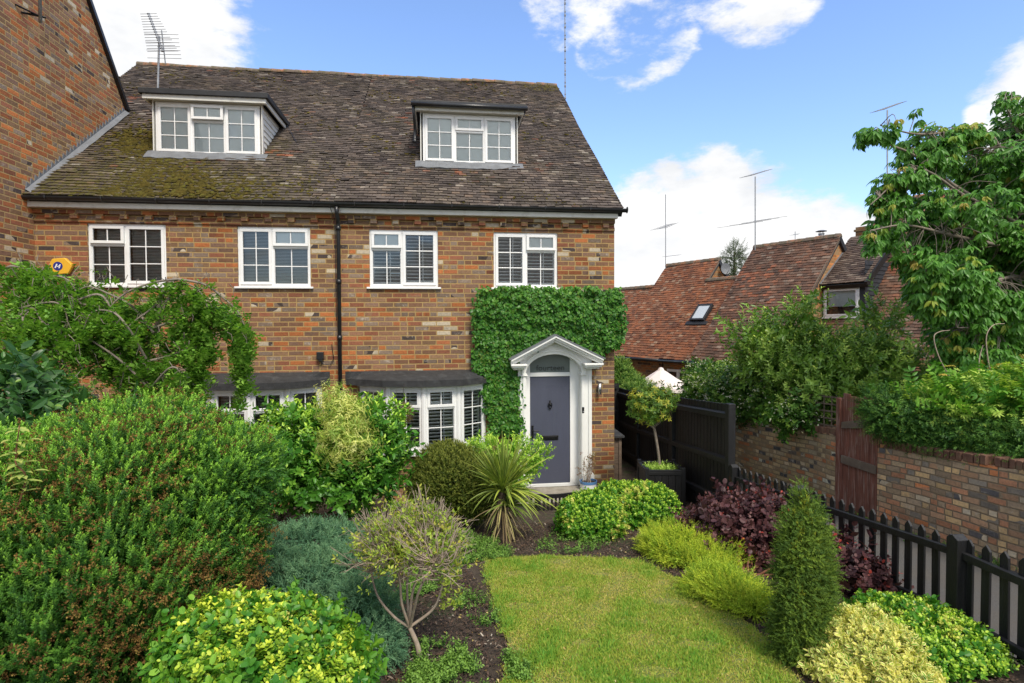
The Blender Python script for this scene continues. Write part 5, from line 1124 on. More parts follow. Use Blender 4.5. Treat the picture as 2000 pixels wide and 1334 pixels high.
# slatted curved bench
bc=onZ(1062,1000,.32); bt=thing('bench','small black slatted bench with a curved front rail beside the clipped euonymus','bench',(1.55,8.95,float(G(8.95))))
def bp(px,py,Yb=8.95): return onY(px,py,Yb)
xs_=np.linspace(bp(1036,970)[0],bp(1122,970)[0]+.05,12); z1_=bp(1070,972)[2]; z0_=bp(1070,996)[2]; z00=bp(1070,1007)[2]
arcy=lambda x:8.95+.10*((x-xs_.mean())/.4)**2
mb=MB()
for x0_,x1_ in zip(xs_[:-1],xs_[1:]):
    for za,zb_ in ((z1_-.015,z1_+.045),):
        V=[(x,arcy(x)+d,z) for x in (x0_,x1_) for d,z in ((0,za),(.04,za),(.04,zb_),(0,zb_))]; mb.add(V,[(0,1,5,4),(1,2,6,5),(2,3,7,6),(3,0,4,7),(0,3,2,1),(4,5,6,7)])
mb.build('top_rail',M['blackwood'],bt,uv=False)
for k,x in enumerate(np.linspace(xs_[0]+.03,xs_[-1]-.03,12)):
    mb=MB(lambda u,v,w:(u,v,w)); mb.box(x-.016,x+.016,arcy(x)+.008,arcy(x)+.026,z0_-.02,z1_); mb.build('slat',M['blackwood'],bt,uv=False)
mb=MB()
for k in range(4): 
    for x0_,x1_ in zip(xs_[:-1],xs_[1:]):
        V=[(x,arcy(x)+d-.09*k,z) for x in (x0_,x1_) for d,z in ((-.02,z00-.02),(.05,z00-.02),(.05,z00+.01),(-.02,z00+.01))]; mb.add(V,[(0,1,5,4),(1,2,6,5),(2,3,7,6),(3,0,4,7),(0,3,2,1),(4,5,6,7)])
mb.build('seat',M['blackwood'],bt,uv=False)
for x in (xs_[0]+.02,xs_[0]+.12,xs_[-1]-.12,xs_[-1]-.02):
    mb=MB(lambda u,v,w:(u,v,w)); yy=8.70 if (x==xs_[0]+.02 or x==xs_[-1]-.02) else 8.97; mb.box(x-.018,x+.018,yy,yy+.036,float(G(yy))-.01,z00-.02 if yy<8.9 else z1_); mb.build('leg',M['blackwood'],bt,uv=False)
# glazed pot by the door
px_,pz_=q(1149,945,10.22); pot=thing('plant_pot','white glazed pot with a blue rim by the right side of the front door','plant pot',(px_,10.22,pz_-.16)); z0=pz_-.20
mb=MB(); mb.lathe((px_,10.22,z0),[(.001,0),(.13,0),(.145,.03),(.155,.22),(.145,.22),(.14,.19),(.001,.19)],28); mb.build('pot_body',M['terrac'],pot,uv=False,smooth=False)
mb=MB(); mb.lathe((px_,10.22,z0),[(.1555,.215),(.163,.22),(.165,.265),(.150,.265),(.148,.215)],28); mb.build('rim',M['blueband'],pot,uv=False)
mb=MB(); mb.lathe((px_,10.22,z0),[(.001,.235),(.147,.232)],20); mb.build('soil',M['soil'],pot,uv=False)
# parasol
pa=onY(1291,722,15.5); ps=thing('parasol','pale pink open parasol in the neighbouring garden','parasol',(pa[0],15.5,0)); mb=MB(); n=8; V=[(pa[0],15.5,pa[2])]
for r,z in ((.12,-.03),(.45,-.25),(.85,-.47)):
    for k in range(n): a=k*2*math.pi/n+.35; V.append((pa[0]+r*math.cos(a),15.5+r*math.sin(a),pa[2]+z))
Fc=[(0,1+k,1+(k+1)%n) for k in range(n)]+[(1+L*n+k,1+L*n+n+k,1+L*n+n+(k+1)%n,1+L*n+(k+1)%n) for L in (0,1) for k in range(n)]
mb.add(V,Fc); b0=len(mb.v)
V=[]
for k in range(n): a=k*2*math.pi/n+.35; V+=[(pa[0]+.85*math.cos(a),15.5+.85*math.sin(a),pa[2]-.47),(pa[0]+.86*math.cos(a),15.5+.86*math.sin(a),pa[2]-.58)]
mb.add(V,[(2*k,2*k+1,(2*k+3)%16,(2*k+2)%16) for k in range(8)]); mb.lathe((pa[0],15.5,pa[2]),[(.001,.07),(.06,.05),(.11,-.03)],8)
mb.build('canopy',M['canvas'],ps,uv=False); mb=MB(); mb.tube([(pa[0],15.5,0),(pa[0],15.5,pa[2]+.05)],.02,8); mb.build('pole',M['greywood'],ps,uv=False)
# ================================================================ planting
def smooth(P,n=6):
    P=[np.array(p,float) for p in P]; P=[2*P[0]-P[1]]+P+[2*P[-1]-P[-2]]; out=[]
    for i in range(1,len(P)-2):
        for k in range(n):
            t=k/n; a,b,c,d=P[i-1],P[i],P[i+1],P[i+2]; out.append(.5*((2*b)+(-a+c)*t+(2*a-5*b+4*c-d)*t*t+(-a+3*b-3*c+d)*t**3))
    out.append(P[-2]); return out
def limb(mb,pts,r0,r1,n=6): 
    W_=smooth([onY(*p) if not isinstance(p,np.ndarray) else p for p in pts],n); mb.tube(W_,list(np.linspace(r0,r1,len(W_))),7,cap=False); return W_
gN=rng.normal
def tips(name,cols,tip,**k): M[name]=leafmat(name,cols,tip,**k); return M[name]
def seedheads(name,root,mat,P,size=(.8,1.4),nl=12,r=.014,leaf=.009,up=.3):
    tp=[]
    for s in range(3):
        g=np.random.default_rng(s); d=norm(g.normal(size=(nl,3))+np.array([0,.4,0])); V,Fc,at=inst([leaf_tpl(leaf,leaf*.9,.1,.1,0)],np.zeros(nl,int),d*r*g.uniform(.4,1,(nl,1))*np.array([1.3,.6,1.3]),frame(norm(g.normal(size=(nl,3))),g.normal(size=(nl,3))),g.uniform(.7,1.2,nl),np.zeros(nl)); tp.append((V,Fc,at['t'],at['e'],np.repeat(g.uniform(-.25,.25,nl),4)))
    n=len(P); R=frame(norm(np.array([0,-.3,1.])+gN(size=(n,3))*.4),gN(size=(n,3))); return foliage(name,root,mat,[inst(tp,rng.integers(0,3,n),P,R,rng.uniform(*size,size=n),rng.uniform(0,1,n))])
# --- big fine-leaved shrub, front left
hl=Lumps([(210,1110,4.25,240,280,1.0),(30,1110,4.1,200,240,.9),(395,990,4.5,105,150,.6),(270,900,4.5,165,100,.8),(100,950,4.3,120,95,.7),(450,945,4.6,70,85,.5),(300,1160,4.1,90,120,.5),(420,1060,4.4,60,90,.4),(462,915,4.5,60,52,.5),(380,885,4.5,70,50,.5)],rough=.08,seed=3)
sh=[shoot_tpl(.15,30,(.024,.0105),58,True,.55,tmin=.45,curve=.08*(s-1.5),seed=s,fold=.15) for s in range(4)]
tips('fine_shrub_leaf',[(.026,.085,.020),(.048,.14,.028),(.078,.20,.036),(.12,.26,.045)],(.28,.50,.07),rough=.4,spec=.5)
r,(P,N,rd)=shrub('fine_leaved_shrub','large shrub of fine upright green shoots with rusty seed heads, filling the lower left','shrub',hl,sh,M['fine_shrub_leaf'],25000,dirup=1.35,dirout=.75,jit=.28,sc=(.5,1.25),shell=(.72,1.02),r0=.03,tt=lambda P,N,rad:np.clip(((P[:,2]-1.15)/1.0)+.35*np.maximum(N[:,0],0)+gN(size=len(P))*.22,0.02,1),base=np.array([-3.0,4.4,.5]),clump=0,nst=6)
k=(N@np.array([.2,-.9,.3])>.05)&(rng.uniform(0,1,len(P))<np.clip(.24-.10*(P[:,2]-1.0),.05,.17)); pk_=(np.sin(P[:,0]*5+P[:,2]*3)+np.sin(P[:,2]*7-P[:,0]*2+1)+gN(size=len(P))*.6)>-.1; k&=pk_
hp=np.repeat(P[k],6,axis=0)+gN(size=(k.sum()*6,3))*.035+np.repeat(N[k],6,axis=0)*rng.uniform(.08,.20,(k.sum()*6,1))
M['seed']=leafmat('rusty_seed_head',[(.045,.024,.012),(.09,.048,.022),(.15,.082,.034),(.20,.14,.05)],None,rough=.8,transl=.05,spec=.1); seedheads('seed_head',r,M['seed'],hp)
# --- broad-leaved bright shrub before the bow window
tips('bright_leaf',[(.030,.12,.015),(.055,.175,.022),(.09,.24,.03),(.14,.31,.045)],(.42,.60,.09),rough=.33,spec=.6)
sh=[shoot_tpl(.30,12,(.085,.040),62,True,.5,lod=1,tmin=.5,curve=.12*(s-1),seed=10+s,fold=.2,droop=.25,blunt=.3,taper=.35,stem=.0025) for s in range(4)]
shrub('broad_leaved_shrub','bright green broad leaved shrub before the left half of the right hand bow window','shrub',Lumps([(590,905,7.9,72,80,.5),(725,905,8.0,66,78,.5),(660,865,8.1,95,62,.45),(565,850,8.1,44,48,.35),(735,845,8.1,44,48,.35),(650,945,7.8,105,45,.45)],rough=.15,seed=5),sh,M['bright_leaf'],1300,dirup=1.1,dirout=.7,jit=.35,sc=(.6,1.05),shell=(.6,1.0),nst=8,tt=lambda P,N,rad:np.clip((P[:,2]-.9)/.9+gN(size=len(P))*.3,.05,1),base=np.array([-2.3,8.0,.18]),stemmat=M['twig'])
# --- variegated narrow-leaved shrub growing through it
tips('variegated_narrow_leaf',[(.16,.26,.05),(.36,.42,.12),(.62,.60,.26),(.70,.68,.36)],None,rough=.4)
sh=[shoot_tpl(.20,16,(.060,.011),70,False,.1,lod=1,curve=.3,seed=30+s,fold=.5,droop=.8,blunt=.1) for s in range(3)]
shrub('variegated_shrub','cream and green narrow leaved shrub growing up through the broad leaved shrub','shrub',Lumps([(650,790,7.6,26,22,.2),(672,820,7.5,26,34,.2),(655,860,7.4,24,40,.2),(690,865,7.45,14,34,.15)],rough=.15,seed=6),sh,M['variegated_narrow_leaf'],300,dirup=.4,jit=.6,sc=(.6,1.0),base=np.array([-2.35,7.9,.19]),nst=5)
# --- olive ball
tips('olive_leaf',[(.035,.06,.012),(.075,.11,.02),(.13,.165,.035),(.20,.215,.055)],(.28,.30,.08),rough=.4)
sh=[shoot_tpl(.07,18,(.018,.012),55,False,.4,tmin=.3,seed=40+s) for s in range(4)]
shrub('clipped_shrub','dense rounded olive green shrub of tiny leaves beneath the bow window','shrub',Lumps([(888,945,8.2,80,74,.55),(850,960,8.25,55,60,.5),(925,955,8.1,50,62,.45),(870,905,8.5,55,42,.4)],rough=.09,seed=8),sh,M['olive_leaf'],11000,dirup=.5,jit=.5,sc=(.6,1.15),shell=(.74,1.03),base=np.array([-.75,8.3,.15]),tt=lambda P,N,rad:np.clip((P[:,2]-.75)/.6+gN(size=len(P))*.3,0,1))
# --- light green low shrub under the window by the door
tips('lime_leaf',[(.10,.24,.03),(.17,.34,.045),(.26,.44,.06)],(.40,.55,.10),rough=.35)
sh=[shoot_tpl(.14,9,(.055,.030),60,True,.4,lod=1,seed=50+s) for s in range(3)]
shrub('lime_shrub','low lime green shrub between the climber and the front door','shrub',Lumps([(1015,890,9.5,48,28,.4),(945,878,9.6,38,20,.35),(985,925,9.4,50,40,.4)],rough=.14,seed=9),sh,M['lime_leaf'],520,dirup=.8,jit=.5,base=np.array([.9,9.5,.05]))
# --- sword-leaved plant
def blade(base,d,L,wd,sag,seg=7,tw=0,up=(0,0,1)):
    d=np.array(d,float); d/=np.linalg.norm(d); P=[np.array(base,float)]; dd=d.copy()
    for k in range(seg): dd=dd+np.array([0,0,-sag/seg]); dd/=np.linalg.norm(dd); P.append(P[-1]+dd*L/seg)
    P=np.array(P); x=np.cross(d,np.array([0,0,1.])); x/=max(np.linalg.norm(x),1e-6); x=x*math.cos(tw)+np.cross(x,d)*math.sin(tw); nrm=np.cross(x,d)
    w=wd*np.array([.45,.8,1,1,.9,.75,.45,.03])[:seg+1]; V=[];e=[]
    for p,ww in zip(P,w): V+=[p-x*ww/2+nrm*ww*.18,p,p+x*ww/2+nrm*ww*.18]; e+=[1,0,1]
    Fc=[]
    for k in range(seg):
        for a in (0,1): i=3*k+a; Fc+= [(i,i+1,i+4),(i,i+4,i+3)]
    return np.array(V),np.array(Fc),np.repeat(np.linspace(0,1,seg+1),3),np.array(e,float)
def blades(name,root,mat,specs):
    Vs=[];Fs=[];r=[];t=[];e=[];b=0
    for s in specs: V,Fc,tt,ee=blade(*s[:-1]); Vs.append(V);Fs.append(Fc+b);b+=len(V);r+= [s[-1]]*len(V); t.append(tt);e.append(ee)
    return foliage(name,root,mat,[(np.concatenate(Vs),np.concatenate(Fs),dict(rnd=np.array(r),t=np.concatenate(t),e=np.concatenate(e)))])
cb=onY(978,1058,7.5); root=thing('cordyline','spiky sword leaved plant with yellow striped leaves and dead lower leaves, left of the bench','plant',(cb[0],7.5,float(G(7.5))))
hd=onY(982,958,7.5); h2=onY(992,990,7.45); mb=MB(); mb.tube(smooth([np.array([cb[0],7.5,.15]),(cb+hd)/2+np.array([-.03,0,0]),hd-np.array([0,0,.02])]),.055,9); mb.tube(smooth([np.array([cb[0]+.05,7.5,.15]),(cb+h2)/2,h2]),.04,8); mb.build('trunk',M['bark'],root,uv=False,smooth=True)
sp=[]
for k in range(230):
    el=rng.uniform(.1,1.5)**.8; az=rng.uniform(0,6.28); d=np.array([math.cos(el)*math.cos(az)+.08,math.cos(el)*math.sin(az)*.8,math.sin(el)]); L=rng.uniform(.42,.78)*(.8+.3*(el>.8)); sp.append((hd+gN(size=3)*.02,d,L,rng.uniform(.020,.034),rng.uniform(.2,.75)+(.8 if el<.5 else 0)*rng.uniform(.3,1),7,rng.uniform(-.6,.6),(0,0,1),rng.uniform(.1,1)))
for k in range(20): 
    a=rng.uniform(-.5,1.2); d=np.array([math.cos(a)*.9,-.5+rng.uniform(-.3,.3),rng.uniform(-.1,.5)]); sp.append((hd+gN(size=3)*.02,d,rng.uniform(.5,.85),rng.uniform(.026,.038),rng.uniform(.7,1.2),7,rng.uniform(-.4,.4),(0,0,1),rng.uniform(.75,1)))
for k in range(60):
    el=rng.uniform(.1,1.1); az=rng.uniform(0,6.28); d=np.array([math.cos(el)*math.cos(az)+.35,math.cos(el)*math.sin(az),math.sin(el)]); sp.append((h2+gN(size=3)*.02,d,rng.uniform(.35,.6),rng.uniform(.02,.03),rng.uniform(.6,1.3),7,rng.uniform(-.6,.6),(0,0,1),rng.uniform(.1,.8)))
M['sword']=leafmat('sword_leaf',[(.045,.09,.018),(.075,.14,.025),(.13,.20,.035),(.34,.38,.06)],None,rough=.38,transl=.2,edge=(.30,.36,.08)); blades('leaf_blade',root,M['sword'],sp)
sp=[]
for k in range(70):
    az=rng.uniform(0,6.28); d=np.array([math.cos(az),math.sin(az),rng.uniform(-.9,.1)]); sp.append((hd-np.array([0,0,rng.uniform(.05,.45)]),d,rng.uniform(.35,.62),rng.uniform(.012,.022),rng.uniform(.8,1.6),7,rng.uniform(-1,1),(0,0,1),rng.uniform(0,1)))
M['dead']=leafmat('dead_sword_leaf',[(.09,.06,.04),(.20,.15,.10),(.33,.26,.18),(.30,.29,.11)],None,rough=.8,transl=.1); blades('dead_leaf',root,M['dead'],sp)
# --- two clipped euonymus domes
tips('euonymus_leaf',[(.030,.125,.012),(.055,.18,.018),(.09,.24,.024),(.15,.32,.035)],(.38,.52,.06),rough=.28,spec=.6,edge=None)
she=[shoot_tpl(.085,12,(.032,.020),62,False,.35,lod=1,tmin=.55,seed=60+s,fold=.2,droop=.2,blunt=.8,taper=.3) for s in range(4)]
M['cream']=leafmat('cream_young_leaf',[(.30,.34,.07),(.48,.48,.13),(.62,.57,.22)],None,rough=.35)
def domes(name,lab,lumps,n,cream,base,group=None):
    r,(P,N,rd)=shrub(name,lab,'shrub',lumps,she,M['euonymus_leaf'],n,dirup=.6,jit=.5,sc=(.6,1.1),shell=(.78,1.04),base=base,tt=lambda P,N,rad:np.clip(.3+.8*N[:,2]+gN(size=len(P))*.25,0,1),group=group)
    Q=[];
    for (px,py,Y,rp) in cream:
        c=onY(px,py,Y); rr=rp*Y/F; u_=norm(c-CAM); d=np.linalg.norm(np.cross(P-CAM,u_),axis=1); k=(N[:,1]<.1)&(d<rr*2.2)&(rng.uniform(0,1,len(P))<np.exp(-(d/rr)**2*.8)) ; Q.append(P[k]+N[k]*.02)
    Q=np.concatenate(Q); m=len(Q); D=norm(gN(size=(m,3))*.5+np.array([0,-.5,.7])); foliage('young_leaves',r,M['cream'],[inst(she,rng.integers(0,4,m),Q,frame(D,gN(size=(m,3))),rng.uniform(.6,1,m),rng.uniform(0,1,m))]); return r
domes('euonymus_bush','left one of two clipped green domes behind the lawn, cream tips down its side',Lumps([(1157,1014,7.55,55,45,.42),(1128,1018,7.55,32,38,.35)],rough=.06,seed=12),2600,[(1222,1010,7.35,16),(1225,1035,7.35,14),(1103,985,7.3,10),(1200,1045,7.2,10),(1112,1020,7.2,9)],np.array([2.1,7.6,.22]),'clipped euonymus domes behind the lawn')
domes('euonymus_bush','right one of two clipped glossy green domes behind the lawn, nearest the planter',Lumps([(1252,1003,8.0,68,50,.48),(1205,985,8.2,44,34,.38),(1282,1012,7.95,40,38,.35)],rough=.06,seed=13),3600,[(1235,962,7.7,13),(1255,950,7.8,9),(1215,985,7.5,9)],np.array([2.95,8.0,.18]),'clipped euonymus domes behind the lawn')
# --- junipers
def juniper(lab,lumps,n,cols,tip,base,seed,down=0,clump=7,NS=(.026,.0075),SL=.16,jit=.55,sc=(.7,1.2),name='juniper'):
    tips(name+str(seed),cols,tip,rough=.5,transl=.2,spec=.3)
    sh=[]
    for s in range(4):
        # flat feathery spray: a leading shoot with side shoots, all set with short needles
        parts=[];g=np.random.default_rng(seed*10+s); b=shoot_tpl(SL,22,NS,38,False,.3,seed=s,stem=.001,curve=-.1)
        segs=[(0.,0.,1.)]+[(.02+.016*k,(1 if k%2 else -1)*g.uniform(.5,.9),.62-.05*k) for k in range(5)]
        Vs=[];Fs=[];t=[];e=[];of=[];bb=0
        for y,a,k in segs:
            c,s_=math.cos(a),math.sin(a); V=b[0]*k; V=np.stack([V[:,0]*c+V[:,1]*s_,V[:,1]*c-V[:,0]*s_+y,V[:,2]+g.uniform(-.01,.01)-.35*(V[:,1]**2)],-1); Vs.append(V);Fs.append(b[1]+bb);bb+=len(V);t.append(b[2]);e.append(b[3]);of.append(b[4])
        sh.append((np.concatenate(Vs),np.concatenate(Fs),np.concatenate(t),np.concatenate(e),np.concatenate(of)))
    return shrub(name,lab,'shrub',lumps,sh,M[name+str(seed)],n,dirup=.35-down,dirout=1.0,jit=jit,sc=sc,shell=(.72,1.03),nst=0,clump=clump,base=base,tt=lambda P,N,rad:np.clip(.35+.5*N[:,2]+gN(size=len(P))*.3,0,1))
GC=[(.15,.25,.03),(.26,.36,.04),(.38,.46,.05),(.48,.54,.07)]
juniper('golden feathery juniper beside the lawn, directly in front of the purple bush',Lumps([(1325,1090,6.35,72,42,.42),(1370,1120,6.0,75,40,.45),(1400,1105,6.2,70,50,.4),(1320,1120,6.2,40,30,.3)],rough=.25,seed=21),1500,GC,(.46,.50,.07),np.array([2.95,6.3,.33]),1,down=.25,name='golden_juniper')
juniper('golden feathery juniper spilling on to the lawn beside the dark upright conifer',Lumps([(1430,1180,5.05,70,42,.4),(1470,1215,4.75,62,45,.35),(1400,1165,5.2,40,28,.3),(1500,1240,4.6,40,40,.3)],rough=.25,seed=22),1500,GC,(.46,.50,.07),np.array([2.55,4.95,.45]),2,down=.25,name='golden_juniper')
juniper('sprawling blue green juniper behind the yellow green bush at the lower left',Lumps([(610,1075,5.9,125,42,.8),(680,1120,5.5,85,60,.6),(600,1170,5.2,120,75,.6),(700,1215,4.8,75,80,.45),(740,1265,4.4,45,60,.35),(540,1120,5.6,80,70,.6)],rough=.12,seed=23),4300,[(.05,.12,.085),(.085,.19,.135),(.125,.25,.18),(.17,.31,.22)],(.24,.40,.27),np.array([-1.5,5.3,.42]),3,down=.1,NS=(.015,.0085),SL=.09,jit=.8,sc=(.6,1.1),name='blue_juniper')
# --- purple smoke bush
tips('purple_leaf',[(.030,.014,.022),(.058,.022,.033),(.092,.038,.050),(.14,.065,.080)],(.26,.035,.03),rough=.42,spec=.5,transl=.22)
sh=[shoot_tpl(.20,10,(.054,.042),60,False,.35,lod=1,tmin=.78,seed=90+s,fold=.12,droop=.15,blunt=.75,taper=.3,stem=.003) for s in range(4)]
shrub('smoke_bush','purple leaved smoke bush with a few scarlet tips in front of the black fences','shrub',Lumps([(1400,1045,6.4,62,48,.4),(1455,1040,6.2,70,58,.45),(1500,1075,6.0,60,70,.45),(1420,1000,6.5,40,28,.3),(1490,1000,6.3,45,25,.3),(1660,1120,5.1,48,42,.35),(1700,1140,5.0,38,30,.25),(1600,1100,5.4,60,50,.4)],rough=.25,seed=25),sh,M['purple_leaf'],900,dirup=.8,jit=.5,sc=(.55,1.05),shell=(.55,1.02),base=np.array([3.3,5.7,.38]),stemmat=M['stem_red'],nst=16,tt=lambda P,N,rad:(rng.uniform(0,1,len(P))<.18)*1.0)
# --- dwarf conifer
tips('conifer_leaf',[(.045,.09,.02),(.085,.145,.025),(.14,.205,.03),(.22,.28,.04)],(.48,.50,.07),rough=.5,spec=.3,transl=.12)
sh=[]
for s in range(4):
    g=np.random.default_rng(s+5); Vs=[];Fs=[];t=[];e=[];of=[];bb=0; b=shoot_tpl(.045,18,(.0095,.0055),50,False,.3,seed=s,stem=0)
    for k in range(6):
        d=norm(np.array([g.normal()*.45,1,g.normal()*.45])); R=frame(d[None],np.array([[0,0,1.]]))[0]; V=b[0]*g.uniform(.7,1.1)@R.T+np.array([g.normal()*.010,k*.011,g.normal()*.010]); Vs.append(V);Fs.append(b[1]+bb);bb+=len(V);t.append(b[2]);e.append(b[3]);of.append(b[4])
    sh.append((np.concatenate(Vs),np.concatenate(Fs),np.concatenate(t),np.concatenate(e),np.concatenate(of)))
g=np.random.default_rng(77); cl_=[]; zb_=float(G(4.0))+.05
for (px,Yk,pt,rp) in [(1568,4.55,968,20),(1603,4.58,995,19),(1536,4.53,1005,17),(1585,4.46,1005,18),(1552,4.44,1030,20),(1622,4.55,1025,18),(1520,4.5,1035,18),(1604,4.42,1050,20),(1572,4.40,1070,22),(1534,4.40,1075,20),(1636,4.6,1070,17),(1508,4.5,1080,17),(1622,4.42,1095,19),(1552,4.35,1150,21),(1590,4.35,1160,22),(1645,4.62,1175,14),(1524,4.38,1180,18),(1506,4.5,1200,14),(1612,4.35,1200,18),(1575,4.31,1215,20),(1545,4.33,1225,18),(1655,4.68,1215,13)]:
    Yk-=.5; tp_=onY(px,pt,Yk); cx_=onY(1572,1150,Yk)[0]; cl_.append((cx_+(tp_[0]-cx_)*.56,Yk,rp*Yk/F*.76,zb_-.1,max(tp_[2],.68)))
shrub('dwarf_conifer','dark green upright dwarf conifer with several pointed tips beside the lawn','conifer',Columns(cl_),sh,M['conifer_leaf'],9500,dirup=1.6,dirout=.7,jit=.25,sc=(.38,.72),shell=(.7,1.03),base=np.array([2.55,4.5,.5]),nst=0,tt=lambda P,N,rad:np.clip((P[:,2]-.75)/.9+gN(size=len(P))*.35,0,1))
# --- front right variegated pair, front left yellow green
M['var']=leafmat('cream_edged_leaf',[(.09,.22,.03),(.22,.34,.05),(.52,.52,.12),(.62,.57,.16)],None,rough=.35,edge=(.78,.70,.26))
shv=[shoot_tpl(.075,12,(.030,.017),60,False,.35,lod=1,tmin=.3,seed=70+s,fold=.2,droop=.2,blunt=.6) for s in range(4)]
shrub('variegated_euonymus','cream variegated low bush at the bottom right, left of the greener one','shrub',Lumps([(1665,1275,3.75,72,55,.28),(1705,1300,3.6,82,60,.3),(1635,1330,3.6,58,50,.28),(1760,1360,3.4,70,50,.28),(1612,1300,3.75,30,45,.18),(1690,1235,4.0,48,24,.18)],rough=.18,seed=27),shv,M['var'],4200,clump=9,dirup=.7,jit=.5,sc=(.55,1.05),shell=(.78,1.04),base=np.array([2.55,3.75,.55]))
tips('green_euonymus_leaf',[(.020,.10,.016),(.04,.15,.02),(.08,.22,.03),(.14,.30,.04)],(.36,.50,.06),rough=.3,spec=.6)
domes('euonymus_bush','green low bush at the bottom right against the picket fence, edged with cream shoots',Lumps([(1800,1250,4.0,90,52,.35),(1850,1292,3.8,92,66,.35),(1870,1345,3.6,90,66,.3),(1740,1225,4.2,56,34,.3),(1790,1310,3.7,60,60,.3)],rough=.08,seed=28),2900,[(1760,1205,4.2,16),(1800,1215,4.1,12),(1840,1240,3.9,10),(1850,1235,4.0,14)],np.array([3.1,3.9,.55]))
tips('yellow_green_leaf',[(.035,.14,.018),(.08,.21,.025),(.17,.32,.035),(.30,.42,.05)],(.56,.60,.07),rough=.3,spec=.55)
shy=[shoot_tpl(.13,14,(.040,.026),60,True,.3,lod=1,tmin=.3,seed=80+s,fold=.2,droop=.2,blunt=.7,stem=.0018) for s in range(4)]
r,(P,N,rd)=shrub('yellow_green_euonymus','yellow green bush of rounded leaves at the bottom left centre, in the very front','shrub',Lumps([(500,1275,3.35,120,78,.38),(420,1300,3.3,78,82,.34),(600,1290,3.35,78,68,.32),(525,1345,3.1,150,60,.36),(655,1335,3.2,45,52,.26)],rough=.18,seed=29),shy,M['yellow_green_leaf'],3400,clump=7,dirup=.9,jit=.45,sc=(.5,1.0),shell=(.70,1.06),base=np.array([-1.3,3.35,.6]),tt=lambda P,N,rad:np.clip(.15+.6*N[:,2]+gN(size=len(P))*.35,0,1))
k=rng.uniform(0,1,len(P))<.04; Q=P[k]+N[k]*.03; m=len(Q); foliage('cream_leaves',r,M['cream'],[inst(shv,rng.integers(0,4,m),Q,frame(norm(gN(size=(m,3))*.5+np.array([0,-.4,.8])),gN(size=(m,3))),rng.uniform(.6,1.1,m),rng.uniform(0,1,m))])
# --- twiggy little tree in the bed
def twiggy():
    b=onY(822,1300,4.35); b[2]=float(G(4.35))-.03; root=thing('twiggy_shrub','small tree with a flat dome of bare grey twigs and sparse yellow leaves','small tree',b); g=np.random.default_rng(4); mb=MB()
    fork=onY(800,1225,4.35); W0=limb(mb,[b,onY(815,1260,4.35),fork],.024,.018); mains=[]
    for pts in ([(800,1225,4.35),(770,1205,4.4),(738,1165,4.45),(722,1110,4.5)],[(800,1225,4.35),(785,1180,4.3),(780,1130,4.3),(762,1080,4.3)],[(800,1225,4.35),(805,1160,4.3),(822,1110,4.3),(840,1060,4.35)],[(800,1225,4.35),(845,1190,4.35),(862,1150,4.4),(872,1100,4.4)],[(800,1225,4.35),(795,1150,4.5),(800,1090,4.6)],[(800,1225,4.35),(820,1150,4.15),(850,1100,4.1)]):
        mains.append(limb(mb,pts,.0125,.007))
    mp=np.concatenate([np.array(m_[len(m_)//3:]) for m_ in mains]); c=onY(805,1090,4.35); tipsP=[]
    for k in range(560):
        d=rdir(1,.9)[0]; 
        if d[2]<-.15: continue
        T=c+d*np.array([.50,.42,.44])*g.uniform(.6,1.18)*(1+.12*math.sin(d[0]*6+d[1]*4))+np.array([0,0,-.02]); s=mp[np.argmin(np.linalg.norm(mp-T,axis=1)+g.uniform(0,.25,len(mp)))]
        mid=(s+T)/2+g.normal(size=3)*.03+np.array([0,0,-.02]); W_=smooth([s,mid,T],4); mb.tube(W_,list(np.linspace(.0048,.0018,len(W_))),4,cap=False); tipsP.append(T)
        for q_ in range(3):
            o=W_[-2-q_*2]; e=o+norm(norm(T-s)+g.normal(size=3)*.55)*g.uniform(.04,.12); mb.tube([o,(o+e)/2+g.normal(size=3)*.004,e],[.0022,.0017,.0012],3,cap=False); tipsP.append(e)
    tr=mb.build('branch',M['twig_pale'],root,uv=False,smooth=True); T=np.array(tipsP); k=g.uniform(0,1,len(T))<.36; Q=T[k]-g.uniform(0,.12,(k.sum(),1))*norm(T[k]-c); Q=np.concatenate([Q,Q+g.normal(size=Q.shape)*.05]); m=len(Q)
    low=np.array([onY(g.uniform(860,900),g.uniform(1080,1190),4.35+g.normal()*.1) for _ in range(70)]); Q=np.concatenate([Q,low]); m=len(Q)
    tips('sparse_leaf',[(.12,.20,.03),(.20,.29,.045),(.30,.37,.065),(.36,.33,.08)],None,rough=.45); foliage('leaves',root,M['sparse_leaf'],[inst([cluster_tpl(5,.036,.017,1.1,hang=-.2,seed=s,ld=.2) for s in range(3)],g.integers(0,3,m),Q,frame(norm(g.normal(size=(m,3))+np.array([0,0,.8])),g.normal(size=(m,3))),g.uniform(.6,1.1,m),g.uniform(0,1,m))])
twiggy()
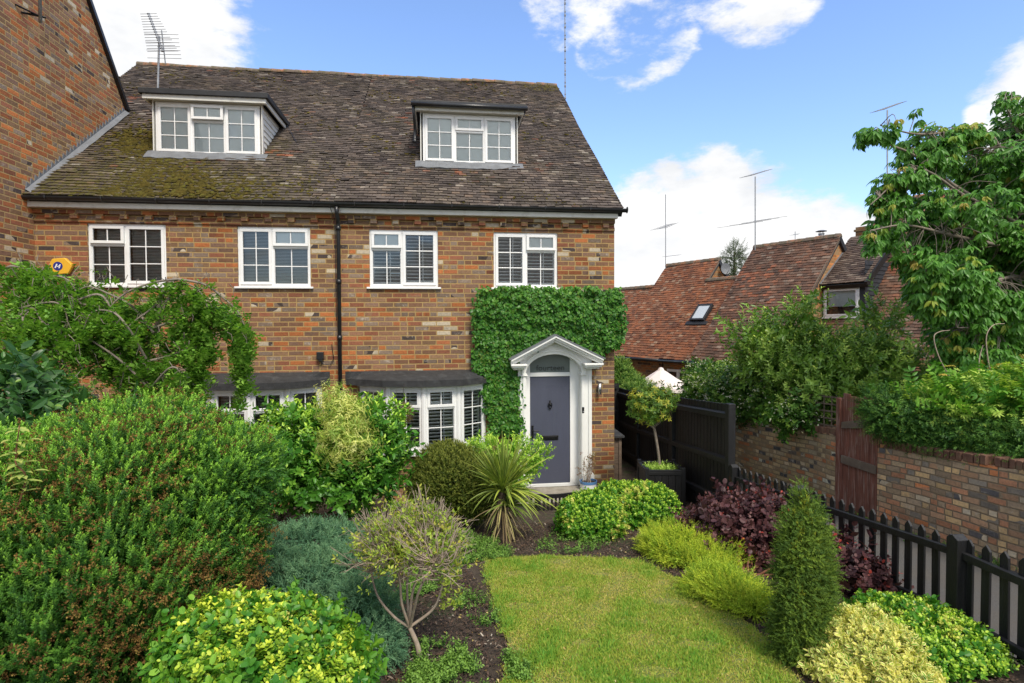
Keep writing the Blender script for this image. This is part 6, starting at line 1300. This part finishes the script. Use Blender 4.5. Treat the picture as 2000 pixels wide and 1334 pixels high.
# --- lollipop bay in the planter
def lollipop():
    b=np.array([3.72,9.18,.60]); root=thing('lollipop_tree','small lollipop tree with a round green and yellow crown growing in the black planter','small tree',b); c=onY(1270,789,9.18); mb=MB(); tp=onY(1277,832,9.18); W_=smooth([b,b*.5+tp*.5+np.array([.01,0,0]),tp],6); mb.tube(W_,[.024]*len(W_),8)
    for dx,dy,dz in ((-.26,0,.22),(.25,.05,.25),(.05,-.2,.28),(-.08,.2,.3),(.0,0,.35)): mb.tube(smooth([tp-np.array([0,0,.03]),tp+np.array([dx*.55,dy*.5,dz*.3]),tp+np.array([dx,dy,dz])],5),list(np.linspace(.017,.006,11)),6)
    mb.build('trunk',M['twig'],root,uv=False,smooth=True); L=Lumps([(1270,789,9.18,36,30,.30),(1262,800,9.1,30,20,.25),(1290,778,9.2,22,22,.2)],rough=.18,seed=31); P,N,_r_=L.sample(420,(.45,1.02),floor=False); m=len(P)
    tips('lollipop_leaf',[(.05,.11,.02),(.09,.17,.03),(.16,.24,.04),(.42,.36,.06)],None,rough=.35); sh=[shoot_tpl(.10,9,(.085,.026),70,False,.3,lod=1,seed=100+s,fold=.25,droop=.3,blunt=.35,start=.4) for s in range(4)]
    foliage('crown',root,M['lollipop_leaf'],[inst(sh,rng.integers(0,4,m),P,frame(norm(N+np.array([0,0,.5])+gN(size=(m,3))*.4),gN(size=(m,3))),rng.uniform(.6,1.05,m),rng.uniform(0,1,m)**1.3)])
    u=thing('bedding_plant','low leafy green plants round the foot of the lollipop tree','bedding plant',(3.72,9.18,.61)); n=150; a=rng.uniform(0,6.28,n); rr=rng.uniform(.06,.27,n); Q=np.stack([3.72+rr*np.cos(a),9.18+rr*np.sin(a),np.full(n,.60)],-1); tips('bedding_leaf',[(.07,.17,.03),(.14,.28,.05),(.24,.38,.07)],(.35,.48,.12),rough=.35); foliage('leaves',u,M['bedding_leaf'],[inst([shoot_tpl(.13,12,(.055,.016),55,False,.3,lod=1,seed=110+s) for s in range(3)],rng.integers(0,3,n),Q,frame(rdir(n,1.3),gN(size=(n,3))),rng.uniform(.6,1.1,n),rng.uniform(0,1,n))])
lollipop()
# --- climber on the front wall
def climber():
    PG=[(935,566),(1010,558),(1090,566),(1150,562),(1205,570),(1216,600),(1219,640),(1205,672),(1180,688),(1150,676),(1120,664),(1085,650),(1050,668),(1012,690),(998,712),(1008,735),(1013,770),(1012,810),(1018,842),(1000,850),(975,842),(960,842),(953,800),(948,765),(946,740),(930,735),(922,700),(926,650),(928,600)]
    PW=np.array([onY(x,y,10.42)[[0,2]] for x,y in PG]); lo=PW.min(0);hi=PW.max(0); n=17000; X_=rng.uniform(lo[0],hi[0],n*4); Z_=rng.uniform(lo[1],hi[1],n*4)
    jx=gN(size=n*4)*.05+.05*np.sin(Z_*13)*np.sin(Z_*5+1); jz=gN(size=n*4)*.05+.04*np.sin(X_*15); k=inpoly(X_+jx,Z_+jz,PW); X_,Z_=X_[k][:n],Z_[k][:n]; n=len(X_)
    # billow: thickness of the growth over the wall
    th=.12+.10*np.clip((Z_-2.6)/.8,0,1)+.05*np.array([mnoise.noise((a*2.6,b*2.6,3.)) for a,b in zip(X_,Z_)])*1.6+.05*np.array([mnoise.noise((a*7,b*7,9.)) for a,b in zip(X_,Z_)])*1.6
    s=rng.uniform(0,1,n)**.45; Y_=10.5-.02-th*s; root=thing('climber','dense glossy green climber clipped round the top and left of the front door','climber',(1.0,10.4,.1))
    N_=norm(np.stack([gN(size=n)*.6,-np.ones(n)*.9,.5+gN(size=n)*.5],-1)); D=norm(np.stack([gN(size=n)*.7,-np.ones(n)*.35,-np.ones(n)*.8+gN(size=n)*.35],-1)); 
    tips('climber_leaf',[(.020,.085,.012),(.038,.135,.018),(.065,.185,.026),(.13,.27,.045)],None,rough=.34,spec=.5)
    P=np.stack([X_,Y_,Z_],-1); r=np.clip(rng.uniform(0,1,n)*.75+.25*(rng.uniform(0,1,n)<.15)+.12*np.clip((Z_-3.4)*2,0,1),0,1)
    foliage('leaves',root,M['climber_leaf'],[inst([leaf_tpl(.068,.058,.18,.2,1,.6),leaf_tpl(.055,.046,.3,.3,1,.5)],rng.integers(0,2,n),P,frame(D,N_),rng.uniform(.45,1.2,n),r)])
    # pale flower bracts and light new shoots along the top
    n2=900; kk=rng.choice(n,n2,replace=False); Q=P[kk]-np.array([0,.05,0]); tips('climber_tip',[(.16,.24,.05),(.30,.36,.12),(.28,.20,.10)],None); foliage('new_shoots',root,M['climber_tip'],[inst([shoot_tpl(.05,5,(.018,.009),50,False,.3,seed=120)],np.zeros(n2,int),Q,frame(norm(np.array([0,-.6,.5])+gN(size=(n2,3))*.5),gN(size=(n2,3))),rng.uniform(.5,1.3,n2),rng.uniform(0,1,n2))])
    mb=MB(); 
    for k in range(9): x=q(985,840,10.46)[0]+gN()*.1; mb.tube(smooth([np.array([x,10.46,.02]),np.array([x+gN()*.05,10.46,.9]),np.array([x-.05+gN()*.05,10.45,2.2]),np.array([x+.2+abs(gN())*.4,10.44,3.2])],5),.012,5)
    mb.build('stem',M['bark'],root,uv=False,smooth=True)
climber()
# --- brown hanging ball
hb=onY(788,806,9.35); root=thing('hanging_basket','round brown faded foliage ball hanging in front of the bow window','hanging basket',hb); L=Lumps([(788,806,9.35,19,19,.16)],rough=.12,seed=33); P,N,_=L.sample(900,(.6,1.0),floor=False); m=len(P)
M['fade']=leafmat('faded_leaf',[(.07,.05,.035),(.14,.09,.06),(.16,.14,.05),(.24,.16,.11)],None,rough=.7,transl=.1); foliage('foliage',root,M['fade'],[inst([shoot_tpl(.045,9,(.016,.007),55,False,.4,seed=130)],np.zeros(m,int),P,frame(norm(N+gN(size=(m,3))*.4),gN(size=(m,3))),rng.uniform(.7,1.2,m),rng.uniform(0,1,m))])
mb=MB(); mb.tube([hb,(hb[0],hb[1],hb[2]+.35),(hb[0],9.75,2.12)],.004,5); mb.build('wire',M['blackmetal'],root,uv=False)
# --- dry plant in the glazed pot
root=thing('dry_plant','withered brown leaved plant with pale stems in the white glazed pot','plant',(px_,10.22,z0+.23)); mb=MB(); Q=[]
for k in range(13):
    T=np.array([px_,10.22,z0+.23])+np.array([gN()*.14,gN()*.1,rng.uniform(.2,.52)]); B=np.array([px_+gN()*.04,10.22+gN()*.04,z0+.22]); W_=smooth([B,(B+T)/2+gN(size=3)*.03,T],4); mb.tube(W_,list(np.linspace(.006,.002,len(W_))),5); Q+= [W_[-1],W_[-2],W_[-4],T+gN(size=3)*.04]
mb.build('stem',M['twig_pale'],root,uv=False); Q=np.array(Q); m=len(Q); M['dry']=leafmat('dry_leaf',[(.10,.045,.025),(.20,.09,.045),(.13,.12,.04)],None,rough=.6); foliage('leaves',root,M['dry'],[inst([cluster_tpl(6,.045,.016,1.2,hang=.1,seed=s) for s in range(2)],rng.integers(0,2,m),Q,frame(rdir(m,.5),gN(size=(m,3))),rng.uniform(.6,1,m),rng.uniform(0,1,m))])
# --- beyond the fences
tips('viburnum_leaf',[(.028,.085,.015),(.048,.125,.022),(.085,.18,.032),(.15,.25,.05)],(.30,.40,.09),rough=.35,spec=.5)
sh=[shoot_tpl(.22,12,(.07,.038),62,True,.3,lod=1,tmin=.5,seed=140+s,fold=.25,droop=.35,blunt=.4,stem=.002) for s in range(4)]
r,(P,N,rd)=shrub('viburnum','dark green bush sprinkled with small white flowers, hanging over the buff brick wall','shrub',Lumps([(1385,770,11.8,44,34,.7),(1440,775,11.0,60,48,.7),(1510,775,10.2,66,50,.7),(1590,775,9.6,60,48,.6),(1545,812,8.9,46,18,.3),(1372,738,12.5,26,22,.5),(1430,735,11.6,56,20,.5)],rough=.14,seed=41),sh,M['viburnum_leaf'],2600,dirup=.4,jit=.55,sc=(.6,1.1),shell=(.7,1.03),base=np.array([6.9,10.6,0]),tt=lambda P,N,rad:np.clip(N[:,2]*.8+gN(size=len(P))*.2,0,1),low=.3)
k=(N@np.array([-.5,-.7,.5])>.2)&(rng.uniform(0,1,len(P))<.34); Q=P[k]+N[k]*.12; Q=np.repeat(Q,3,axis=0)+gN(size=(k.sum()*3,3))*.07; M['petal']=leafmat('white_petal',[(.55,.55,.42),(.75,.74,.62),(.80,.79,.72)],None,transl=.2); seedheads('flowers',r,M['petal'],Q,nl=7,r=.022,leaf=.02,size=(.5,1.1))
tips('hedge_leaf',[(.035,.10,.02),(.06,.15,.03),(.10,.20,.04),(.15,.26,.06)],(.24,.34,.09),rough=.4)
sh2=[shoot_tpl(.16,12,(.04,.02),62,False,.3,tmin=.4,seed=150+s) for s in range(3)]
shrub('hedge_shrub','mid green bush filling the gap between the brick house and the parasol','shrub',Lumps([(1225,768,13.8,42,24,.6),(1210,735,14.2,18,30,.5),(1268,782,13.4,34,14,.5),(1225,748,14.4,26,18,.4)],rough=.13,seed=42),sh2,M['hedge_leaf'],2600,dirup=.6,base=np.array([4.9,13.9,0]),low=.3)
tips('laurel_leaf',[(.075,.16,.03),(.125,.23,.045),(.19,.31,.065),(.28,.40,.10)],(.52,.62,.14),rough=.27,spec=.65)
sh=[shoot_tpl(.34,15,(.095,.036),55,False,.35,lod=1,tmin=.72,seed=160+s,fold=.25,droop=.2,blunt=.4,stem=.003,curve=.1) for s in range(4)]
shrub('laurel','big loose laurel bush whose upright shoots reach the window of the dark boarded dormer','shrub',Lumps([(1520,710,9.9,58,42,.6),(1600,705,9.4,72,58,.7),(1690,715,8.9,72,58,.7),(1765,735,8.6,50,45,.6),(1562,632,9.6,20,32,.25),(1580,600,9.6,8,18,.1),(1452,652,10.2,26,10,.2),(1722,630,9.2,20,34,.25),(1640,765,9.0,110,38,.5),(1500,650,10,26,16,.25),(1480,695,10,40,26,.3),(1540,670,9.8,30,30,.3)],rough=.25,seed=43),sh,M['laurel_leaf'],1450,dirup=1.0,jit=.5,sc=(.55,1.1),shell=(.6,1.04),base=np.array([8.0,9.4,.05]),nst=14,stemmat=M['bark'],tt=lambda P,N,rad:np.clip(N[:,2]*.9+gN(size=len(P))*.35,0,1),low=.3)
tips('wisteria_leaf',[(.05,.16,.025),(.09,.22,.035),(.15,.31,.05),(.24,.40,.07)],(.42,.50,.12),rough=.4,transl=.35)
def pinn(seed,L=.26,n=7):
    g=np.random.default_rng(seed); tp=leaf_tpl(.062,.024,.2,.3,1,.3); pos=[];D=[]
    for k in range(n):
        y=.06+(L-.06)*k/(n-1)
        for s in (-1,1): pos.append((0,y,-.5*y*y)); D.append((s*1.,.55,-.35))
    pos.append((0,L,-.5*L*L)); D.append((0,1,-.4)); m=len(pos); V,Fc,at=inst([tp],np.zeros(m,int),np.array(pos),frame(norm(np.array(D)+g.normal(size=(m,3))*.12),np.tile([0,.2,1.],(m,1))),g.uniform(.75,1.1,m),np.zeros(m)); return V,Fc,at['t']*.3+np.repeat(np.linspace(0,1,m)**2,len(tp[0]))*.5,at['e'],np.repeat(g.uniform(-.12,.12,m),len(tp[0]))
shrub('wisteria','bright green feathery wisteria spilling over the near brick wall at the right edge','climber',Lumps([(1800,805,7.0,60,22,.45),(1880,785,6.6,70,26,.45),(1960,795,6.1,78,36,.45),(1920,820,6.2,55,32,.4),(2040,800,5.8,70,60,.5)],rough=.18,seed=44),[pinn(s) for s in range(4)],M['wisteria_leaf'],1100,dirup=.2,jit=.5,sc=(.6,1.1),shell=(.6,1.05),base=np.array([6.6,6.6,.35]),hang=True,low=.3,stemmat=M['twig'])
tips('jasmine_leaf',[(.018,.065,.014),(.03,.09,.02),(.05,.13,.03),(.09,.19,.04)],(.14,.28,.06),rough=.4)
sh3=[shoot_tpl(.16,18,(.026,.012),65,True,.1,tmin=.4,seed=170+s,curve=.3) for s in range(3)]
shrub('jasmine','dark small leaved climber hanging over the top of the near brick wall below the wisteria','climber',Lumps([(1755,815,7.05,55,42,.35),(1820,835,6.7,65,45,.35),(1890,855,6.3,70,52,.35),(1960,870,5.9,70,55,.35),(2040,880,5.5,80,60,.35),(1720,790,7.3,28,28,.25)],rough=.16,seed=45),sh3,M['jasmine_leaf'],5200,dirup=-.25,jit=.5,sc=(.5,1.1),shell=(.65,1.05),base=np.array([6.5,6.2,.35]),low=.5)
# arching young wisteria shoots
root=thing('wisteria_shoot','two pale arching young wisteria shoots curling up over the foliage','climber',onY(1860,745,6.7)); mb=MB()
for pts in ([(1860,745,6.7),(1835,700,6.7),(1824,660,6.7),(1835,648,6.7),(1855,645,6.7)],[(1935,730,6.5),(1928,690,6.5),(1927,655,6.5),(1940,635,6.5),(1962,632,6.5)],[(1912,735,6.5),(1913,700,6.5),(1920,674,6.5)]): limb(mb,pts,.009,.004)
mb.build('stem',M['twig_pale2'] if 'twig_pale2' in M else M['twig_pale'],root,uv=False,smooth=True)
Q=np.array([onY(x,y,Y) for x,y,Y in ((1838,715,6.7),(1850,730,6.7),(1925,718,6.5),(1915,728,6.5),(1938,712,6.5))]); m=len(Q); M['bronze']=leafmat('bronze_young_leaf',[(.36,.26,.07),(.42,.34,.10)],None,transl=.3); foliage('leaves',root,M['bronze'],[inst([pinn(9,.17,5)],np.zeros(m,int),Q,frame(norm(np.array([[1,-.3,.2],[-1,-.3,.1],[1,0,.1],[-1,-.2,.2],[1,-.5,.3]],float)),np.tile([0,0,1.],(m,1))),np.full(m,.8),rng.uniform(0,1,m))])
# --- cherry tree, right
def cherry():
    tb=np.array([9.3,7.9,.15]); root=thing('cherry_tree','tall cherry tree with long drooping leaves, reaching in from the right edge above the wall','tree',tb); mb=MB(); Y=7.7
    limbs=[[tb,onY(2110,700,7.9),onY(2080,500,7.8),onY(2040,350,7.8)],[onY(2080,500,7.8),onY(2000,330,7.7),onY(1985,315,7.6),onY(1930,305,7.5),onY(1880,300,7.4)],[onY(1985,318,7.6),onY(1950,285,7.6),onY(1930,262,7.5),onY(1870,258,7.4),onY(1790,262,7.3),onY(1720,245,7.2)],
      [onY(2040,350,7.8),onY(1990,260,7.8),onY(1960,200,7.8)],[onY(2080,500,7.8),onY(1960,420,7.4),onY(1880,380,7.2),onY(1790,330,7.1),onY(1700,400,7.1)],[onY(2080,520,7.8),onY(1950,480,7.3),onY(1860,460,7.1),onY(1770,440,7.0),onY(1700,450,7.0)],
      [onY(2090,560,7.8),onY(1990,540,7.2),onY(1900,560,7.0),onY(1810,560,6.9)],[onY(2100,620,7.8),onY(2010,640,7.2),onY(1930,640,7.0),onY(1870,640,6.9)],[onY(1960,420,7.4),onY(1860,360,7.4),onY(1780,300,7.3),onY(1690,270,7.2)],[onY(2040,350,7.8),onY(2080,250,7.9),onY(2100,150,8)]]
    sk=[]
    for i,l in enumerate(limbs): sk+=limb(mb,l,.10 if i==0 else .036,.05 if i==0 else .008,5)
    sk=np.array(sk)
    L=Lumps([(1930,345,7.6,120,85,1.1),(1810,300,7.4,62,52,.6),(1708,262,7.2,42,20,.3),(1790,225,7.3,14,18,.15),(1880,270,7.5,55,30,.5),(1950,205,7.8,34,14,.25),(1850,430,7.4,120,80,.9),(1745,445,7.2,52,55,.45),(1730,390,7.2,38,22,.3),(1760,350,7.2,60,25,.4),(1960,500,7.5,110,100,1.0),(1700,470,7.1,18,30,.2),(1745,400,7.1,40,40,.4),(1930,690,7.0,60,40,.4),(1900,560,6.9,70,60,.4),(1830,540,6.9,60,50,.4),(1970,600,6.9,80,70,.4),(1900,680,7.2,90,50,.5),(1990,700,7.2,70,50,.5),(1850,650,7.4,60,50,.4),(1790,500,7.1,50,30,.4),(1850,520,7.1,62,45,.5),(1800,560,7.0,26,62,.25),(1900,620,7.1,70,55,.5),(1985,640,7.3,80,80,.7),(2060,400,7.9,110,200,1.2),(2000,240,7.9,60,40,.6),(1985,185,8.0,24,30,.3),(1840,600,7.0,50,30,.3)],rough=.22,seed=51)
    P,N,_=L.sample(11500,(.25,1.03),floor=False); g=np.random.default_rng(9)
    v=sum(np.sin(P@(k*3.0)+i) for i,k in enumerate(g.normal(size=(5,3)))); keep=g.uniform(0,1,len(P))<1/(1+np.exp(-(v*2.0+.9))); P=P[keep]; m=len(P)
    for p in P[::5]:
        s=sk[np.argmin(np.linalg.norm(sk-p,axis=1)+g.uniform(0,.1,len(sk)))]; 
        if np.linalg.norm(s-p)<1.0: W_=smooth([s,(s+p)/2+np.array([0,0,.06])+g.normal(size=3)*.03,p],3); mb.tube(W_,list(np.linspace(.008,.003,len(W_))),4,cap=False)
    mb.build('trunk',M['twig'],root,uv=False,smooth=True)
    tips('cherry_leaf',[(.026,.10,.02),(.048,.155,.028),(.08,.215,.038),(.13,.29,.05)],(.09,.22,.04),rough=.33,spec=.5,transl=.32)
    cl=[cluster_tpl(9,.145,.054,1.0,hang=.75,seed=s,ld=.35,blunt=.35,fold=.3) for s in range(5)]
    D=norm(np.stack([-np.abs(gN(size=m))*.7-.2,-np.abs(gN(size=m))*.4,gN(size=m)*.3],-1)+N[keep]*.5); D[:,2]=np.clip(D[:,2],-.4,.4); D=norm(D)
    young=g.uniform(0,1,m)<.06
    foliage('crown',root,M['cherry_leaf'],[inst(cl,g.integers(0,5,m),P,frame(D,np.tile([0,0,1.],(m,1))+gN(size=(m,3))*.12),g.uniform(.6,1.05,m),g.uniform(0,.85,m))])
    Q=P[young]+D[young]*.08+np.array([0,-.05,.02]); k=len(Q); tips('young_cherry_leaf',[(.16,.26,.045),(.26,.32,.06),(.30,.24,.08)],None,rough=.35,transl=.4); foliage('young_leaves',root,M['young_cherry_leaf'],[inst(cl,g.integers(0,5,k),Q,frame(D[young],np.tile([0,0,1.],(k,1))),g.uniform(.5,.85,k),g.uniform(0,1,k))])
cherry()
# --- weeping tree, left
def weeping():
    root=thing('weeping_tree','weeping tree with arching grey branches and hanging leafy strands before the left cottage','tree',(-4.2,6.9,.27)); mb=MB(); Y=6.8; g=np.random.default_rng(11)
    tr=[[(300,1000,Y),(292,800,Y),(285,700,Y),(308,640,Y),(312,585,Y),(335,550,Y),(347,545,Y)],[(300,900,Y),(180,780,Y),(60,740,Y-.1),(25,690,Y-.1),(20,640,Y-.1)]]
    arcs=[[(347,545,Y),(300,552,Y),(250,570,Y),(215,600,Y),(190,640,Y)],[(310,620,Y),(330,580,Y),(345,560,Y),(370,556,Y),(395,575,Y),(405,600,Y)],[(347,545,Y),(400,556,Y),(440,585,Y),(465,610,Y),(478,640,Y),(482,670,Y)],[(325,570,Y),(300,600,Y),(262,628,Y),(230,660,Y)],[(300,640,Y),(340,625,Y),(352,600,Y),(362,620,Y)],
      [(20,640,Y-.2),(0,615,Y-.2),(40,602,Y-.2),(100,590,Y-.2),(126,604,Y-.2),(133,640,Y-.2),(137,685,Y-.2)],[(20,640,Y-.3),(45,612,Y-.3),(68,605,Y-.3),(92,650,Y-.3),(125,710,Y-.3),(155,750,Y-.3),(160,780,Y-.3)],[(25,690,Y-.2),(45,620,Y-.4),(42,660,Y-.4),(60,700,Y-.4),(80,720,Y-.4),(100,728,Y-.4)],[(20,640,Y),(40,560,Y),(80,530,Y),(85,520,Y)],[(40,560,Y),(110,560,Y),(150,590,Y),(190,600,Y),(205,620,Y),(195,645,Y)],[(130,595,Y),(190,575,Y),(215,600,Y),(222,640,Y),(210,680,Y)],[(290,705,Y),(330,695,Y),(365,680,Y),(370,665,Y)],[(285,700,Y),(250,640,Y-.2),(220,610,Y-.2),(180,610,Y-.2),(160,650,Y-.2)],
      [(293,760,Y),(230,700,Y-.1),(150,650,Y-.1),(100,640,Y-.1)],[(0,540,Y),(20,520,Y),(60,535,Y),(75,590,Y)],[(20,640,Y-.1),(60,560,Y),(110,540,Y),(140,555,Y),(160,600,Y)],[(293,760,Y),(330,720,Y-.2),(350,725,Y-.2),(352,760,Y-.2)],[(300,650,Y),(260,600,Y+.1),(215,575,Y+.1),(170,560,Y+.1),(140,580,Y+.1)]]
    for a in tr: limb(mb,a,.042,.022)
    sk=[]
    for a in arcs: sk+=limb(mb,[(x_,y_,Y_-.22) for x_,y_,Y_ in a],.015,.005)
    # strands: (top px, top py, bottom py)
    st=[(388,585,800),(400,600,720),(376,570,690),(352,570,640),(466,615,745),(478,640,760),(484,650,720),(412,590,700),(396,600,820),(440,600,640),(455,600,660),(425,590,640),(472,660,790),(362,610,700),(340,640,760),(318,650,770),(408,640,700),(385,700,830),(372,640,780),(255,600,700),(230,640,720),(280,620,730),(245,700,800),(300,700,800),(345,720,830),(60,510,600),(85,520,580),(110,540,600),(135,590,660)]
    P=[];D=[]
    for (x,y0,y1) in st:
        for y in np.arange(y0,y1,5.5): 
            for _ in range(3): P.append(onY(x+g.normal()*7+3*math.sin(y*.06+x),y,Y+g.normal()*.08)); D.append((g.normal()*.6,g.normal()*.6-.4,-1))
        mb.tube([onY(x+3*math.sin(y*.06+x),y,Y) for y in np.linspace(y0,y1,8)],.0035,4,cap=False)
    L=Lumps([(60,590,6.8,95,60,.6),(150,560,6.8,60,40,.4),(210,640,6.6,60,45,.4),(80,640,6.4,90,60,.5),(80,560,6.9,60,38,.5),(30,700,6.6,90,75,.6),(130,650,6.7,75,60,.5),(190,700,6.6,80,65,.5),(150,770,6.5,100,60,.5),(260,740,6.7,75,65,.5),(330,775,6.6,55,40,.4),(60,520,6.9,30,14,.3),(30,560,6.8,50,40,.4),(190,610,6.8,50,25,.4),(40,790,6.3,90,50,.5),(240,650,6.8,42,30,.3),(300,600,6.9,40,30,.3),(180,600,6.7,60,35,.3),(230,600,6.9,30,22,.3)],rough=.2,seed=52)
    Q,N,_=L.sample(4200,(.3,1.0),floor=False); v=sum(np.sin(Q@(k*4)+i) for i,k in enumerate(g.normal(size=(5,3)))); kp=g.uniform(0,1,len(Q))<1/(1+np.exp(-(v*3-1.0))); Q=Q[kp]
    aa_=np.array(sk); aa_=aa_[g.uniform(0,1,len(aa_))<.95]; aa_=np.repeat(aa_,2,axis=0); aa_=aa_+g.normal(size=aa_.shape)*.045-np.array([0,0,.04]); Q=np.concatenate([Q,aa_])
    P=np.concatenate([np.array(P),Q]); D=norm(np.concatenate([np.array(D),np.stack([gN(size=len(Q))*.7,gN(size=len(Q))*.5-.3,-np.ones(len(Q))],-1)])); m=len(P)
    for p in Q[::6]:
        p2=p+np.array([g.normal()*.05,g.normal()*.05,g.uniform(.05,.14)]); mb.tube([p2,(p+p2)/2+g.normal(size=3)*.02,p],[.005,.004,.0025],4,cap=False)
    mb.build('trunk',M['twig'],root,uv=False,smooth=True)
    tips('weeping_leaf',[(.045,.135,.022),(.075,.19,.03),(.125,.265,.045),(.20,.35,.065)],(.17,.30,.06),rough=.36,transl=.32)
    sh=[shoot_tpl(.12,8,(.072,.040),60,False,.0,lod=1,seed=180+s,fold=.25,droop=.3,blunt=.35,stem=.001) for s in range(4)]
    foliage('crown',root,M['weeping_leaf'],[inst(sh,g.integers(0,4,m),P,frame(D,gN(size=(m,3))),g.uniform(.6,1.1,m),g.uniform(0,1,m))])
weeping()
# --- broad leaved shrub at the far left and a pale sapling
tips('large_leaf',[(.022,.07,.02),(.04,.11,.03),(.065,.155,.04)],(.14,.24,.05),rough=.3,spec=.6)
sh=[shoot_tpl(.26,10,(.115,.05),62,True,.3,lod=1,tmin=.75,seed=190+s,fold=.25,droop=.35,blunt=.35,stem=.003) for s in range(3)]
shrub('large_leaved_shrub','dark shrub with large smooth leaves at the left edge under the weeping tree','shrub',Lumps([(20,800,5.2,75,62,.5),(95,825,5.2,50,40,.4),(10,860,5.1,60,50,.5)],rough=.16,seed=53),sh,M['large_leaf'],200,dirup=.7,jit=.5,sc=(.6,1),base=np.array([-4.8,5.3,.4]),tt=lambda P,N,rad:(rng.uniform(0,1,len(P))<.15)*1.)
root=thing('sapling','slim pale leaved sapling standing up at the left edge through the big shrub','sapling',(-3.35,3.75,.56)); mb=MB(); stp=smooth([np.array([-3.35,3.75,.5]),onY(30,1000,3.55),onY(30,900,3.5),onY(38,830,3.5)],6); mb.tube(stp,list(np.linspace(.008,.003,len(stp))),5); mb.build('stem',M['stem_red'],root,uv=False)
Q=[];D=[]
for k in range(46): 
    s=rng.uniform(.35,1); i=int(s*(len(stp)-1)); a=rng.uniform(0,6.28); Q.append(stp[i]+gN(size=3)*.015); D.append((math.cos(a),math.sin(a)*.7-.3,.25))
Q=np.array(Q);m=len(Q); tips('pale_leaf',[(.16,.30,.10),(.26,.40,.15),(.36,.46,.16)],(.36,.36,.12),transl=.35); foliage('leaves',root,M['pale_leaf'],[inst([leaf_tpl(.085,.036,.2,.3,1,.3)],np.zeros(m,int),Q,frame(norm(np.array(D)),np.tile([0,0,1.],(m,1))),rng.uniform(.6,1.1,m),rng.uniform(0,1,m))])
# --- far conifer behind the roofs
cf=onY(1434,560,32); root=thing('conifer_tree','grey green conifer far behind the red tiled roofs','tree',(cf[0],32,0)); L=Lumps([(1435,520,32,20,30,1.0),(1432,500,32,16,22,.8),(1447,535,32,16,28,.8),(1420,540,32,12,24,.7),(1440,485,32,9,12,.5),(1435,600,32,28,50,1.3)],rough=.22,seed=54); P,N,_=L.sample(1500,(.5,1.05),floor=False); m=len(P)
tips('far_conifer_leaf',[(.035,.055,.035),(.06,.085,.05),(.10,.125,.075)],None,rough=.6); foliage('crown',root,M['far_conifer_leaf'],[inst([shoot_tpl(.5,14,(.16,.05),55,False,.2,seed=200)],np.zeros(m,int),P,frame(norm(N+np.array([0,0,.3])+gN(size=(m,3))*.4),gN(size=(m,3))),rng.uniform(.4,.9,m),rng.uniform(0,1,m))])
mb=MB(); mb.tube([(cf[0],32,0),(cf[0],32,7.5)],[.25,.05],8); mb.build('trunk',M['bark'],root,uv=False)
# --- weeds and ground cover on the beds and along the lane wall
def weeds():
    areas=[([(740,1200),(860,1150),(900,1110),(930,1090),(890,1060),(840,1100),(760,1180)],900,1.),([(820,1260),(900,1260),(940,1334),(960,1400),(780,1400)],1300,1.2),([(905,1040),(985,1060),(1000,1090),(930,1100),(880,1100)],700,.8),([(1080,1040),(1200,1060),(1150,1085),(1040,1080)],220,.7),([(880,1180),(905,1160),(960,1180),(975,1215),(950,1230)],120,.6),([(1000,1330),(985,1290),(1010,1280),(1040,1310),(1030,1340)],150,.7),([(1940,1330),(1700,1180),(1740,1170),(2000,1300)],160,.7)]
    Ps=[]
    for px,n,s in areas:
        A=np.array([onG(*p)[:2] for p in px]); lo=A.min(0);hi=A.max(0); x=rng.uniform(lo[0],hi[0],n*4);y=rng.uniform(lo[1],hi[1],n*4); v=np.sin(x*9+y*4)+np.sin(y*11-x*6)+gN(size=n*4)*.5; k=inpoly(x,y,A)&(v>-.5); x,y=x[k][:n],y[k][:n]; Ps.append(np.stack([x,y,G(y)+.0],-1))
    y=rng.uniform(3,8,260); Ps.append(np.stack([XW-rng.exponential(.05,260),y,G(y)],-1))
    P=np.concatenate(Ps); m=len(P); tips('weed_leaf',[(.025,.08,.018),(.05,.13,.03),(.09,.19,.045)],(.16,.28,.06)); sh=[shoot_tpl(.09,9,(.028,.016),65,False,.2,lod=0,seed=210+s) for s in range(3)]
    o=foliage('ground_cover',None,M['weed_leaf'],[inst(sh,rng.integers(0,3,m),P,frame(rdir(m,1.2),gN(size=(m,3))),rng.uniform(.5,1.3,m),rng.uniform(0,1,m))]); tag(o,'low green weeds and creeping ground cover on the beds and along the lane','weeds',kind='stuff')
weeds()
def litter():
    lo=LP.min(0);hi=LP.max(0); n=900; x=rng.uniform(lo[0]-.4,hi[0]+.5,n);y=rng.uniform(3.6,8.2,n); k=(inpoly(x,y,LP)&(rng.uniform(0,1,n)<.16))|(~inpoly(x,y,LP)&(rng.uniform(0,1,n)<.7)); x,y=x[k],y[k]; m=len(x)
    P=np.stack([x,y,G(y)+np.where(inpoly(x,y,LP),.035,.02)],-1); M['litter']=leafmat('fallen_leaf',[(.07,.035,.02),(.20,.12,.05),(.36,.29,.12),(.45,.40,.24)],None,rough=.7,transl=.1)
    o=foliage('fallen_leaves',None,M['litter'],[inst([leaf_tpl(.034,.018,.4,.3,0)],np.zeros(m,int),P,frame(norm(gN(size=(m,3))*np.array([1,1,.2])),np.tile([0,0,1.],(m,1))+gN(size=(m,3))*.4),rng.uniform(.4,1.1,m),rng.uniform(0,1,m))]); tag(o,'scattered dry fallen leaves and petals on the lawn and beds','fallen leaves',kind='stuff')
litter()
print('objects',len(bpy.data.objects),'verts',sum(len(m.vertices) for m in bpy.data.meshes))
